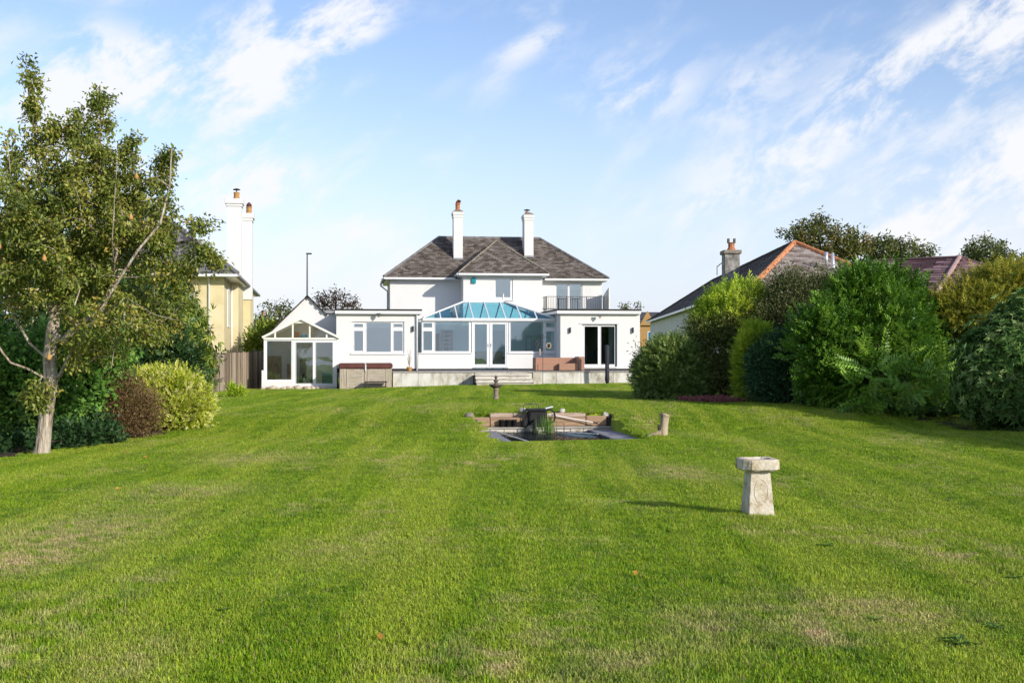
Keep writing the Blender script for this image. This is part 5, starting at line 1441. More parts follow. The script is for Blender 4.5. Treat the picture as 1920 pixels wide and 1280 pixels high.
# ---------------------------------------------------------------- neighbouring houses
class Frame:
    """local frame of a neighbouring building: origin (world), turned by ang"""
    def __init__(s, o, ang): s.o = Vector(o); s.a = ang; s.c, s.s = math.cos(ang), math.sin(ang)
def nthing(name, label, cat, o, ang):
    t = thing(name, label, cat, tuple(o), rot=ang); t['base'] = [0, 0, 0]; return t
def build_yellow_house():
    d = 55.0
    K = pw(445, 514, d); ang = math.radians(9.5)
    ze = K.z
    t = nthing('neighbour_house', 'yellow rendered neighbouring house with grey slate roof and tall white chimney', 'house', (K.x, K.y, 0), ang)
    W, D = 10.5, 21.0                              # eave to eave; local x runs left as negative, y runs back
    ov = .65
    H = 4.2
    part(t, 'wall', plate(-W + ov, -ov, -.2, ze - .1, ov, ov + .25, [(-3.2, -1.95, 2.6, 4.6)]), M['yellow_render'])
    part(t, 'wall', MB().box(-ov - .25, -ov, ov + .25, D - ov, -.2, ze - .1), M['yellow_render'])
    part(t, 'bay_wall', MB().box(-ov + .002, -ov + .38, 5.0, 9.0, -.2, ze - .1), M['yellow_render'])
    part(t, 'bay_wall', MB().box(-ov + .002, -ov + .55, 13.0, 16.5, -.2, ze - .1), M['yellow_render'])
    window(t, 'window', (-3.2, -1.95, 2.6, 4.6), ov + .05, [(-3.12, -2.62, 2.7, 4.5), (-2.52, -2.03, 2.7, 4.5)], 'glass')
    room(t, (-3.2, -1.95, 2.6, 4.6), ov + .26, 2.5, 'room_dark')
    for z0, z1 in ((3.0, 4.9), (-.1, .9)):
        w = part(t, 'side_window', MB().box(-ov + .001, -ov + .05, 2.6, 3.9, z0, z1), M['upvc'])
        part(t, 'pane', MB().box(-ov + .051, -ov + .056, 2.75, 3.75, z0 + .12, z1 - .12), M['glass_dark'], sub=w)
    E = [(-W, 0, ze), (0, 0, ze), (0, D, ze), (-W, D, ze)]
    A, B = (-W / 2, W / 2, ze + H), (-W / 2, D - W / 2, ze + H)
    rf = part(t, 'roof', MB().poly([E[0], E[1], A]).poly([E[1], E[2], B, A]).poly([E[2], E[3], B]).poly([E[3], E[0], A, B]).poly(E[::-1]), M['tile_base'])
    tile_slope(t, 'roof_tiles', [E[0], E[1], A], .26, .17, .018, 'tile_grey', sub=rf)
    tile_slope(t, 'roof_tiles', [E[1], E[2], B, A], .26, .17, .018, 'tile_grey', sub=rf)
    up = Vector((0, 0, .04))
    for a, b in ((E[1], A), (E[0], A), (A, B)): ridge_run(t, Vector(a) + up, Vector(b) + up, .13, 'ridge_grey', rf, seg=.45)
    part(t, 'soffit', MB().box(-W + .06, -.06, .06, D - .06, ze - .13, ze - .03), M['upvc'])
    eave_gutter(t, [(-W, -.04, ze - .06), (0, -.04, ze - .06)], .07); eave_gutter(t, [(.04, 0, ze - .06), (.04, D, ze - .06)], .07, 'lead')
    downpipe(t, [(-1.35, .3, ze - .1), (-1.35, ov - .06, ze - .35), (-1.35, ov - .06, 0)], .045)
    downpipe(t, [(-ov + .08, 4.6, ze - .2), (-ov + .08, 4.6, 0)], .045)
    # chimney breast with two stacks, standing at the side wall
    def local(p):
        q = Vector((p.x - K.x, p.y - K.y)); c, s = math.cos(ang), math.sin(ang)
        return (q.x * c + q.y * s, -q.x * s + q.y * c, p.z)
    a0, a1 = local(pw(425.5, 372, 63)), local(pw(452, 372, 63))
    b1 = local(pw(469, 403, 65)); 
    def stack(x0, x1, y0, y1, zt, nm):
        ch = part(t, 'chimney', MB().box(x0, x1, y0, y1, ze - .8, zt), M['render'])
        part(t, 'chimney_cap', MB().box(x0 - .05, x1 + .05, y0 - .05, y1 + .05, zt - .42, zt - .28), M['render'], .02, sub=ch)
        part(t, 'chimney_cap', MB().box(x0 - .11, x1 + .11, y0 - .11, y1 + .11, zt - .28, zt), M['render'], .02, sub=ch)
        cx, cy = (x0 + x1) / 2 + .1, (y0 + y1) / 2
        part(t, 'chimney_pot', MB().lathe([(.16, 0), (.17, .1), (.15, .14), (.15, .34), (.17, .36), (.15, .4)], (cx, cy, zt), 12), M['terra_yellow'], sub=ch)
        part(t, 'chimney_cowl', MB().lathe([(.03, .4), (.03, .5), (.19, .52), (.2, .56), (.02, .62)] if nm else [(.14, .4), (.16, .5), (.08, .62), (.02, .66)], (cx, cy, zt), 12), M['black_metal'] if nm else M['tub_lid'], sub=ch)
    stack(a0[0], a1[0], a0[1], a0[1] + 1.0, a0[2], 1)
    stack(a1[0] - .05, a1[0] + (469 - 452) * 65 / F, a0[1] + 1.02, a0[1] + 2.1, b1[2], 0)
build_yellow_house()

def build_bungalow():
    """roof seen end-on over the shrubs; world coordinates with the near hip corner as origin"""
    K = 1.62
    L_ = pw(1412, 537, 38.6 * K); R_ = pw(1686, 536, 38.9 * K); A = pw(1490, 456, 43.0 * K)
    z_e = (L_.z + R_.z) / 2; L_.z = R_.z = z_e
    Fr = pw(1336, 528, 67.0 * K); Fr.z = A.z
    Cn = pw(1213, 603.5, 89.0 * K); Cn.z = z_e
    off = R_ - L_
    Cr = Cn + off
    t = nthing('bungalow', 'cream bungalow with tiled roof coloured darker on its shaded side, orange hip tiles and grey chimney', 'bungalow', (L_.x, L_.y, 0), 0)
    o = Vector((L_.x, L_.y, 0))
    l, r, a, f, c, cr = [p - o for p in (L_, R_, A, Fr, Cn, Cr)]
    rf = part(t, 'roof', MB().poly([l, r, a]).poly([c, l, a, f]).poly([cr, c, f]).poly([r, cr, f, a]).poly([l, c, cr, r]), M['tile_base'])
    tile_slope(t, 'roof_tiles', [l, r, a], .42, .30, .03, 'tile_pale', sub=rf)
    tile_slope(t, 'roof_tiles', [c, l, a], .5, .42, .03, 'tile_dark_and_shaded', sub=rf)  # left slope faces away from the sun; its shade is in the tile colour
    tile_slope(t, 'roof_tiles', [c, a, f], .5, .42, .03, 'tile_dark_and_shaded', sub=rf, e=(l - c))
    up = Vector((0, 0, .05))
    ridge_run(t, l + up, a + up, .16, 'ridge_orange', rf, .6); ridge_run(t, r + up, a + up, .16, 'ridge_orange', rf, .6); ridge_run(t, a + up, f + up, .15, 'tile_dark_and_shaded', rf, 1.0)
    ridge_run(t, c + up, f + up, .15, 'tile_dark_and_shaded', rf, 1.0)
    # walls under the eaves
    s = Vector((.35, 0, 0)); q = Vector((0, .5, 0))
    w = MB().slab([l + s + q + Vector((0, 0, -.08)), c + s - q + Vector((0, 0, -.08)), Vector((c.x + .35, c.y - .5, 0)), Vector((l.x + .35, l.y + .5, 0))], (.25, 0, 0))
    part(t, 'side_wall', w, M['cream_render'])
    part(t, 'front_wall', MB().box(l.x + .62, r.x - .35, l.y + .5, l.y + .75, 0, z_e - .08), M['cream_render'])
    part(t, 'end_wall', MB().box(c.x + .62, cr.x - .35, c.y - .75, c.y - .5, 0, z_e - .08), M['cream_render'])
    part(t, 'gutter', MB().bar(l + Vector((-.06, 0, -.05)), c + Vector((-.06, 0, -.05)), .2, .18), M['upvc'])
    # chimney on the left slope
    p0 = pw(1357.5, 476, 52 * K) - o; p1 = pw(1385, 476, 52 * K) - o
    zb = (pw(1370, 525, 52 * K) - o).z
    ch = part(t, 'chimney', MB().box(p0.x, p1.x, p0.y - .4, p0.y + .9, zb - .5, p0.z), M['chimney_grey'], .01)
    part(t, 'chimney_cap', MB().box(p0.x - .12, p1.x + .12, p0.y - .55, p0.y + 1.05, p0.z - .02, p0.z + .25), M['stone_grey'], .03, sub=ch)
    cx = (p0.x + p1.x) / 2
    part(t, 'chimney_pot', MB().lathe([(.33, 0), (.28, .13), (.23, .2), (.23, .5), (.28, .52)], (cx, p0.y, p0.z + .251), 12), M['terracotta'], sub=ch)
    zc = p0.z + .775
    part(t, 'chimney_cowl', MB().box(cx - .28, cx - .15, p0.y - .16, p0.y + .16, zc + .04, zc + .32).box(cx + .15, cx + .28, p0.y - .16, p0.y + .16, zc + .04, zc + .32).box(cx - .28, cx + .28, p0.y - .16, p0.y + .16, zc, zc + .039), M['stone_dark'], sub=ch)
    # television bracket left of the chimney, two flue pipes on the near slope
    b0, b1, b2 = pw(1344.5, 516, 54 * K) - o, pw(1344.5, 500, 54 * K) - o, pw(1357, 490, 53 * K) - o
    part(t, 'aerial_bracket', MB().tube([b0, b1, b2], .035, 6), M['grey_metal'])
    for x, y0, y1 in ((1549.5, 472.5, 498), (1561, 474, 532)):
        a_, b_ = pw(x, y0, 40.2 * K) - o, pw(x + (3 if y1 > 510 else 0), y1, 40.2 * K) - o
        part(t, 'flue_pipe', MB().tube([a_, b_], .09, 10), M['steel'], smooth=True)
    # clay pot of the rear stack
    q = pw(1668, 520, 46 * K) - o
    part(t, 'clay_pot', MB().lathe([(.16, -.9), (.14, .2), (.16, .25), (.06, .55)], tuple(q), 10), M['terracotta'])
build_bungalow()
def build_red_house():
    d = 78.0
    A = pw(1799, 483, d + 5); z_e = pw(1752, 560, d).z
    L_ = pw(1751, 560, d); o = Vector((L_.x, L_.y, 0))
    R_ = Vector((L_.x + 10.8, L_.y + .9, z_e)); B = Vector((L_.x - 6, L_.y + 4.0, z_e)); A2 = Vector((A.x - 5, A.y + 3.6, A.z)); BR = R_ + Vector((-2.5, 9, 0))
    L_.z = z_e
    t = nthing('red_roof_house', 'house beyond the hedge with plum red tiled hipped roof', 'house', o, 0)
    l, r, b, a, a2, br = [p - o for p in (L_, R_, B, A, A2, BR)]
    rf = part(t, 'roof', MB().poly([l, r, a]).poly([b, l, a, a2]).poly([r, br, a]).poly([br, b, a2, a]), M['tile_red'])
    tile_slope(t, 'roof_tiles', [l, r, a], .36, .42, .05, 'tile_red', sub=rf)
    tile_slope(t, 'roof_tiles', [b, l, a], 1.2, .42, .05, 'tile_red', sub=rf); tile_slope(t, 'roof_tiles', [b, a, a2], 1.2, .42, .05, 'tile_red', sub=rf, e=(l - b))
    up = Vector((0, 0, .05))
    ridge_run(t, l + up, a + up, .18, 'ridge_pink', rf, .6); ridge_run(t, r + up, a + up, .10, 'tile_red', rf, .6); ridge_run(t, a2 + up, a + up, .10, 'tile_red', rf, .6)
    part(t, 'wall', MB().slab([l + Vector((.4, .5, -.1)), r + Vector((-.4, .5, -.1)), Vector((r.x - .4, r.y + .5, 0)), Vector((l.x + .4, l.y + .5, 0))], (0, .25, 0)), M['cream_render'])
    part(t, 'wall', MB().slab([l + Vector((.3, .8, -.1)), b + Vector((.8, .8, -.1)), Vector((b.x + .8, b.y + .8, 0)), Vector((l.x + .3, l.y + .8, 0))], (0, .25, 0)), M['cream_render'])
build_red_house()
def build_far_houses():
    d = 172.0
    a, b = pw(1195, 600, d), pw(1232, 600, d)
    o = Vector((a.x, a.y, 0))
    t = nthing('brick_house', 'buff brick house with grey roof glimpsed past the right extension', 'house', o, 0)
    z1 = pw(1200, 602, d).z
    part(t, 'wall', MB().box(0, b.x - a.x + 1, 0, 12, 0, z1), M['brick'])
    r = pw(1208, 586.5, d + 6).z
    w = b.x - a.x + 1
    part(t, 'roof', MB().slab([(-.3, -.4, z1), (w, -.4, z1), (w, 6, r), (-.3, 6, r)], (0, 0, .12)), M['tile_grey'])
    part(t, 'gable', MB().slab([(.3, -.42, z1 - .6), (2.6, -.42, z1 - .6), (1.45, -.42, z1 + 1.5)], (0, .2, 0)), M['brick'])
    wn = part(t, 'window', MB().box(1.5, 2.6, -.04, -.005, z1 - 3.6, z1 - 1.5), M['upvc']); part(t, 'pane', MB().box(1.6, 2.5, -.05, -.041, z1 - 3.5, z1 - 1.6), M['blue_plastic'], sub=wn)
    d = 85.0
    a = pw(466, 600, d); o = Vector((a.x, a.y, 0))
    t = nthing('cottage', 'distant cottage with grey roof and a small chimney left of the garage', 'house', o, 0)
    ze, zr = pw(480, 640, d).z, pw(480, 602, d).z
    part(t, 'wall', MB().box(0, 5, .3, 6, 0, ze), M['cream_render'])
    rf = part(t, 'roof', MB().slab([(-.3, 0, ze), (5.3, 0, ze), (5.3, 3.2, zr), (-.3, 3.2, zr)], (0, 0, .1)), M['tile_base'])
    tile_slope(t, 'roof_tiles', [(-.3, 0, ze + .1), (5.3, 0, ze + .1), (5.3, 3.2, zr + .1), (-.3, 3.2, zr + .1)], .3, .2, .02, 'tile_grey', sub=rf)
    c0, c1 = pw(470, 592, d), pw(481, 592, d)
    ch = part(t, 'chimney', MB().box(c0.x - o.x, c1.x - o.x, 2.9, 3.5, zr - .5, c0.z), M['concrete'])
    part(t, 'chimney_cap', MB().box(c0.x - o.x - .08, c1.x - o.x + .08, 2.82, 3.58, c0.z, c0.z + .12), M['concrete'], sub=ch)
    part(t, 'chimney_pot', MB().lathe([(.13, 0), (.11, .1), (.11, .35), (.13, .38)], ((c0.x + c1.x) / 2 - o.x, 3.2, c0.z + .121), 10), M['terracotta'], sub=ch)
build_far_houses()
def build_lamp():
    d = 80.0
    b = pw(576, 560, d); tp = pw(576, 477, d)
    t = thing('street_lamp', 'thin grey street lamp rising behind the garage gable', 'street lamp', (b.x, b.y, 0), rot=0)
    t['base'] = [b.x, b.y, 0]
    part(t, 'column', MB().tube([(b.x, b.y, 0), (b.x, b.y, b.z), (b.x, b.y, tp.z)], [.09, .06, .045], 8), M['grey_metal'])
    part(t, 'lamp_head', MB().box(b.x - .08, b.x + .32, b.y - .1, b.y + .1, tp.z, tp.z + .1), M['grey_metal'], .03)
build_lamp()

# ---------------------------------------------------------------- foliage engine
def norm(a): return a / np.maximum(np.linalg.norm(a, axis=-1, keepdims=True), 1e-9)
def leaf_tpl(w=.45, fold=.12, curl=.12):
    """one leaf along +y, unit length, folded on its midrib"""
    v = np.array([(0, 0, 0), (-w / 2, .42, fold), (0, 1, -curl), (w / 2, .42, fold)])
    return v, [(0, 3, 2), (0, 2, 1)]
def combo(items, tpl):
    """template of several leaves: items = (pos, dir, up, size)"""
    V, Fc = [], []
    tv, tf = tpl
    for p, d, u, s in items:
        y = norm(np.array(d, float)); x = norm(np.cross(y, np.array(u, float))); z = np.cross(x, y)
        n = sum(len(a) for a in V)
        V.append(np.array(p) + s * (tv[:, :1] * x + tv[:, 1:2] * y + tv[:, 2:] * z))
        Fc += [tuple(i + n for i in f) for f in tf]
    return np.concatenate(V), Fc
def tpl_whorl(n=8, w=.3, tilt=.35):
    it = []
    for k in range(n):
        a = 2 * math.pi * k / n + .3 * (k % 2)
        it.append(((0, 0, 0), (math.cos(a), tilt + .25 * (k % 3), math.sin(a)), (0, 1, 0), 1 - .12 * (k % 3)))
    v, f = combo(it, leaf_tpl(w)); return v, f
def tpl_spray(n=7, w=.42, leaf=.42):
    """leaves alternating along a shoot of unit length (+y)"""
    it = []
    for k in range(n):
        y = (k + .6) / n; s = 1 if k % 2 else -1; a = 2.2 * k
        it.append(((.0, y * .75, 0), (s * .8 * math.cos(a * .4), .75, .45 * math.sin(a)), (0, .3, 1), leaf * (1.1 - .35 * y)))
    it.append(((0, .75, 0), (0, 1, 0), (0, 0, 1), leaf * .8))
    return combo(it, leaf_tpl(w))
def tpl_pinnate(n=9, w=.40):
    it = []
    for k in range(n):
        y = .14 + .86 * k / n
        for s in (-1, 1):
            it.append(((0, y, -.15 * y * y), (s, .35, -.12), (0, 0, 1), .21 * (1.1 - .6 * abs(y - .4))))
    it.append(((0, .95, -.14), (0, 1, -.3), (0, 0, 1), .2))
    return combo(it, leaf_tpl(w, .05))
def tpl_droop(n=6, w=.13):
    it = []
    for k in range(n):
        a = 2 * math.pi * k / n
        it.append(((0, .1 * k / n, 0), (math.cos(a) * .7, .35, math.sin(a) * .5 - .75), (0, 1, .2), .8 + .3 * (k % 2)))
    return combo(it, leaf_tpl(w, .02, .25))
def place(tpl, P, D, U, S, rnd, jit=.25):
    """vertices of every copy of tpl; returns verts, tris, per-vertex rnd"""
    tv, tf = tpl
    D = norm(D); X = norm(np.cross(D, U)); Z = np.cross(X, D)
    V = P[:, None] + S[:, None, None] * (tv[None, :, 0:1] * X[:, None] + tv[None, :, 1:2] * D[:, None] + tv[None, :, 2:3] * Z[:, None])
    n, k = V.shape[:2]
    tf = np.array(tf)
    T = (np.arange(n)[:, None, None] * k + tf[None]).reshape(-1, 3)
    nl = k // 4
    r = np.clip(rnd[:, None] + RNG.normal(0, jit * .5, (n, nl)), 0, 1)
    r = np.repeat(r, 4, axis=1)
    return V.reshape(-1, 3), T, r.ravel()
def fast_mesh(name, V, T, r, mat, off):
    me = bpy.data.meshes.new(name)
    n, m = len(V), len(T)
    me.vertices.add(n); me.vertices.foreach_set('co', (V - np.array(off)).astype(np.float32).ravel())
    me.loops.add(m * 3); me.loops.foreach_set('vertex_index', T.astype(np.int32).ravel())
    me.polygons.add(m); me.polygons.foreach_set('loop_start', np.arange(0, m * 3, 3, dtype=np.int32)); me.polygons.foreach_set('loop_total', np.full(m, 3, np.int32))
    me.update(calc_edges=True)
    a = me.attributes.new('rnd', 'FLOAT', 'POINT'); a.data.foreach_set('value', np.asarray(r, np.float32))
    me.materials.append(mat)
    return me
def lump(D, seed, amp=.22, f=3.0):
    """smooth bumps over directions"""
    rg = np.random.default_rng(seed); o = np.zeros(len(D))
    for k in range(7):
        w = rg.normal(0, f * (1 + .35 * k), 3); o += np.sin(D @ w + rg.uniform(0, 6.28)) / (1 + .5 * k)
    return 1 + amp * o / 2.2
def crown_points(blobs, n, seed, shell=.16, amp=.2, f=3.0):
    """points near the surface of a union of lumpy ellipsoids [(centre, radii)], with outward directions"""
    rg = np.random.default_rng(seed)
    C_ = np.array([b[0] for b in blobs], float); R_ = np.array([b[1] for b in blobs], float)
    area = (R_[:, 0] * R_[:, 1] + R_[:, 1] * R_[:, 2] + R_[:, 0] * R_[:, 2]); pr = area / area.sum()
    k = rg.choice(len(blobs), int(n * 2.2), p=pr)
    D = norm(rg.normal(size=(len(k), 3)))
    q = np.zeros(len(k))
    for b in range(len(blobs)):
        s = k == b; q[s] = lump(D[s], seed * 13 + b, amp, f)
    rad = q * (1 - np.abs(rg.normal(0, shell, len(k))))
    P = C_[k] + D * R_[k] * rad[:, None]
    inner = np.full(len(k), 9.0)
    for b in range(len(blobs)):
        s = k != b
        inner[s] = np.minimum(inner[s], np.linalg.norm((P[s] - C_[b]) / R_[b], axis=1))
    keep = inner > .80
    P, D, k = P[keep][:n], norm(D[keep][:n] / R_[k[keep][:n]]), k[keep][:n]
    return P, D
def pblob(x, y, d, rx, ry, rd=None):
    """ellipsoid from the picture: centre (x, y) at distance d, half sizes rx, ry in picture pixels, depth rd in metres"""
    k = d / F
    return (tuple(pw(x, y, d)), (rx * k, (rd if rd else rx * k * .9), ry * k))
def shrub(name, label, cat, foot, blobs, tpl, size, mat, nclu, per, up=.35, spread=.16, seed=1, shell=.10, amp=.2, f=3.2, stems=7, stem_mat='bark_dark', fill=.35, jit=.25, group=None, crown='foliage', stem_r=.03, outw=.6, rand=.5, clump_tone=.35, face=.5):
    """a shrub: stems from the foot plus leaf clumps all round its volume"""
    fx, fy = foot; g = float(gz(fx, fy)); base = (fx, fy, g)
    t = thing(name, label, cat, base, rot=0, group=group)
    rg = np.random.default_rng(seed)
    P, D = crown_points(blobs, nclu, seed, shell, amp, f)
    ok = P[:, 2] > gz(P[:, 0], P[:, 1]) + .03; P, D = P[ok], D[ok]
    n = len(P)
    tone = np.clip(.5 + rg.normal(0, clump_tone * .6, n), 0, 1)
    idx = np.repeat(np.arange(n), per)
    off = rg.normal(0, 1, (len(idx), 3)) * spread
    LP = P[idx] + off
    LD = norm(D[idx] * outw + norm(off) * rand * .8 + rg.normal(0, rand * .5, (len(idx), 3)) + np.array([0, 0, up]))
    U = norm(np.array([0, 0, 1.0]) * (1 - face) + D[idx] * face * 1.4 + rg.normal(0, .4, (len(idx), 3)))
    S = size * rg.uniform(.65, 1.25, len(idx))
    V, T, r = place(tpl, LP, LD, U, S, tone[idx], jit)
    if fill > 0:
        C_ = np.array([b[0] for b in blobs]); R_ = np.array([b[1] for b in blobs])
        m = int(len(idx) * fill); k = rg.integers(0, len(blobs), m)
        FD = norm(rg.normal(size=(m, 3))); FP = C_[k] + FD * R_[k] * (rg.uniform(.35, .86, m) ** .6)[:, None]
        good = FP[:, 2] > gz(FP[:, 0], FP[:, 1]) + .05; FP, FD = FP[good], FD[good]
        V2, T2, r2 = place(tpl, FP, norm(FD + rg.normal(0, .6, FD.shape)), norm(rg.normal(size=FD.shape)), size * rg.uniform(1.0, 1.5, len(FP)), np.full(len(FP), .3), jit)  # inner leaves toned darker, shade inside the crown put into their colour
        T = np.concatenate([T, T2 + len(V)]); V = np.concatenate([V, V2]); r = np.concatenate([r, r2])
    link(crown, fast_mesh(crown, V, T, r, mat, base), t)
    C_ = [Vector(b[0]) for b in blobs]
    for k in range(stems):
        c = C_[k % len(C_)]; rr = blobs[k % len(C_)][1]
        e = c + Vector((rg.uniform(-.6, .6) * rr[0], rg.uniform(-.6, .6) * rr[1], rg.uniform(-.1, .6) * rr[2]))
        b = Vector((fx + rg.uniform(-.12, .12), fy + rg.uniform(-.12, .12), g - .05))
        mid = b.lerp(e, .5) + Vector((rg.uniform(-.1, .1), rg.uniform(-.1, .1), .1))
        me = MB().tube([b, b.lerp(mid, .5), mid, e], [stem_r, stem_r * .85, stem_r * .6, stem_r * .25], 6).mesh('stem', M[stem_mat], base)
        link('stem', me, t)
    return t

def grow(limbs, targets, rg, step=.35):
    """skeleton: limbs are polylines of points (first starts at the root); every target is tied to the nearest node by a bowed twig.
       returns node positions, parents, twig node lists"""
    pos, par = [], []
    def addnode(p, q): pos.append(np.array(p, float)); par.append(q); return len(pos) - 1
    for li, l in enumerate(limbs):
        l = [np.array(p, float) for p in l]
        if li == 0: last = addnode(l[0], -1)
        else:
            dd = [np.linalg.norm(p - l[0]) for p in pos]; last = int(np.argmin(dd))
        for p in l[1:]:
            a = pos[last]; n = max(1, int(np.linalg.norm(p - a) / step))
            for k in range(1, n + 1):
                q = a + (p - a) * k / n + (rg.normal(0, .012, 3) if k < n else 0)
                last = addnode(q, last)
    T = np.array(targets); A = np.array(pos)
    dist = np.array([np.min(np.linalg.norm(A - t, axis=1)) for t in T])
    twigs = []
    buf = np.zeros((len(pos) + len(T) * 12, 3)); buf[:len(pos)] = A; cnt = len(pos)
    for i in np.argsort(dist):
        t = T[i]; v = t - buf[:cnt]; dd = np.linalg.norm(v, axis=1)
        pen = dd * (1 + .35 * (v[:, 2] < -.1)) ; j = int(np.argmin(pen))
        a = buf[j].copy(); L_ = dd[j]
        n = int(np.clip(L_ / .22, 2, 9)); side = rg.normal(0, .10, 3) * L_; side[2] = abs(side[2]) * .8
        last = j; tw = []
        for k in range(1, n + 1):
            f_ = k / n
            q = a + (t - a) * f_ + side * math.sin(math.pi * f_) + rg.normal(0, .015, 3)
            last = addnode(q, last); buf[cnt] = q; cnt += 1; tw.append(last)
        twigs.append(tw)
    return np.array(pos), np.array(par), twigs
def branch_mesh(pos, par, R, r0, thick=None):
    """tapering limbs by the pipe rule, root radius R"""
    n = len(pos); kids = np.zeros(n, int)
    for p in par:
        if p >= 0: kids[p] += 1
    tips = max(2, int((kids == 0).sum())); e = math.log(tips) / math.log(R / r0)
    acc = np.zeros(n)
    order = range(n - 1, -1, -1)
    for i in order:
        if kids[i] == 0: acc[i] = 1
        if par[i] >= 0: acc[par[i]] += acc[i]
    rad = r0 * acc ** (1 / e)
    V, Fc = [], []
    for i in range(n):
        p = par[i]
        if p < 0: continue
        a, b = Vector(pos[p]), Vector(pos[i]); d = b - a
        if d.length < 1e-5: continue
        d.normalize(); ra, rb = rad[p], rad[i]
        if kids[p] > 1 and ra > rb * 1.7: ra = rb * 1.35
        k = 10 if rb > .05 else (6 if rb > .012 else 4)
        s = d.cross(Vector((0, 0, 1)) if abs(d.z) < .9 else Vector((1, 0, 0))).normalized(); t = d.cross(s)
        m = len(V); b = b + d * rb * .4
        for c, r in ((a, ra), (b, rb)):
            for q in range(k):
                an = 2 * math.pi * q / k; V.append(tuple(c + (s * math.cos(an) + t * math.sin(an)) * r))
        for q in range(k): Fc.append((m + q, m + (q + 1) % k, m + k + (q + 1) % k, m + k + q))
    return V, Fc, rad
def tree(name, label, foot, limbs, targets, leaf, size, mat, per, R, r0=.004, bark='bark', seed=1, droop=.3, spread=.07, along=.6, group=None, cat='tree', tone_of=None):
    rg = np.random.default_rng(seed)
    base = tuple(foot)
    t = thing(name, label, cat, base, rot=0, group=group)
    pos, par, twigs = grow(limbs, targets, rg)
    V, Fc, rad = branch_mesh(pos, par, R, r0)
    mb = MB(); mb.v, mb.f = V, Fc
    part(t, 'trunk', mb, M[bark], smooth=True)
    P, D, tone = [], [], []
    for tw in twigs:
        pts = pos[tw]; n = per
        s = np.concatenate([[0], np.cumsum(np.linalg.norm(np.diff(pts, axis=0), axis=1))]) if len(pts) > 1 else np.array([0.])
        q = s[-1] - np.minimum(s[-1], along) * rg.random(n) ** .8
        pp = np.stack([np.interp(q, s, pts[:, c]) for c in range(3)], -1)
        dd = norm(pts[-1] - pts[0]) if len(pts) > 1 else np.array([0, 0, 1.])
        P.append(pp + rg.normal(0, spread, (n, 3))); D.append(dd[None] * .5 + rg.normal(0, .6, (n, 3)) + np.array([0, 0, -droop])); tone.append(np.full(n, np.clip(rg.normal(.5, .22), 0, 1)))
    P, D, tone = np.concatenate(P), np.concatenate(D), np.concatenate(tone)
    U = norm(np.array([0, 0, 1.0]) + rg.normal(0, .6, D.shape))
    V, T, r = place(leaf, P, D, U, size * rg.uniform(.6, 1.2, len(P)), tone, .4)
    link('crown', fast_mesh('crown', V, T, r, mat, base), t)
    return t, P
def fill_targets(blobs, n, seed, inner=.25):
    rg = np.random.default_rng(seed); C_ = np.array([b[0] for b in blobs]); R_ = np.array([b[1] for b in blobs])
    vol = R_.prod(axis=1); k = rg.choice(len(blobs), n, p=vol / vol.sum()); D = norm(rg.normal(size=(n, 3)))
    return C_[k] + D * R_[k] * (rg.uniform(inner ** 2, 1, n) ** .5)[:, None] * lump(D, seed, .15)[:, None]

# leaf colours
LM = {}
LM['pear'] = leaf_material('pear_leaf', [C(0.088, 0.129, 0.021), C(0.170, 0.224, 0.036), C(0.265, 0.300, 0.053), C(0.447, 0.376, 0.082)], .4, .3)
LM['hazel'] = leaf_material('hazel_leaf', [C(0.052, 0.114, 0.024), C(0.101, 0.229, 0.035), C(0.186, 0.372, 0.058), C(0.316, 0.460, 0.086)], .5, .3)
LM['dark'] = leaf_material('dark_evergreen_leaf', [C(0.022, 0.051, 0.018), C(0.046, 0.104, 0.027), C(0.081, 0.160, 0.036)], .35, .15, .5)
LM['ivy'] = leaf_material('ivy_leaf', [C(0.014, 0.038, 0.012), C(0.030, 0.075, 0.022), C(0.061, 0.121, 0.036)], .5, .15, .2)
LM['brown'] = leaf_material('russet_leaf', [C(0.106, 0.058, 0.029), C(0.202, 0.115, 0.054), C(0.192, 0.163, 0.048), C(0.307, 0.192, 0.086)], .6, .2)
LM['varieg'] = leaf_material('variegated_leaf', [C(0.17, 0.26, 0.01), C(0.4, 0.5, 0.015), C(0.7, 0.7, 0.07), C(0.85, 0.82, 0.4)], .45, .25)
LM['bamboo'] = leaf_material('bamboo_leaf', [C(0.064, 0.120, 0.015), C(0.156, 0.239, 0.028), C(0.276, 0.368, 0.046), C(0.442, 0.460, 0.092)], .45, .3)
LM['laurel'] = leaf_material('laurel_leaf', [C(0.057, 0.116, 0.025), C(0.128, 0.219, 0.042), C(0.245, 0.335, 0.073), C(0.438, 0.490, 0.154)], .32, .2, .55)
LM['gold_green'] = leaf_material('yellow_green_leaf', [C(0.131, 0.241, 0.018), C(0.286, 0.438, 0.026), C(0.460, 0.592, 0.038), C(0.656, 0.700, 0.066)], .45, .3)
LM['mixed'] = leaf_material('hedge_leaf', [C(0.050, 0.083, 0.022), C(0.110, 0.152, 0.038), C(0.207, 0.235, 0.060), C(0.360, 0.304, 0.110)], .5, .25)
LM['camellia'] = leaf_material('camellia_leaf', [C(0.027, 0.068, 0.027), C(0.047, 0.120, 0.043), C(0.095, 0.202, 0.073)], .4, .1, .3)
LM['grey'] = leaf_material('grey_green_leaf', [C(0.055, 0.075, 0.025), C(0.1, 0.125, 0.04), C(0.16, 0.175, 0.06), C(0.21, 0.19, 0.09)], .55, .25)
LM['lush'] = leaf_material('lush_green_leaf', [C(0.037, 0.093, 0.011), C(0.084, 0.196, 0.017), C(0.145, 0.298, 0.025), C(0.222, 0.374, 0.037)], .4, .28)
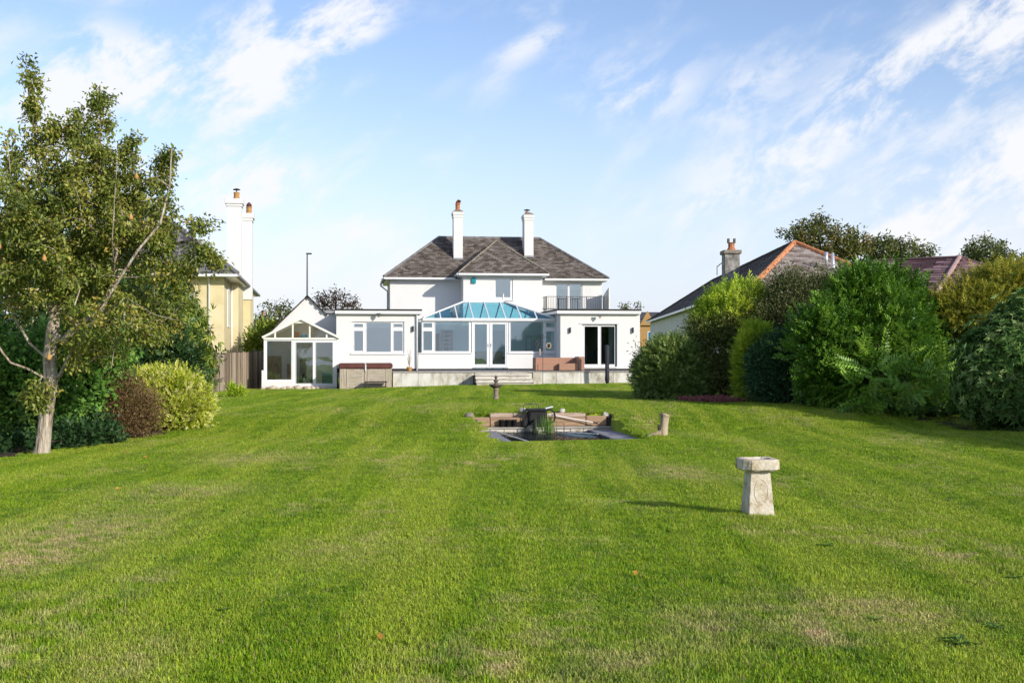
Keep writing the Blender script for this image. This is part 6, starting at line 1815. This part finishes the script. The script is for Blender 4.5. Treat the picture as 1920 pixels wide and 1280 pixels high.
LM['mahonia'] = leaf_material('pinnate_leaf', [C(0.070, 0.164, 0.018), C(0.164, 0.326, 0.034), C(0.281, 0.467, 0.059), C(0.420, 0.559, 0.070)], .35, .25, .5)
LM['gold'] = leaf_material('golden_leaf', [C(0.117, 0.166, 0.016), C(0.255, 0.283, 0.024), C(0.411, 0.390, 0.039), C(0.566, 0.488, 0.069)], .5, .28)
LM['rhodo'] = leaf_material('rhododendron_leaf', [C(0.043, 0.099, 0.023), C(0.092, 0.191, 0.043), C(0.168, 0.286, 0.071), C(0.286, 0.382, 0.142)], .55, .25, .12)
LM['fern'] = leaf_material('fern_leaf', [C(0.046, 0.118, 0.028), C(0.118, 0.211, 0.046), C(0.187, 0.281, 0.070)], .5, .3)
LM['autumn'] = leaf_material('autumn_leaf', [C(0.06, 0.085, 0.02), C(0.11, 0.14, 0.03), C(0.18, 0.19, 0.04), C(0.26, 0.18, 0.05)], .5, .3)
LM['olive'] = leaf_material('olive_leaf', [C(0.067, 0.095, 0.026), C(0.125, 0.157, 0.041), C(0.203, 0.226, 0.067)], .5, .3)
LM['purple'] = leaf_material('purple_leaf', [C(0.05, 0.03, 0.03), C(0.09, 0.055, 0.045), C(0.13, 0.1, 0.06)], .5, .25)
LM['reed'] = leaf_material('reed_leaf', [C(0.042, 0.112, 0.014), C(0.084, 0.196, 0.021), C(0.168, 0.280, 0.042)], .4, .3)
LM['weed'] = leaf_material('weed_leaf', [C(.10, .19, .02), C(.17, .28, .035)], .5, .25)
LM['yellowfall'] = leaf_material('fallen_leaf', [C(.40, .20, .03), C(.52, .36, .04)], .6, .2)
LEAF = leaf_tpl(.5); NARROW = leaf_tpl(.3); ROUND = leaf_tpl(.85, .08, .1)
SPRAY, WHORL, PINN, DROOP = tpl_spray(), tpl_whorl(), tpl_pinnate(), tpl_droop()
SPRAY_N = tpl_spray(8, .24, .38)

# ---------------------------------------------------------------- pear tree in the left foreground
def build_pear():
    d = 20.9
    def q(x, y, dy=0.0): return np.array(pw(x, y, d + dy))
    g = float(gz(*q(80, 855)[:2]))
    f = q(80, 856); f[2] = g - .05
    limbs = [[f, q(84, 800), q(89, 755), q(95, 715, .02), q(93, 673, 0), q(98, 624), q(103, 596, .1), q(125, 560, .2), q(152, 530, .3), q(165, 470, .3), q(178, 400, .2), q(185, 330, .1), q(188, 230), q(188, 160)],
             [q(95, 715), q(113, 703, -.1), q(128, 672, -.25), q(146, 645, -.35), q(171, 612, -.5), q(197, 566, -.6), q(226, 520, -.7), q(258, 470, -.8), q(300, 420, -.7), q(318, 350, -.5), q(322, 280, -.5)],
             [q(97, 640), q(118, 640, -.1), q(148, 606, -.2), q(184, 590, -.1), q(213, 532, .2), q(249, 486, .4), q(300, 465, .6), q(360, 450, .5), q(398, 470, .4)],
             [q(101, 600), q(90, 540, .2), q(80, 460, .3), q(78, 380, .2), q(68, 280, 0), q(56, 190, 0), q(48, 108, 0)],
             [q(93, 706), q(79, 706, -.2), q(49, 690, -.5), q(20, 680, -.7), q(4, 660, -.8), q(-25, 610, -.9), q(-30, 540, -.6)],
             [q(93, 673), q(84, 668, .1), q(56, 644, .3), q(30, 600, .5), q(5, 540, .7), q(0, 450, .7)],
             [q(184, 590), q(205, 600, -.4), q(226, 622, -.7), q(214, 652, -.9), q(209, 690, -1.0)],
             [q(197, 566), q(240, 560, -.9), q(290, 590, -1.2), q(330, 600, -1.2)],
             [q(165, 470), q(140, 400, .5), q(120, 330, .7), q(130, 260, .6)],
             [q(80, 460), q(40, 400, -.4), q(20, 330, -.5), q(14, 262, -.5)],
             [q(226, 520), q(210, 450, -1.3), q(215, 370, -1.4), q(220, 300, -1.2)]]
    k = d / F
    B = lambda x, y, rx, ry, rd, dy=0: (tuple(q(x, y, dy)), (rx * k, rd, ry * k))
    blobs = [B(120, 430, 130, 120, 1.7), B(55, 390, 75, 100, 1.3), B(180, 350, 95, 95, 1.3), B(255, 425, 90, 90, 1.3), B(325, 475, 62, 55, .9), B(60, 530, 100, 75, 1.5), B(180, 540, 110, 70, 1.6), B(-10, 450, 60, 120, 1.2),
             B(230, 615, 105, 60, 1.2, -.4), B(310, 560, 60, 80, 1.0), B(300, 345, 32, 55, .5), B(130, 290, 85, 50, .9), B(55, 290, 48, 45, .7), B(215, 280, 55, 40, .7), B(150, 650, 60, 40, .8, -.3)]
    T = list(fill_targets(blobs, 860, 5))
    rg = np.random.default_rng(3)
    for (x0, y0, x1, y1, n) in ((66, 270, 48, 105, 13), (170, 280, 188, 150, 14), (185, 260, 210, 190, 6), (60, 220, 78, 140, 8), (300, 340, 322, 272, 16), (25, 320, 14, 255, 8), (360, 460, 408, 490, 14), (340, 420, 395, 425, 8), (225, 300, 255, 260, 8), (120, 260, 150, 210, 9), (95, 260, 100, 215, 8)):
        for i in range(n):
            f_ = rg.random(); T.append(q(x0 + (x1 - x0) * f_ + rg.normal(0, 6), y0 + (y1 - y0) * f_ + rg.normal(0, 5), rg.normal(0, .08)))
    for i in range(14): T.append(q(70 + rg.normal(0, 10), 735 + rg.normal(0, 18), -.25 + rg.normal(0, .05)))
    t, P = tree('pear_tree', 'tall pear tree with pale lichened trunk and yellowing leaves, left foreground', tuple(f + np.array([0, 0, .05])), limbs, T, LEAF, .092, LM['pear'], 54, .122, .0062, seed=4, droop=.35, spread=.08, along=.55)
    # trunk flare and a few ripe pears
    me = MB().tube([f + np.array([-.03, 0, -.03]), f + np.array([-.02, 0, .07]), f + np.array([0, 0, .22]), f + np.array([.02, 0, .5])], [.21, .165, .128, .108], 14).mesh('root_flare', M['bark'], tuple(t['base']), smooth=True)
    link('root_flare', me, t)
    for (x, y) in ((283, 409), (125, 670), (145, 492), (60, 468), (270, 330), (13, 506)):
        p = P[np.argmin(np.linalg.norm((P - q(x, y, 0)) * np.array([1, .15, 1]), axis=1) + .2 * (P[:, 1] - d))] - np.array([0, .08, .05])
        me = MB().lathe([(.006, .055), (.016, .045), (.024, .025), (.036, -.005), (.038, -.03), (.026, -.055), (.005, -.06)], tuple(p), 12).mesh('pear_fruit', M['terra_yellow'], tuple(t['base']), smooth=True)
        link('pear_fruit', me, t)
build_pear()

# ---------------------------------------------------------------- shrubs on the left
def ft(x, y, d): p = pw(x, y, d); return (p.x, p.y)
shrub('hazel_shrub', 'broad leafy green shrub directly behind the pear trunk', 'shrub', ft(110, 840, 24),
      [pblob(40, 740, 23.6, 110, 95, 1.0), pblob(130, 700, 24.4, 95, 85, .9), pblob(-70, 720, 23.5, 90, 130, 1), pblob(165, 650, 24.8, 75, 60, .8)],
      ROUND, .105, LM['hazel'], 620, 30, up=.0, spread=.15, seed=21)
shrub('ivy_mound', 'low dark ivy mound at the lawn edge right of the pear trunk', 'shrub', ft(150, 838, 22.6),
      [pblob(140, 822, 22.8, 50, 28, .6), pblob(30, 840, 21.9, 50, 24, .5), pblob(188, 812, 23.4, 34, 22, .5)], ROUND, .075, LM['ivy'], 170, 26, up=.2, spread=.10, seed=22, stems=3, amp=.4, f=5)
shrub('dark_evergreen', 'tall dark evergreen mass behind the pear tree', 'shrub', ft(120, 810, 28.5),
      [pblob(60, 560, 29, 140, 130, 1.6), pblob(210, 620, 29, 110, 110, 1.5), pblob(-60, 640, 28, 120, 190, 1.5), pblob(300, 700, 29.5, 80, 80, 1.0), pblob(120, 720, 28, 130, 100, 1.2)], SPRAY, .26, LM['dark'], 900, 10, up=.2, spread=.2, seed=23, stems=9, stem_r=.05)
shrub('twiggy_shrub', 'rounded russet brown twiggy shrub beside the variegated bush', 'shrub', ft(205, 822, 24.6),
      [pblob(230, 760, 24.6, 58, 50, .6), pblob(200, 745, 24.6, 34, 40, .5), pblob(260, 780, 24.8, 35, 38, .45)], NARROW, .06, LM['brown'], 420, 24, up=.6, spread=.11, seed=24, stems=44, stem_mat='bark_red', stem_r=.012, fill=.3, amp=.45, f=5, shell=.2, clump_tone=.6)
shrub('variegated_shrub', 'round bright yellow-green variegated bush at the left lawn edge', 'shrub', ft(330, 806, 27),
      [pblob(318, 750, 27, 60, 50, .8), pblob(345, 765, 27, 40, 38, .6), pblob(282, 737, 27.1, 34, 38, .55)], SPRAY, .13, LM['varieg'], 700, 20, up=.35, spread=.09, seed=25, shell=.07, amp=.10, fill=.3, clump_tone=.5, jit=.6)
def bamboo():
    shrub('bamboo', 'dense green bamboo clump with drooping leaves before the fence', 'bamboo', ft(335, 770, 31),
          [pblob(325, 665, 31, 50, 76, .8), pblob(354, 690, 31, 28, 50, .6), pblob(295, 605, 31, 46, 76, .7), pblob(338, 618, 31, 27, 40, .5)], DROOP, .22, LM['bamboo'], 420, 18, up=-.15, spread=.18, seed=26, stems=22, stem_mat='cabinet', stem_r=.013, amp=.28)
bamboo()
def sapling():
    p = pw(441, 758, 43.0); g = float(gz(p.x, p.y))
    shrub('young_shrub', 'small yellow-green young shrub planted alone before the fence', 'shrub', (p.x, p.y), [pblob(441, 742, 43, 11, 14, .2), pblob(448, 736, 43, 9, 10, .17), pblob(435, 734, 43, 6, 11, .14)], LEAF, .085, LM['gold_green'], 70, 18, up=.5, spread=.07, seed=27, stems=6, stem_r=.01, fill=.1)
    single('mulch_ring', 'small ring of red bark mulch under the young shrub', 'mulch', MB().lathe([(.34, -.03), (.3, .01), (.15, .03), (.01, .04)], (p.x, p.y, g + .012), 18, .8), M['mulch'], (p.x, p.y, g), rot=0, smooth=True)
sapling()

# ---------------------------------------------------------------- shrubs on the right
shrub('clipped_laurel', 'big clipped broad-leaved bush standing against the right extension', 'shrub', ft(1262, 748, 37),
      [pblob(1264, 690, 37, 62, 54, 1.0), pblob(1228, 705, 37, 30, 42, .7), pblob(1300, 706, 37, 30, 44, .8), pblob(1262, 724, 36.8, 62, 24, .9)], SPRAY, .16, LM['laurel'], 1000, 18, up=.2, spread=.10, seed=31, shell=.06, amp=.08, fill=.3)
shrub('wispy_climber', 'loose wispy shoots against the wall left of the clipped bush', 'shrub', ft(1198, 738, 37.6),
      [pblob(1197, 655, 37.8, 7, 18, .15), pblob(1194, 690, 37.6, 8, 20, .15)], LEAF, .09, LM['mixed'], 22, 4, up=.4, spread=.12, seed=32, stems=8, stem_r=.008, fill=0)
shrub('yellow_green_shrub', 'bright yellow-green feathery shrub in front of the bungalow roof', 'shrub', ft(1365, 725, 37.5),
      [pblob(1375, 590, 37.6, 46, 38, .9), pblob(1343, 606, 37.6, 30, 30, .7), pblob(1404, 580, 37.8, 28, 36, .7)], SPRAY_N, .34, LM['gold_green'], 420, 14, up=.9, spread=.14, seed=33, outw=.35, fill=.3, stem_r=.04)
shrub('mixed_hedge', 'tangled dull green hedge behind the clipped bush', 'hedge', ft(1360, 728, 36.8),
      [pblob(1355, 655, 37, 54, 62, .9), pblob(1318, 632, 37.2, 30, 34, .7), pblob(1395, 645, 37, 42, 84, .9), pblob(1358, 694, 36.8, 50, 36, .8)], LEAF, .085, LM['mixed'], 720, 26, up=.3, spread=.14, seed=34, amp=.25)
shrub('lime_shrub', 'small lime green bush tucked left of the dark camellia', 'shrub', ft(1412, 750, 34.4),
      [pblob(1408, 690, 34.5, 24, 62, .5), pblob(1420, 650, 34.6, 22, 40, .5)], SPRAY_N, .2, LM['gold_green'], 320, 12, up=.3, spread=.09, seed=35, shell=.07, amp=.1)
shrub('camellia', 'dense dark glossy green rounded shrub in the right border', 'shrub', ft(1475, 758, 33.6),
      [pblob(1472, 690, 33.8, 62, 66, .9), pblob(1440, 700, 33.6, 32, 52, .6), pblob(1505, 680, 34, 42, 68, .8)], LEAF, .085, LM['camellia'], 820, 26, up=.1, spread=.12, seed=36, shell=.06, amp=.1)
shrub('grey_shrub', 'tall loose grey-green shrub rising in front of the orange hip tiles', 'shrub', ft(1500, 745, 36.5),
      [pblob(1500, 600, 36.8, 70, 62, 1.0), pblob(1478, 552, 36.8, 42, 42, .7), pblob(1540, 555, 36.8, 42, 45, .7), pblob(1455, 610, 36.6, 35, 45, .7)], LEAF, .075, LM['grey'], 640, 26, up=.5, spread=.17, seed=37, amp=.3, fill=.8, stems=12)
shrub('large_green_shrub', 'largest bright green layered shrub in the right border', 'shrub', ft(1575, 768, 32),
      [pblob(1645, 635, 32.5, 100, 95, 1.4), pblob(1570, 665, 32, 66, 74, 1.1), pblob(1690, 600, 33, 50, 52, 1.0), pblob(1610, 570, 33, 56, 50, 1.0), pblob(1560, 715, 31.6, 52, 36, .8), pblob(1640, 548, 33, 66, 34, .9), pblob(1720, 670, 32.4, 46, 74, .9), pblob(1540, 625, 32, 36, 40, .8)],
      SPRAY, .28, LM['lush'], 760, 19, up=.3, spread=.13, seed=38, amp=.42, f=5.5, shell=.14, fill=.45, clump_tone=.45)
shrub('mahonia', 'arching shrub of ladder-like leaflets low before the large green shrub', 'shrub', ft(1670, 772, 30.4),
      [pblob(1680, 710, 30.4, 72, 42, .7), pblob(1640, 735, 30.2, 38, 26, .5), pblob(1735, 715, 30.6, 40, 32, .5)], PINN, .74, LM['mahonia'], 110, 3, up=-.35, spread=.16, seed=39, outw=.25, rand=.8, fill=.1, shell=.15, face=.9)
shrub('golden_conifer', 'golden yellow-green spreading shrub below the plum red roof', 'shrub', ft(1840, 780, 32.5),
      [pblob(1840, 590, 32.8, 90, 50, 1.2), pblob(1890, 550, 33, 70, 50, 1.1), pblob(1780, 610, 32.8, 48, 34, .8), pblob(1900, 620, 32.6, 80, 60, 1.0)], SPRAY_N, .24, LM['gold'], 820, 14, up=.15, spread=.14, seed=40, amp=.28, f=4)
shrub('shady_hedge', 'deep green shady hedge behind the ferns', 'hedge', ft(1790, 775, 32),
      [pblob(1790, 700, 32.2, 60, 62, .9), pblob(1760, 655, 32.6, 45, 50, .8), pblob(1860, 690, 32, 80, 70, 1.0)], LEAF, .10, LM['dark'], 460, 22, up=.2, spread=.15, seed=41)
shrub('rhododendron', 'large rhododendron with whorled leaves at the right edge', 'shrub', ft(1895, 800, 27.4),
      [pblob(1885, 690, 27.6, 75, 82, 1.0), pblob(1850, 725, 27.4, 45, 55, .7), pblob(1930, 640, 27.8, 70, 70, .9), pblob(1930, 740, 27.4, 75, 55, .9)], WHORL, .17, LM['rhodo'], 700, 7, up=.3, spread=.15, seed=42, shell=.10, amp=.3, f=5, outw=.8, rand=.6, clump_tone=.5)
def ferns():
    for k, (x, y, s, side) in enumerate(((1715, 772, .75, 'left'), (1765, 778, .9, 'middle'), (1800, 770, .8, 'right'))):
        d = 29.6 + .2 * k; p = pw(x, y, d); g = float(gz(p.x, p.y)); base = (p.x, p.y, g)
        t = thing('fern', '%s of three ferns in the shade under the right border' % side, 'fern', base, rot=0, group='ferns under the right border')
        n = 13; a = np.linspace(0, 6.28, n, endpoint=False) + RNG.uniform(0, .4, n)
        D = np.stack([np.cos(a), np.sin(a), RNG.uniform(.35, 1.0, n)], -1)
        V, T, r = place(tpl_pinnate(16, .3), np.tile(np.array(base), (n, 1)), D, np.tile([0, 0, 1.0], (n, 1)), s * RNG.uniform(.8, 1.1, n), RNG.random(n), .2)
        link('fronds', fast_mesh('fronds', V, T, r, LM['fern'], base), t)
ferns()
# bushes further along the right-hand border, outside the picture, whose shade falls on the lawn
for k, (x, y, h, lab) in enumerate(((14.2, 23.0, 2.1, 'border shrub nearest the right edge of the lawn'), (15.2, 19.0, 2.3, 'second border shrub along the right edge of the lawn'), (15.2, 14.5, 2.3, 'third border shrub, closest to the viewer, along the right edge'))):
    g = float(gz(x, y))
    shrub('border_shrub', lab, 'shrub', (x, y), [((x, y, g + h * .55), (1.9, 1.7, h * .6)), ((x + .8, y - 1.2, g + h * .5), (1.5, 1.5, h * .5))], SPRAY, .34, LM['lush'], 420, 9, up=.3, spread=.2, seed=50 + k)

# ---------------------------------------------------------------- trees beyond the gardens
def far_tree(name, label, foot_x, d, blobs, n, leaf, size, mat, per, R, seed, group=None, top=None, spread=.2, along=.9):
    b = pw(foot_x, 655, d); f = np.array([b.x, b.y, 0.0])
    c = np.array(blobs[0][0])
    limbs = [[f, f + (c - f) * .45 + np.array([.1, 0, 0]), f + (c - f) * .8, c]]
    for bl in blobs[1:]: limbs.append([f + (c - f) * .8, (f + (c - f) * .8 + np.array(bl[0])) / 2 + np.array([0, 0, .2]), np.array(bl[0])])
    T = fill_targets(blobs, n, seed)
    return tree(name, label, tuple(f), limbs, T, leaf, size, mat, per, R, .01, 'bark_dark', seed, .15, spread, along, group)
far_tree('autumn_tree', 'tree turning bronze rising behind the bungalow ridge', 1545, 88, [pblob(1545, 455, 88, 70, 40, 3.0), pblob(1500, 440, 88, 36, 24, 1.8), pblob(1600, 470, 88, 45, 38, 2), pblob(1530, 420, 88, 26, 22, 1.5)], 300, LEAF, .30, LM['autumn'], 18, .28, 61)
far_tree('olive_tree', 'olive green tree right of the bronze one behind the bungalow', 1680, 92, [pblob(1680, 475, 92, 62, 34, 3.0), pblob(1640, 470, 92, 40, 32, 2.2), pblob(1730, 480, 92, 32, 24, 1.8)], 260, LEAF, .30, LM['olive'], 15, .28, 62)
far_tree('dark_tree', 'dark rounded tree above the plum red roof at far right', 1850, 95, [pblob(1848, 478, 95, 42, 36, 2.4), pblob(1885, 495, 95, 40, 28, 2.2), pblob(1825, 472, 95, 20, 18, 1.4), pblob(1925, 500, 95, 30, 25, 1.6)], 230, LEAF, .30, LM['olive'], 18, .25, 63)
far_tree('purple_plum_tree', 'purple-leaved tree behind the left flat roof', 628, 80, [pblob(630, 562, 80, 38, 24, 1.6), pblob(605, 570, 80, 28, 22, 1.2), pblob(655, 572, 80, 22, 18, 1)], 150, LEAF, .20, LM['purple'], 8, .16, 64)
far_tree('thin_tree', 'thin green tree with bare arching shoots left of the garage gable', 530, 76, [pblob(535, 592, 76, 30, 20, 1.2), pblob(500, 600, 76, 26, 18, 1.0), pblob(515, 575, 76, 28, 10, .8)], 120, LEAF, .22, LM['olive'], 9, .12, 65)
shrub('green_bush', 'green bush showing over the fence left of the porch', 'shrub', ft(490, 680, 60), [pblob(492, 640, 60, 22, 32, .9), pblob(475, 652, 60, 14, 22, .7), pblob(512, 632, 60, 16, 22, .8)], LEAF, .17, LM['bamboo'], 160, 18, spread=.2, seed=66)
far_tree('wispy_tree', 'tiny wisps of a far tree above the right flat roof', 1190, 95, [pblob(1172, 578, 95, 7, 5, .4), pblob(1196, 573, 95, 3.5, 7, .3)], 24, LEAF, .22, LM['olive'], 10, .1, 67)

# ---------------------------------------------------------------- small planting
def reeds():
    v = POND_B - .75
    c = pv(1020, 815, v); base = (c.x, c.y, WATER_Z)
    t = thing('reeds', 'clump of tall upright green reeds in the pond', 'reeds', base)
    n = 80; m = MB()
    V, T, r = [], [], []
    zt = pz(1020, 768, v) - WATER_Z
    u = np.concatenate([RNG.normal(c.x + .08, .09, 55), RNG.uniform(c.x - .22, c.x + .25, 25)]); vv = v + RNG.normal(0, .12, n)
    h = zt * np.concatenate([RNG.uniform(.6, 1.05, 55), RNG.uniform(.35, 1.0, 25)]); lean = RNG.normal(0, .05, n)
    P = np.stack([u, vv, np.full(n, WATER_Z - .05)], -1)
    D = np.stack([lean, RNG.normal(0, .05, n), np.ones(n)], -1)
    V, T, r = place(leaf_tpl(.028, .004, .0), P, D, norm(RNG.normal(size=(n, 3)) * np.array([.5, 1, 0]) + np.array([0, -.8, 0])), h, RNG.random(n), .2)
    link('blades', fast_mesh('blades', V, T, r, LM['reed'], base), t)
    for k, (x, y) in enumerate(((1057, 812), (1039, 814))):
        p = pv(x, y, v - .1); b = (p.x, p.y, WATER_Z)
        single('dead_stem', ('thicker rusty dead stem standing in the pond right of the reeds', 'thin rusty dead stem standing next to the reeds')[k], 'stem', MB().tube([(b[0], b[1], WATER_Z - .05), (b[0] + .01, b[1], WATER_Z + .15), (b[0] - .005, b[1], WATER_Z + .27 - .08 * k)], [.014 - .005 * k, .011 - .004 * k, .006], 6), M['mulch'], b)
reeds()
def heather():
    """low maroon ground cover between the clipped bush and the camellia"""
    n = 2600
    x0, y0 = ft(1345, 752, 35.2)
    a = RNG.uniform(0, 6.28, n); rr = np.sqrt(RNG.random(n))
    X = x0 + 1.15 * rr * np.cos(a); Y = y0 + 1.3 * rr * np.sin(a)
    P = np.stack([X, Y, gz(X, Y) + .02 + .05 * (1 - rr)], -1)
    D = norm(np.stack([RNG.normal(0, .5, n), RNG.normal(0, .5, n), np.ones(n)], -1))
    V, T, r = place(SPRAY_N, P, D, norm(RNG.normal(size=(n, 3))), RNG.uniform(.08, .18, n), RNG.random(n), .4)
    me = fast_mesh('heather', V, T, r, leaf_material('heather_leaf', [C(.14, .05, .04), C(.34, .11, .11), C(.46, .19, .17)], .7, .2), (x0, y0, 0))
    o = link('heather', me, None, 'stuff'); o.location = (x0, y0, 0)
    tag(o, 'low maroon heather covering the bed beside the clipped bush', 'heather', kind='stuff')
heather()
BEDS.append((*ft(1345, 752, 35.2), 1.0, 1.15))
def soil_bed(name, label, pts, mat):
    """planted border: dark earth sheet just above the turf"""
    n = len(pts); vs = [(x, y, float(gz(x, y)) + .012) for x, y in pts]
    c = (sum(p[0] for p in vs) / n, sum(p[1] for p in vs) / n)
    me = bpy.data.meshes.new(name); bm = bmesh.new()
    ring = [bm.verts.new(v) for v in vs]; mid = []
    for s in (.8, .5, .2):
        mid.append([bm.verts.new((c[0] + (v[0] - c[0]) * s, c[1] + (v[1] - c[1]) * s, float(gz(c[0] + (v[0] - c[0]) * s, c[1] + (v[1] - c[1]) * s)) + .03)) for v in vs])
    rows = [ring] + mid
    for a, b in zip(rows[:-1], rows[1:]):
        for i in range(n): bm.faces.new((a[i], a[(i + 1) % n], b[(i + 1) % n], b[i]))
    bm.faces.new(mid[-1]); bm.to_mesh(me); bm.free(); me.materials.append(mat); me.shade_smooth()
    o = link(name, me, None, 'structure'); o['label'] = label; o['category'] = 'flower bed'
soil_bed('left_border', 'dark earth border under the left-hand shrubs', [ft(-80, 870, 20.3), ft(60, 856, 21.2), ft(160, 838, 22.6), ft(270, 815, 25.2), ft(370, 800, 27.4), ft(410, 770, 32), ft(380, 750, 40), ft(250, 760, 40), ft(-150, 800, 28)], M['soil'])
soil_bed('right_border', 'dark earth border under the right-hand shrubs', [ft(1425, 765, 32.5), ft(1520, 772, 31.5), ft(1640, 779, 30.0), ft(1760, 790, 28.6), ft(1850, 806, 26.6), ft(2000, 815, 26), ft(2050, 770, 33), ft(1800, 750, 37), ft(1500, 745, 36.5)], M['soil'])
soil_bed('laurel_bed', 'dark earth around the clipped bush by the right extension', [ft(1190, 748, 36.2), ft(1260, 752, 35.7), ft(1330, 752, 35.7), ft(1350, 740, 38), ft(1290, 733, 40), ft(1200, 736, 39)], M['soil'])
def small_growth():
    """broad-leaved weeds in the turf, each one its own"""
    spots = [(1800, 1210, .13), (1862, 1178, .10), (300, 1053, .10), (985, 1112, .09), (1545, 1028, .10), (750, 1050, .07), (1640, 1165, .09), (540, 990, .08), (1450, 1010, .06), (1900, 1085, .10), (1190, 1105, .06), (420, 1150, .07), (1830, 1095, .07)]
    where = ['dark weed rosette at the bottom right of the lawn', 'weed rosette just above the darkest one at bottom right', 'wide flat weed in the turf at left of the lawn', 'small weed in the middle of the near lawn', 'weed in the grass right below the stone birdbath', 'weed left of the middle of the lawn', 'weed beside the straw patch in the right foreground', 'weed near a tall dry stalk in the left lawn', 'tiny weed at the right foot of the stone birdbath', 'pale weed at the right edge of the lawn', 'tiny dark weed in the centre foreground', 'weed in the left foreground turf', 'weed in the right foreground above the rosettes']
    for (x, y, s), lab in zip(spots, where):
        d = F * CAMZ / (y - HY); p = pw(x, y, d); g = float(gz(p.x, p.y)); base = (p.x, p.y, g)
        n = 9; a = np.linspace(0, 6.28, n, endpoint=False) + RNG.uniform(0, .5, n)
        V, T, r = place(leaf_tpl(.42, .06, .25), np.tile(np.array(base) + np.array([0, 0, .015]), (n, 1)), np.stack([np.cos(a), np.sin(a), RNG.uniform(.25, .7, n)], -1), np.tile([0, 0, 1.0], (n, 1)), s * RNG.uniform(.7, 1.1, n), RNG.random(n), .2)
        o = link('lawn_weed', fast_mesh('lawn_weed', V, T, r, LM['weed'], base)); o.location = base
        tag(o, lab, 'weed', 'weeds in the lawn')
    for k, (x, y, lab) in enumerate(((215, 923, 'bright yellow fallen leaf on the left lawn'), (715, 1212, 'orange fallen leaf in the centre foreground'), (1190, 1088, 'curled brown fallen leaf in the centre right foreground'), (240, 852, 'fallen leaf on the grass right of the pear trunk'), (268, 862, 'fallen leaf slightly nearer, right of the pear trunk'), (205, 848, 'fallen leaf by the edge of the left border'))):
        d = F * CAMZ / (y - HY); p = pw(x, y, d); g = float(gz(p.x, p.y)); base = (p.x, p.y, g + .045)
        V, T, r = place(leaf_tpl(.6, .12, .1), np.array([base]), np.array([[random.uniform(-1, 1), .3, .15]]), np.array([[.2, -.6, 1.0]]), np.array([.085]), np.array([.9 if k == 0 else .2]), 0)
        o = link('fallen_leaf', fast_mesh('fallen_leaf', V, T, r, LM['yellowfall'], base)); o.location = base
        tag(o, lab, 'leaf', 'fallen leaves')
small_growth()
TUFTS += [(*ft(80, 855, 20.9), .15, 60), (*ft(1420, 973, 13.2), .19, 70), (*ft(930, 749, 36), .14, 20), (*ft(1243, 819, 25.4), .16, 30)]
build_grass()
for o in SC.objects:
    if 'base' in o: del o['base']
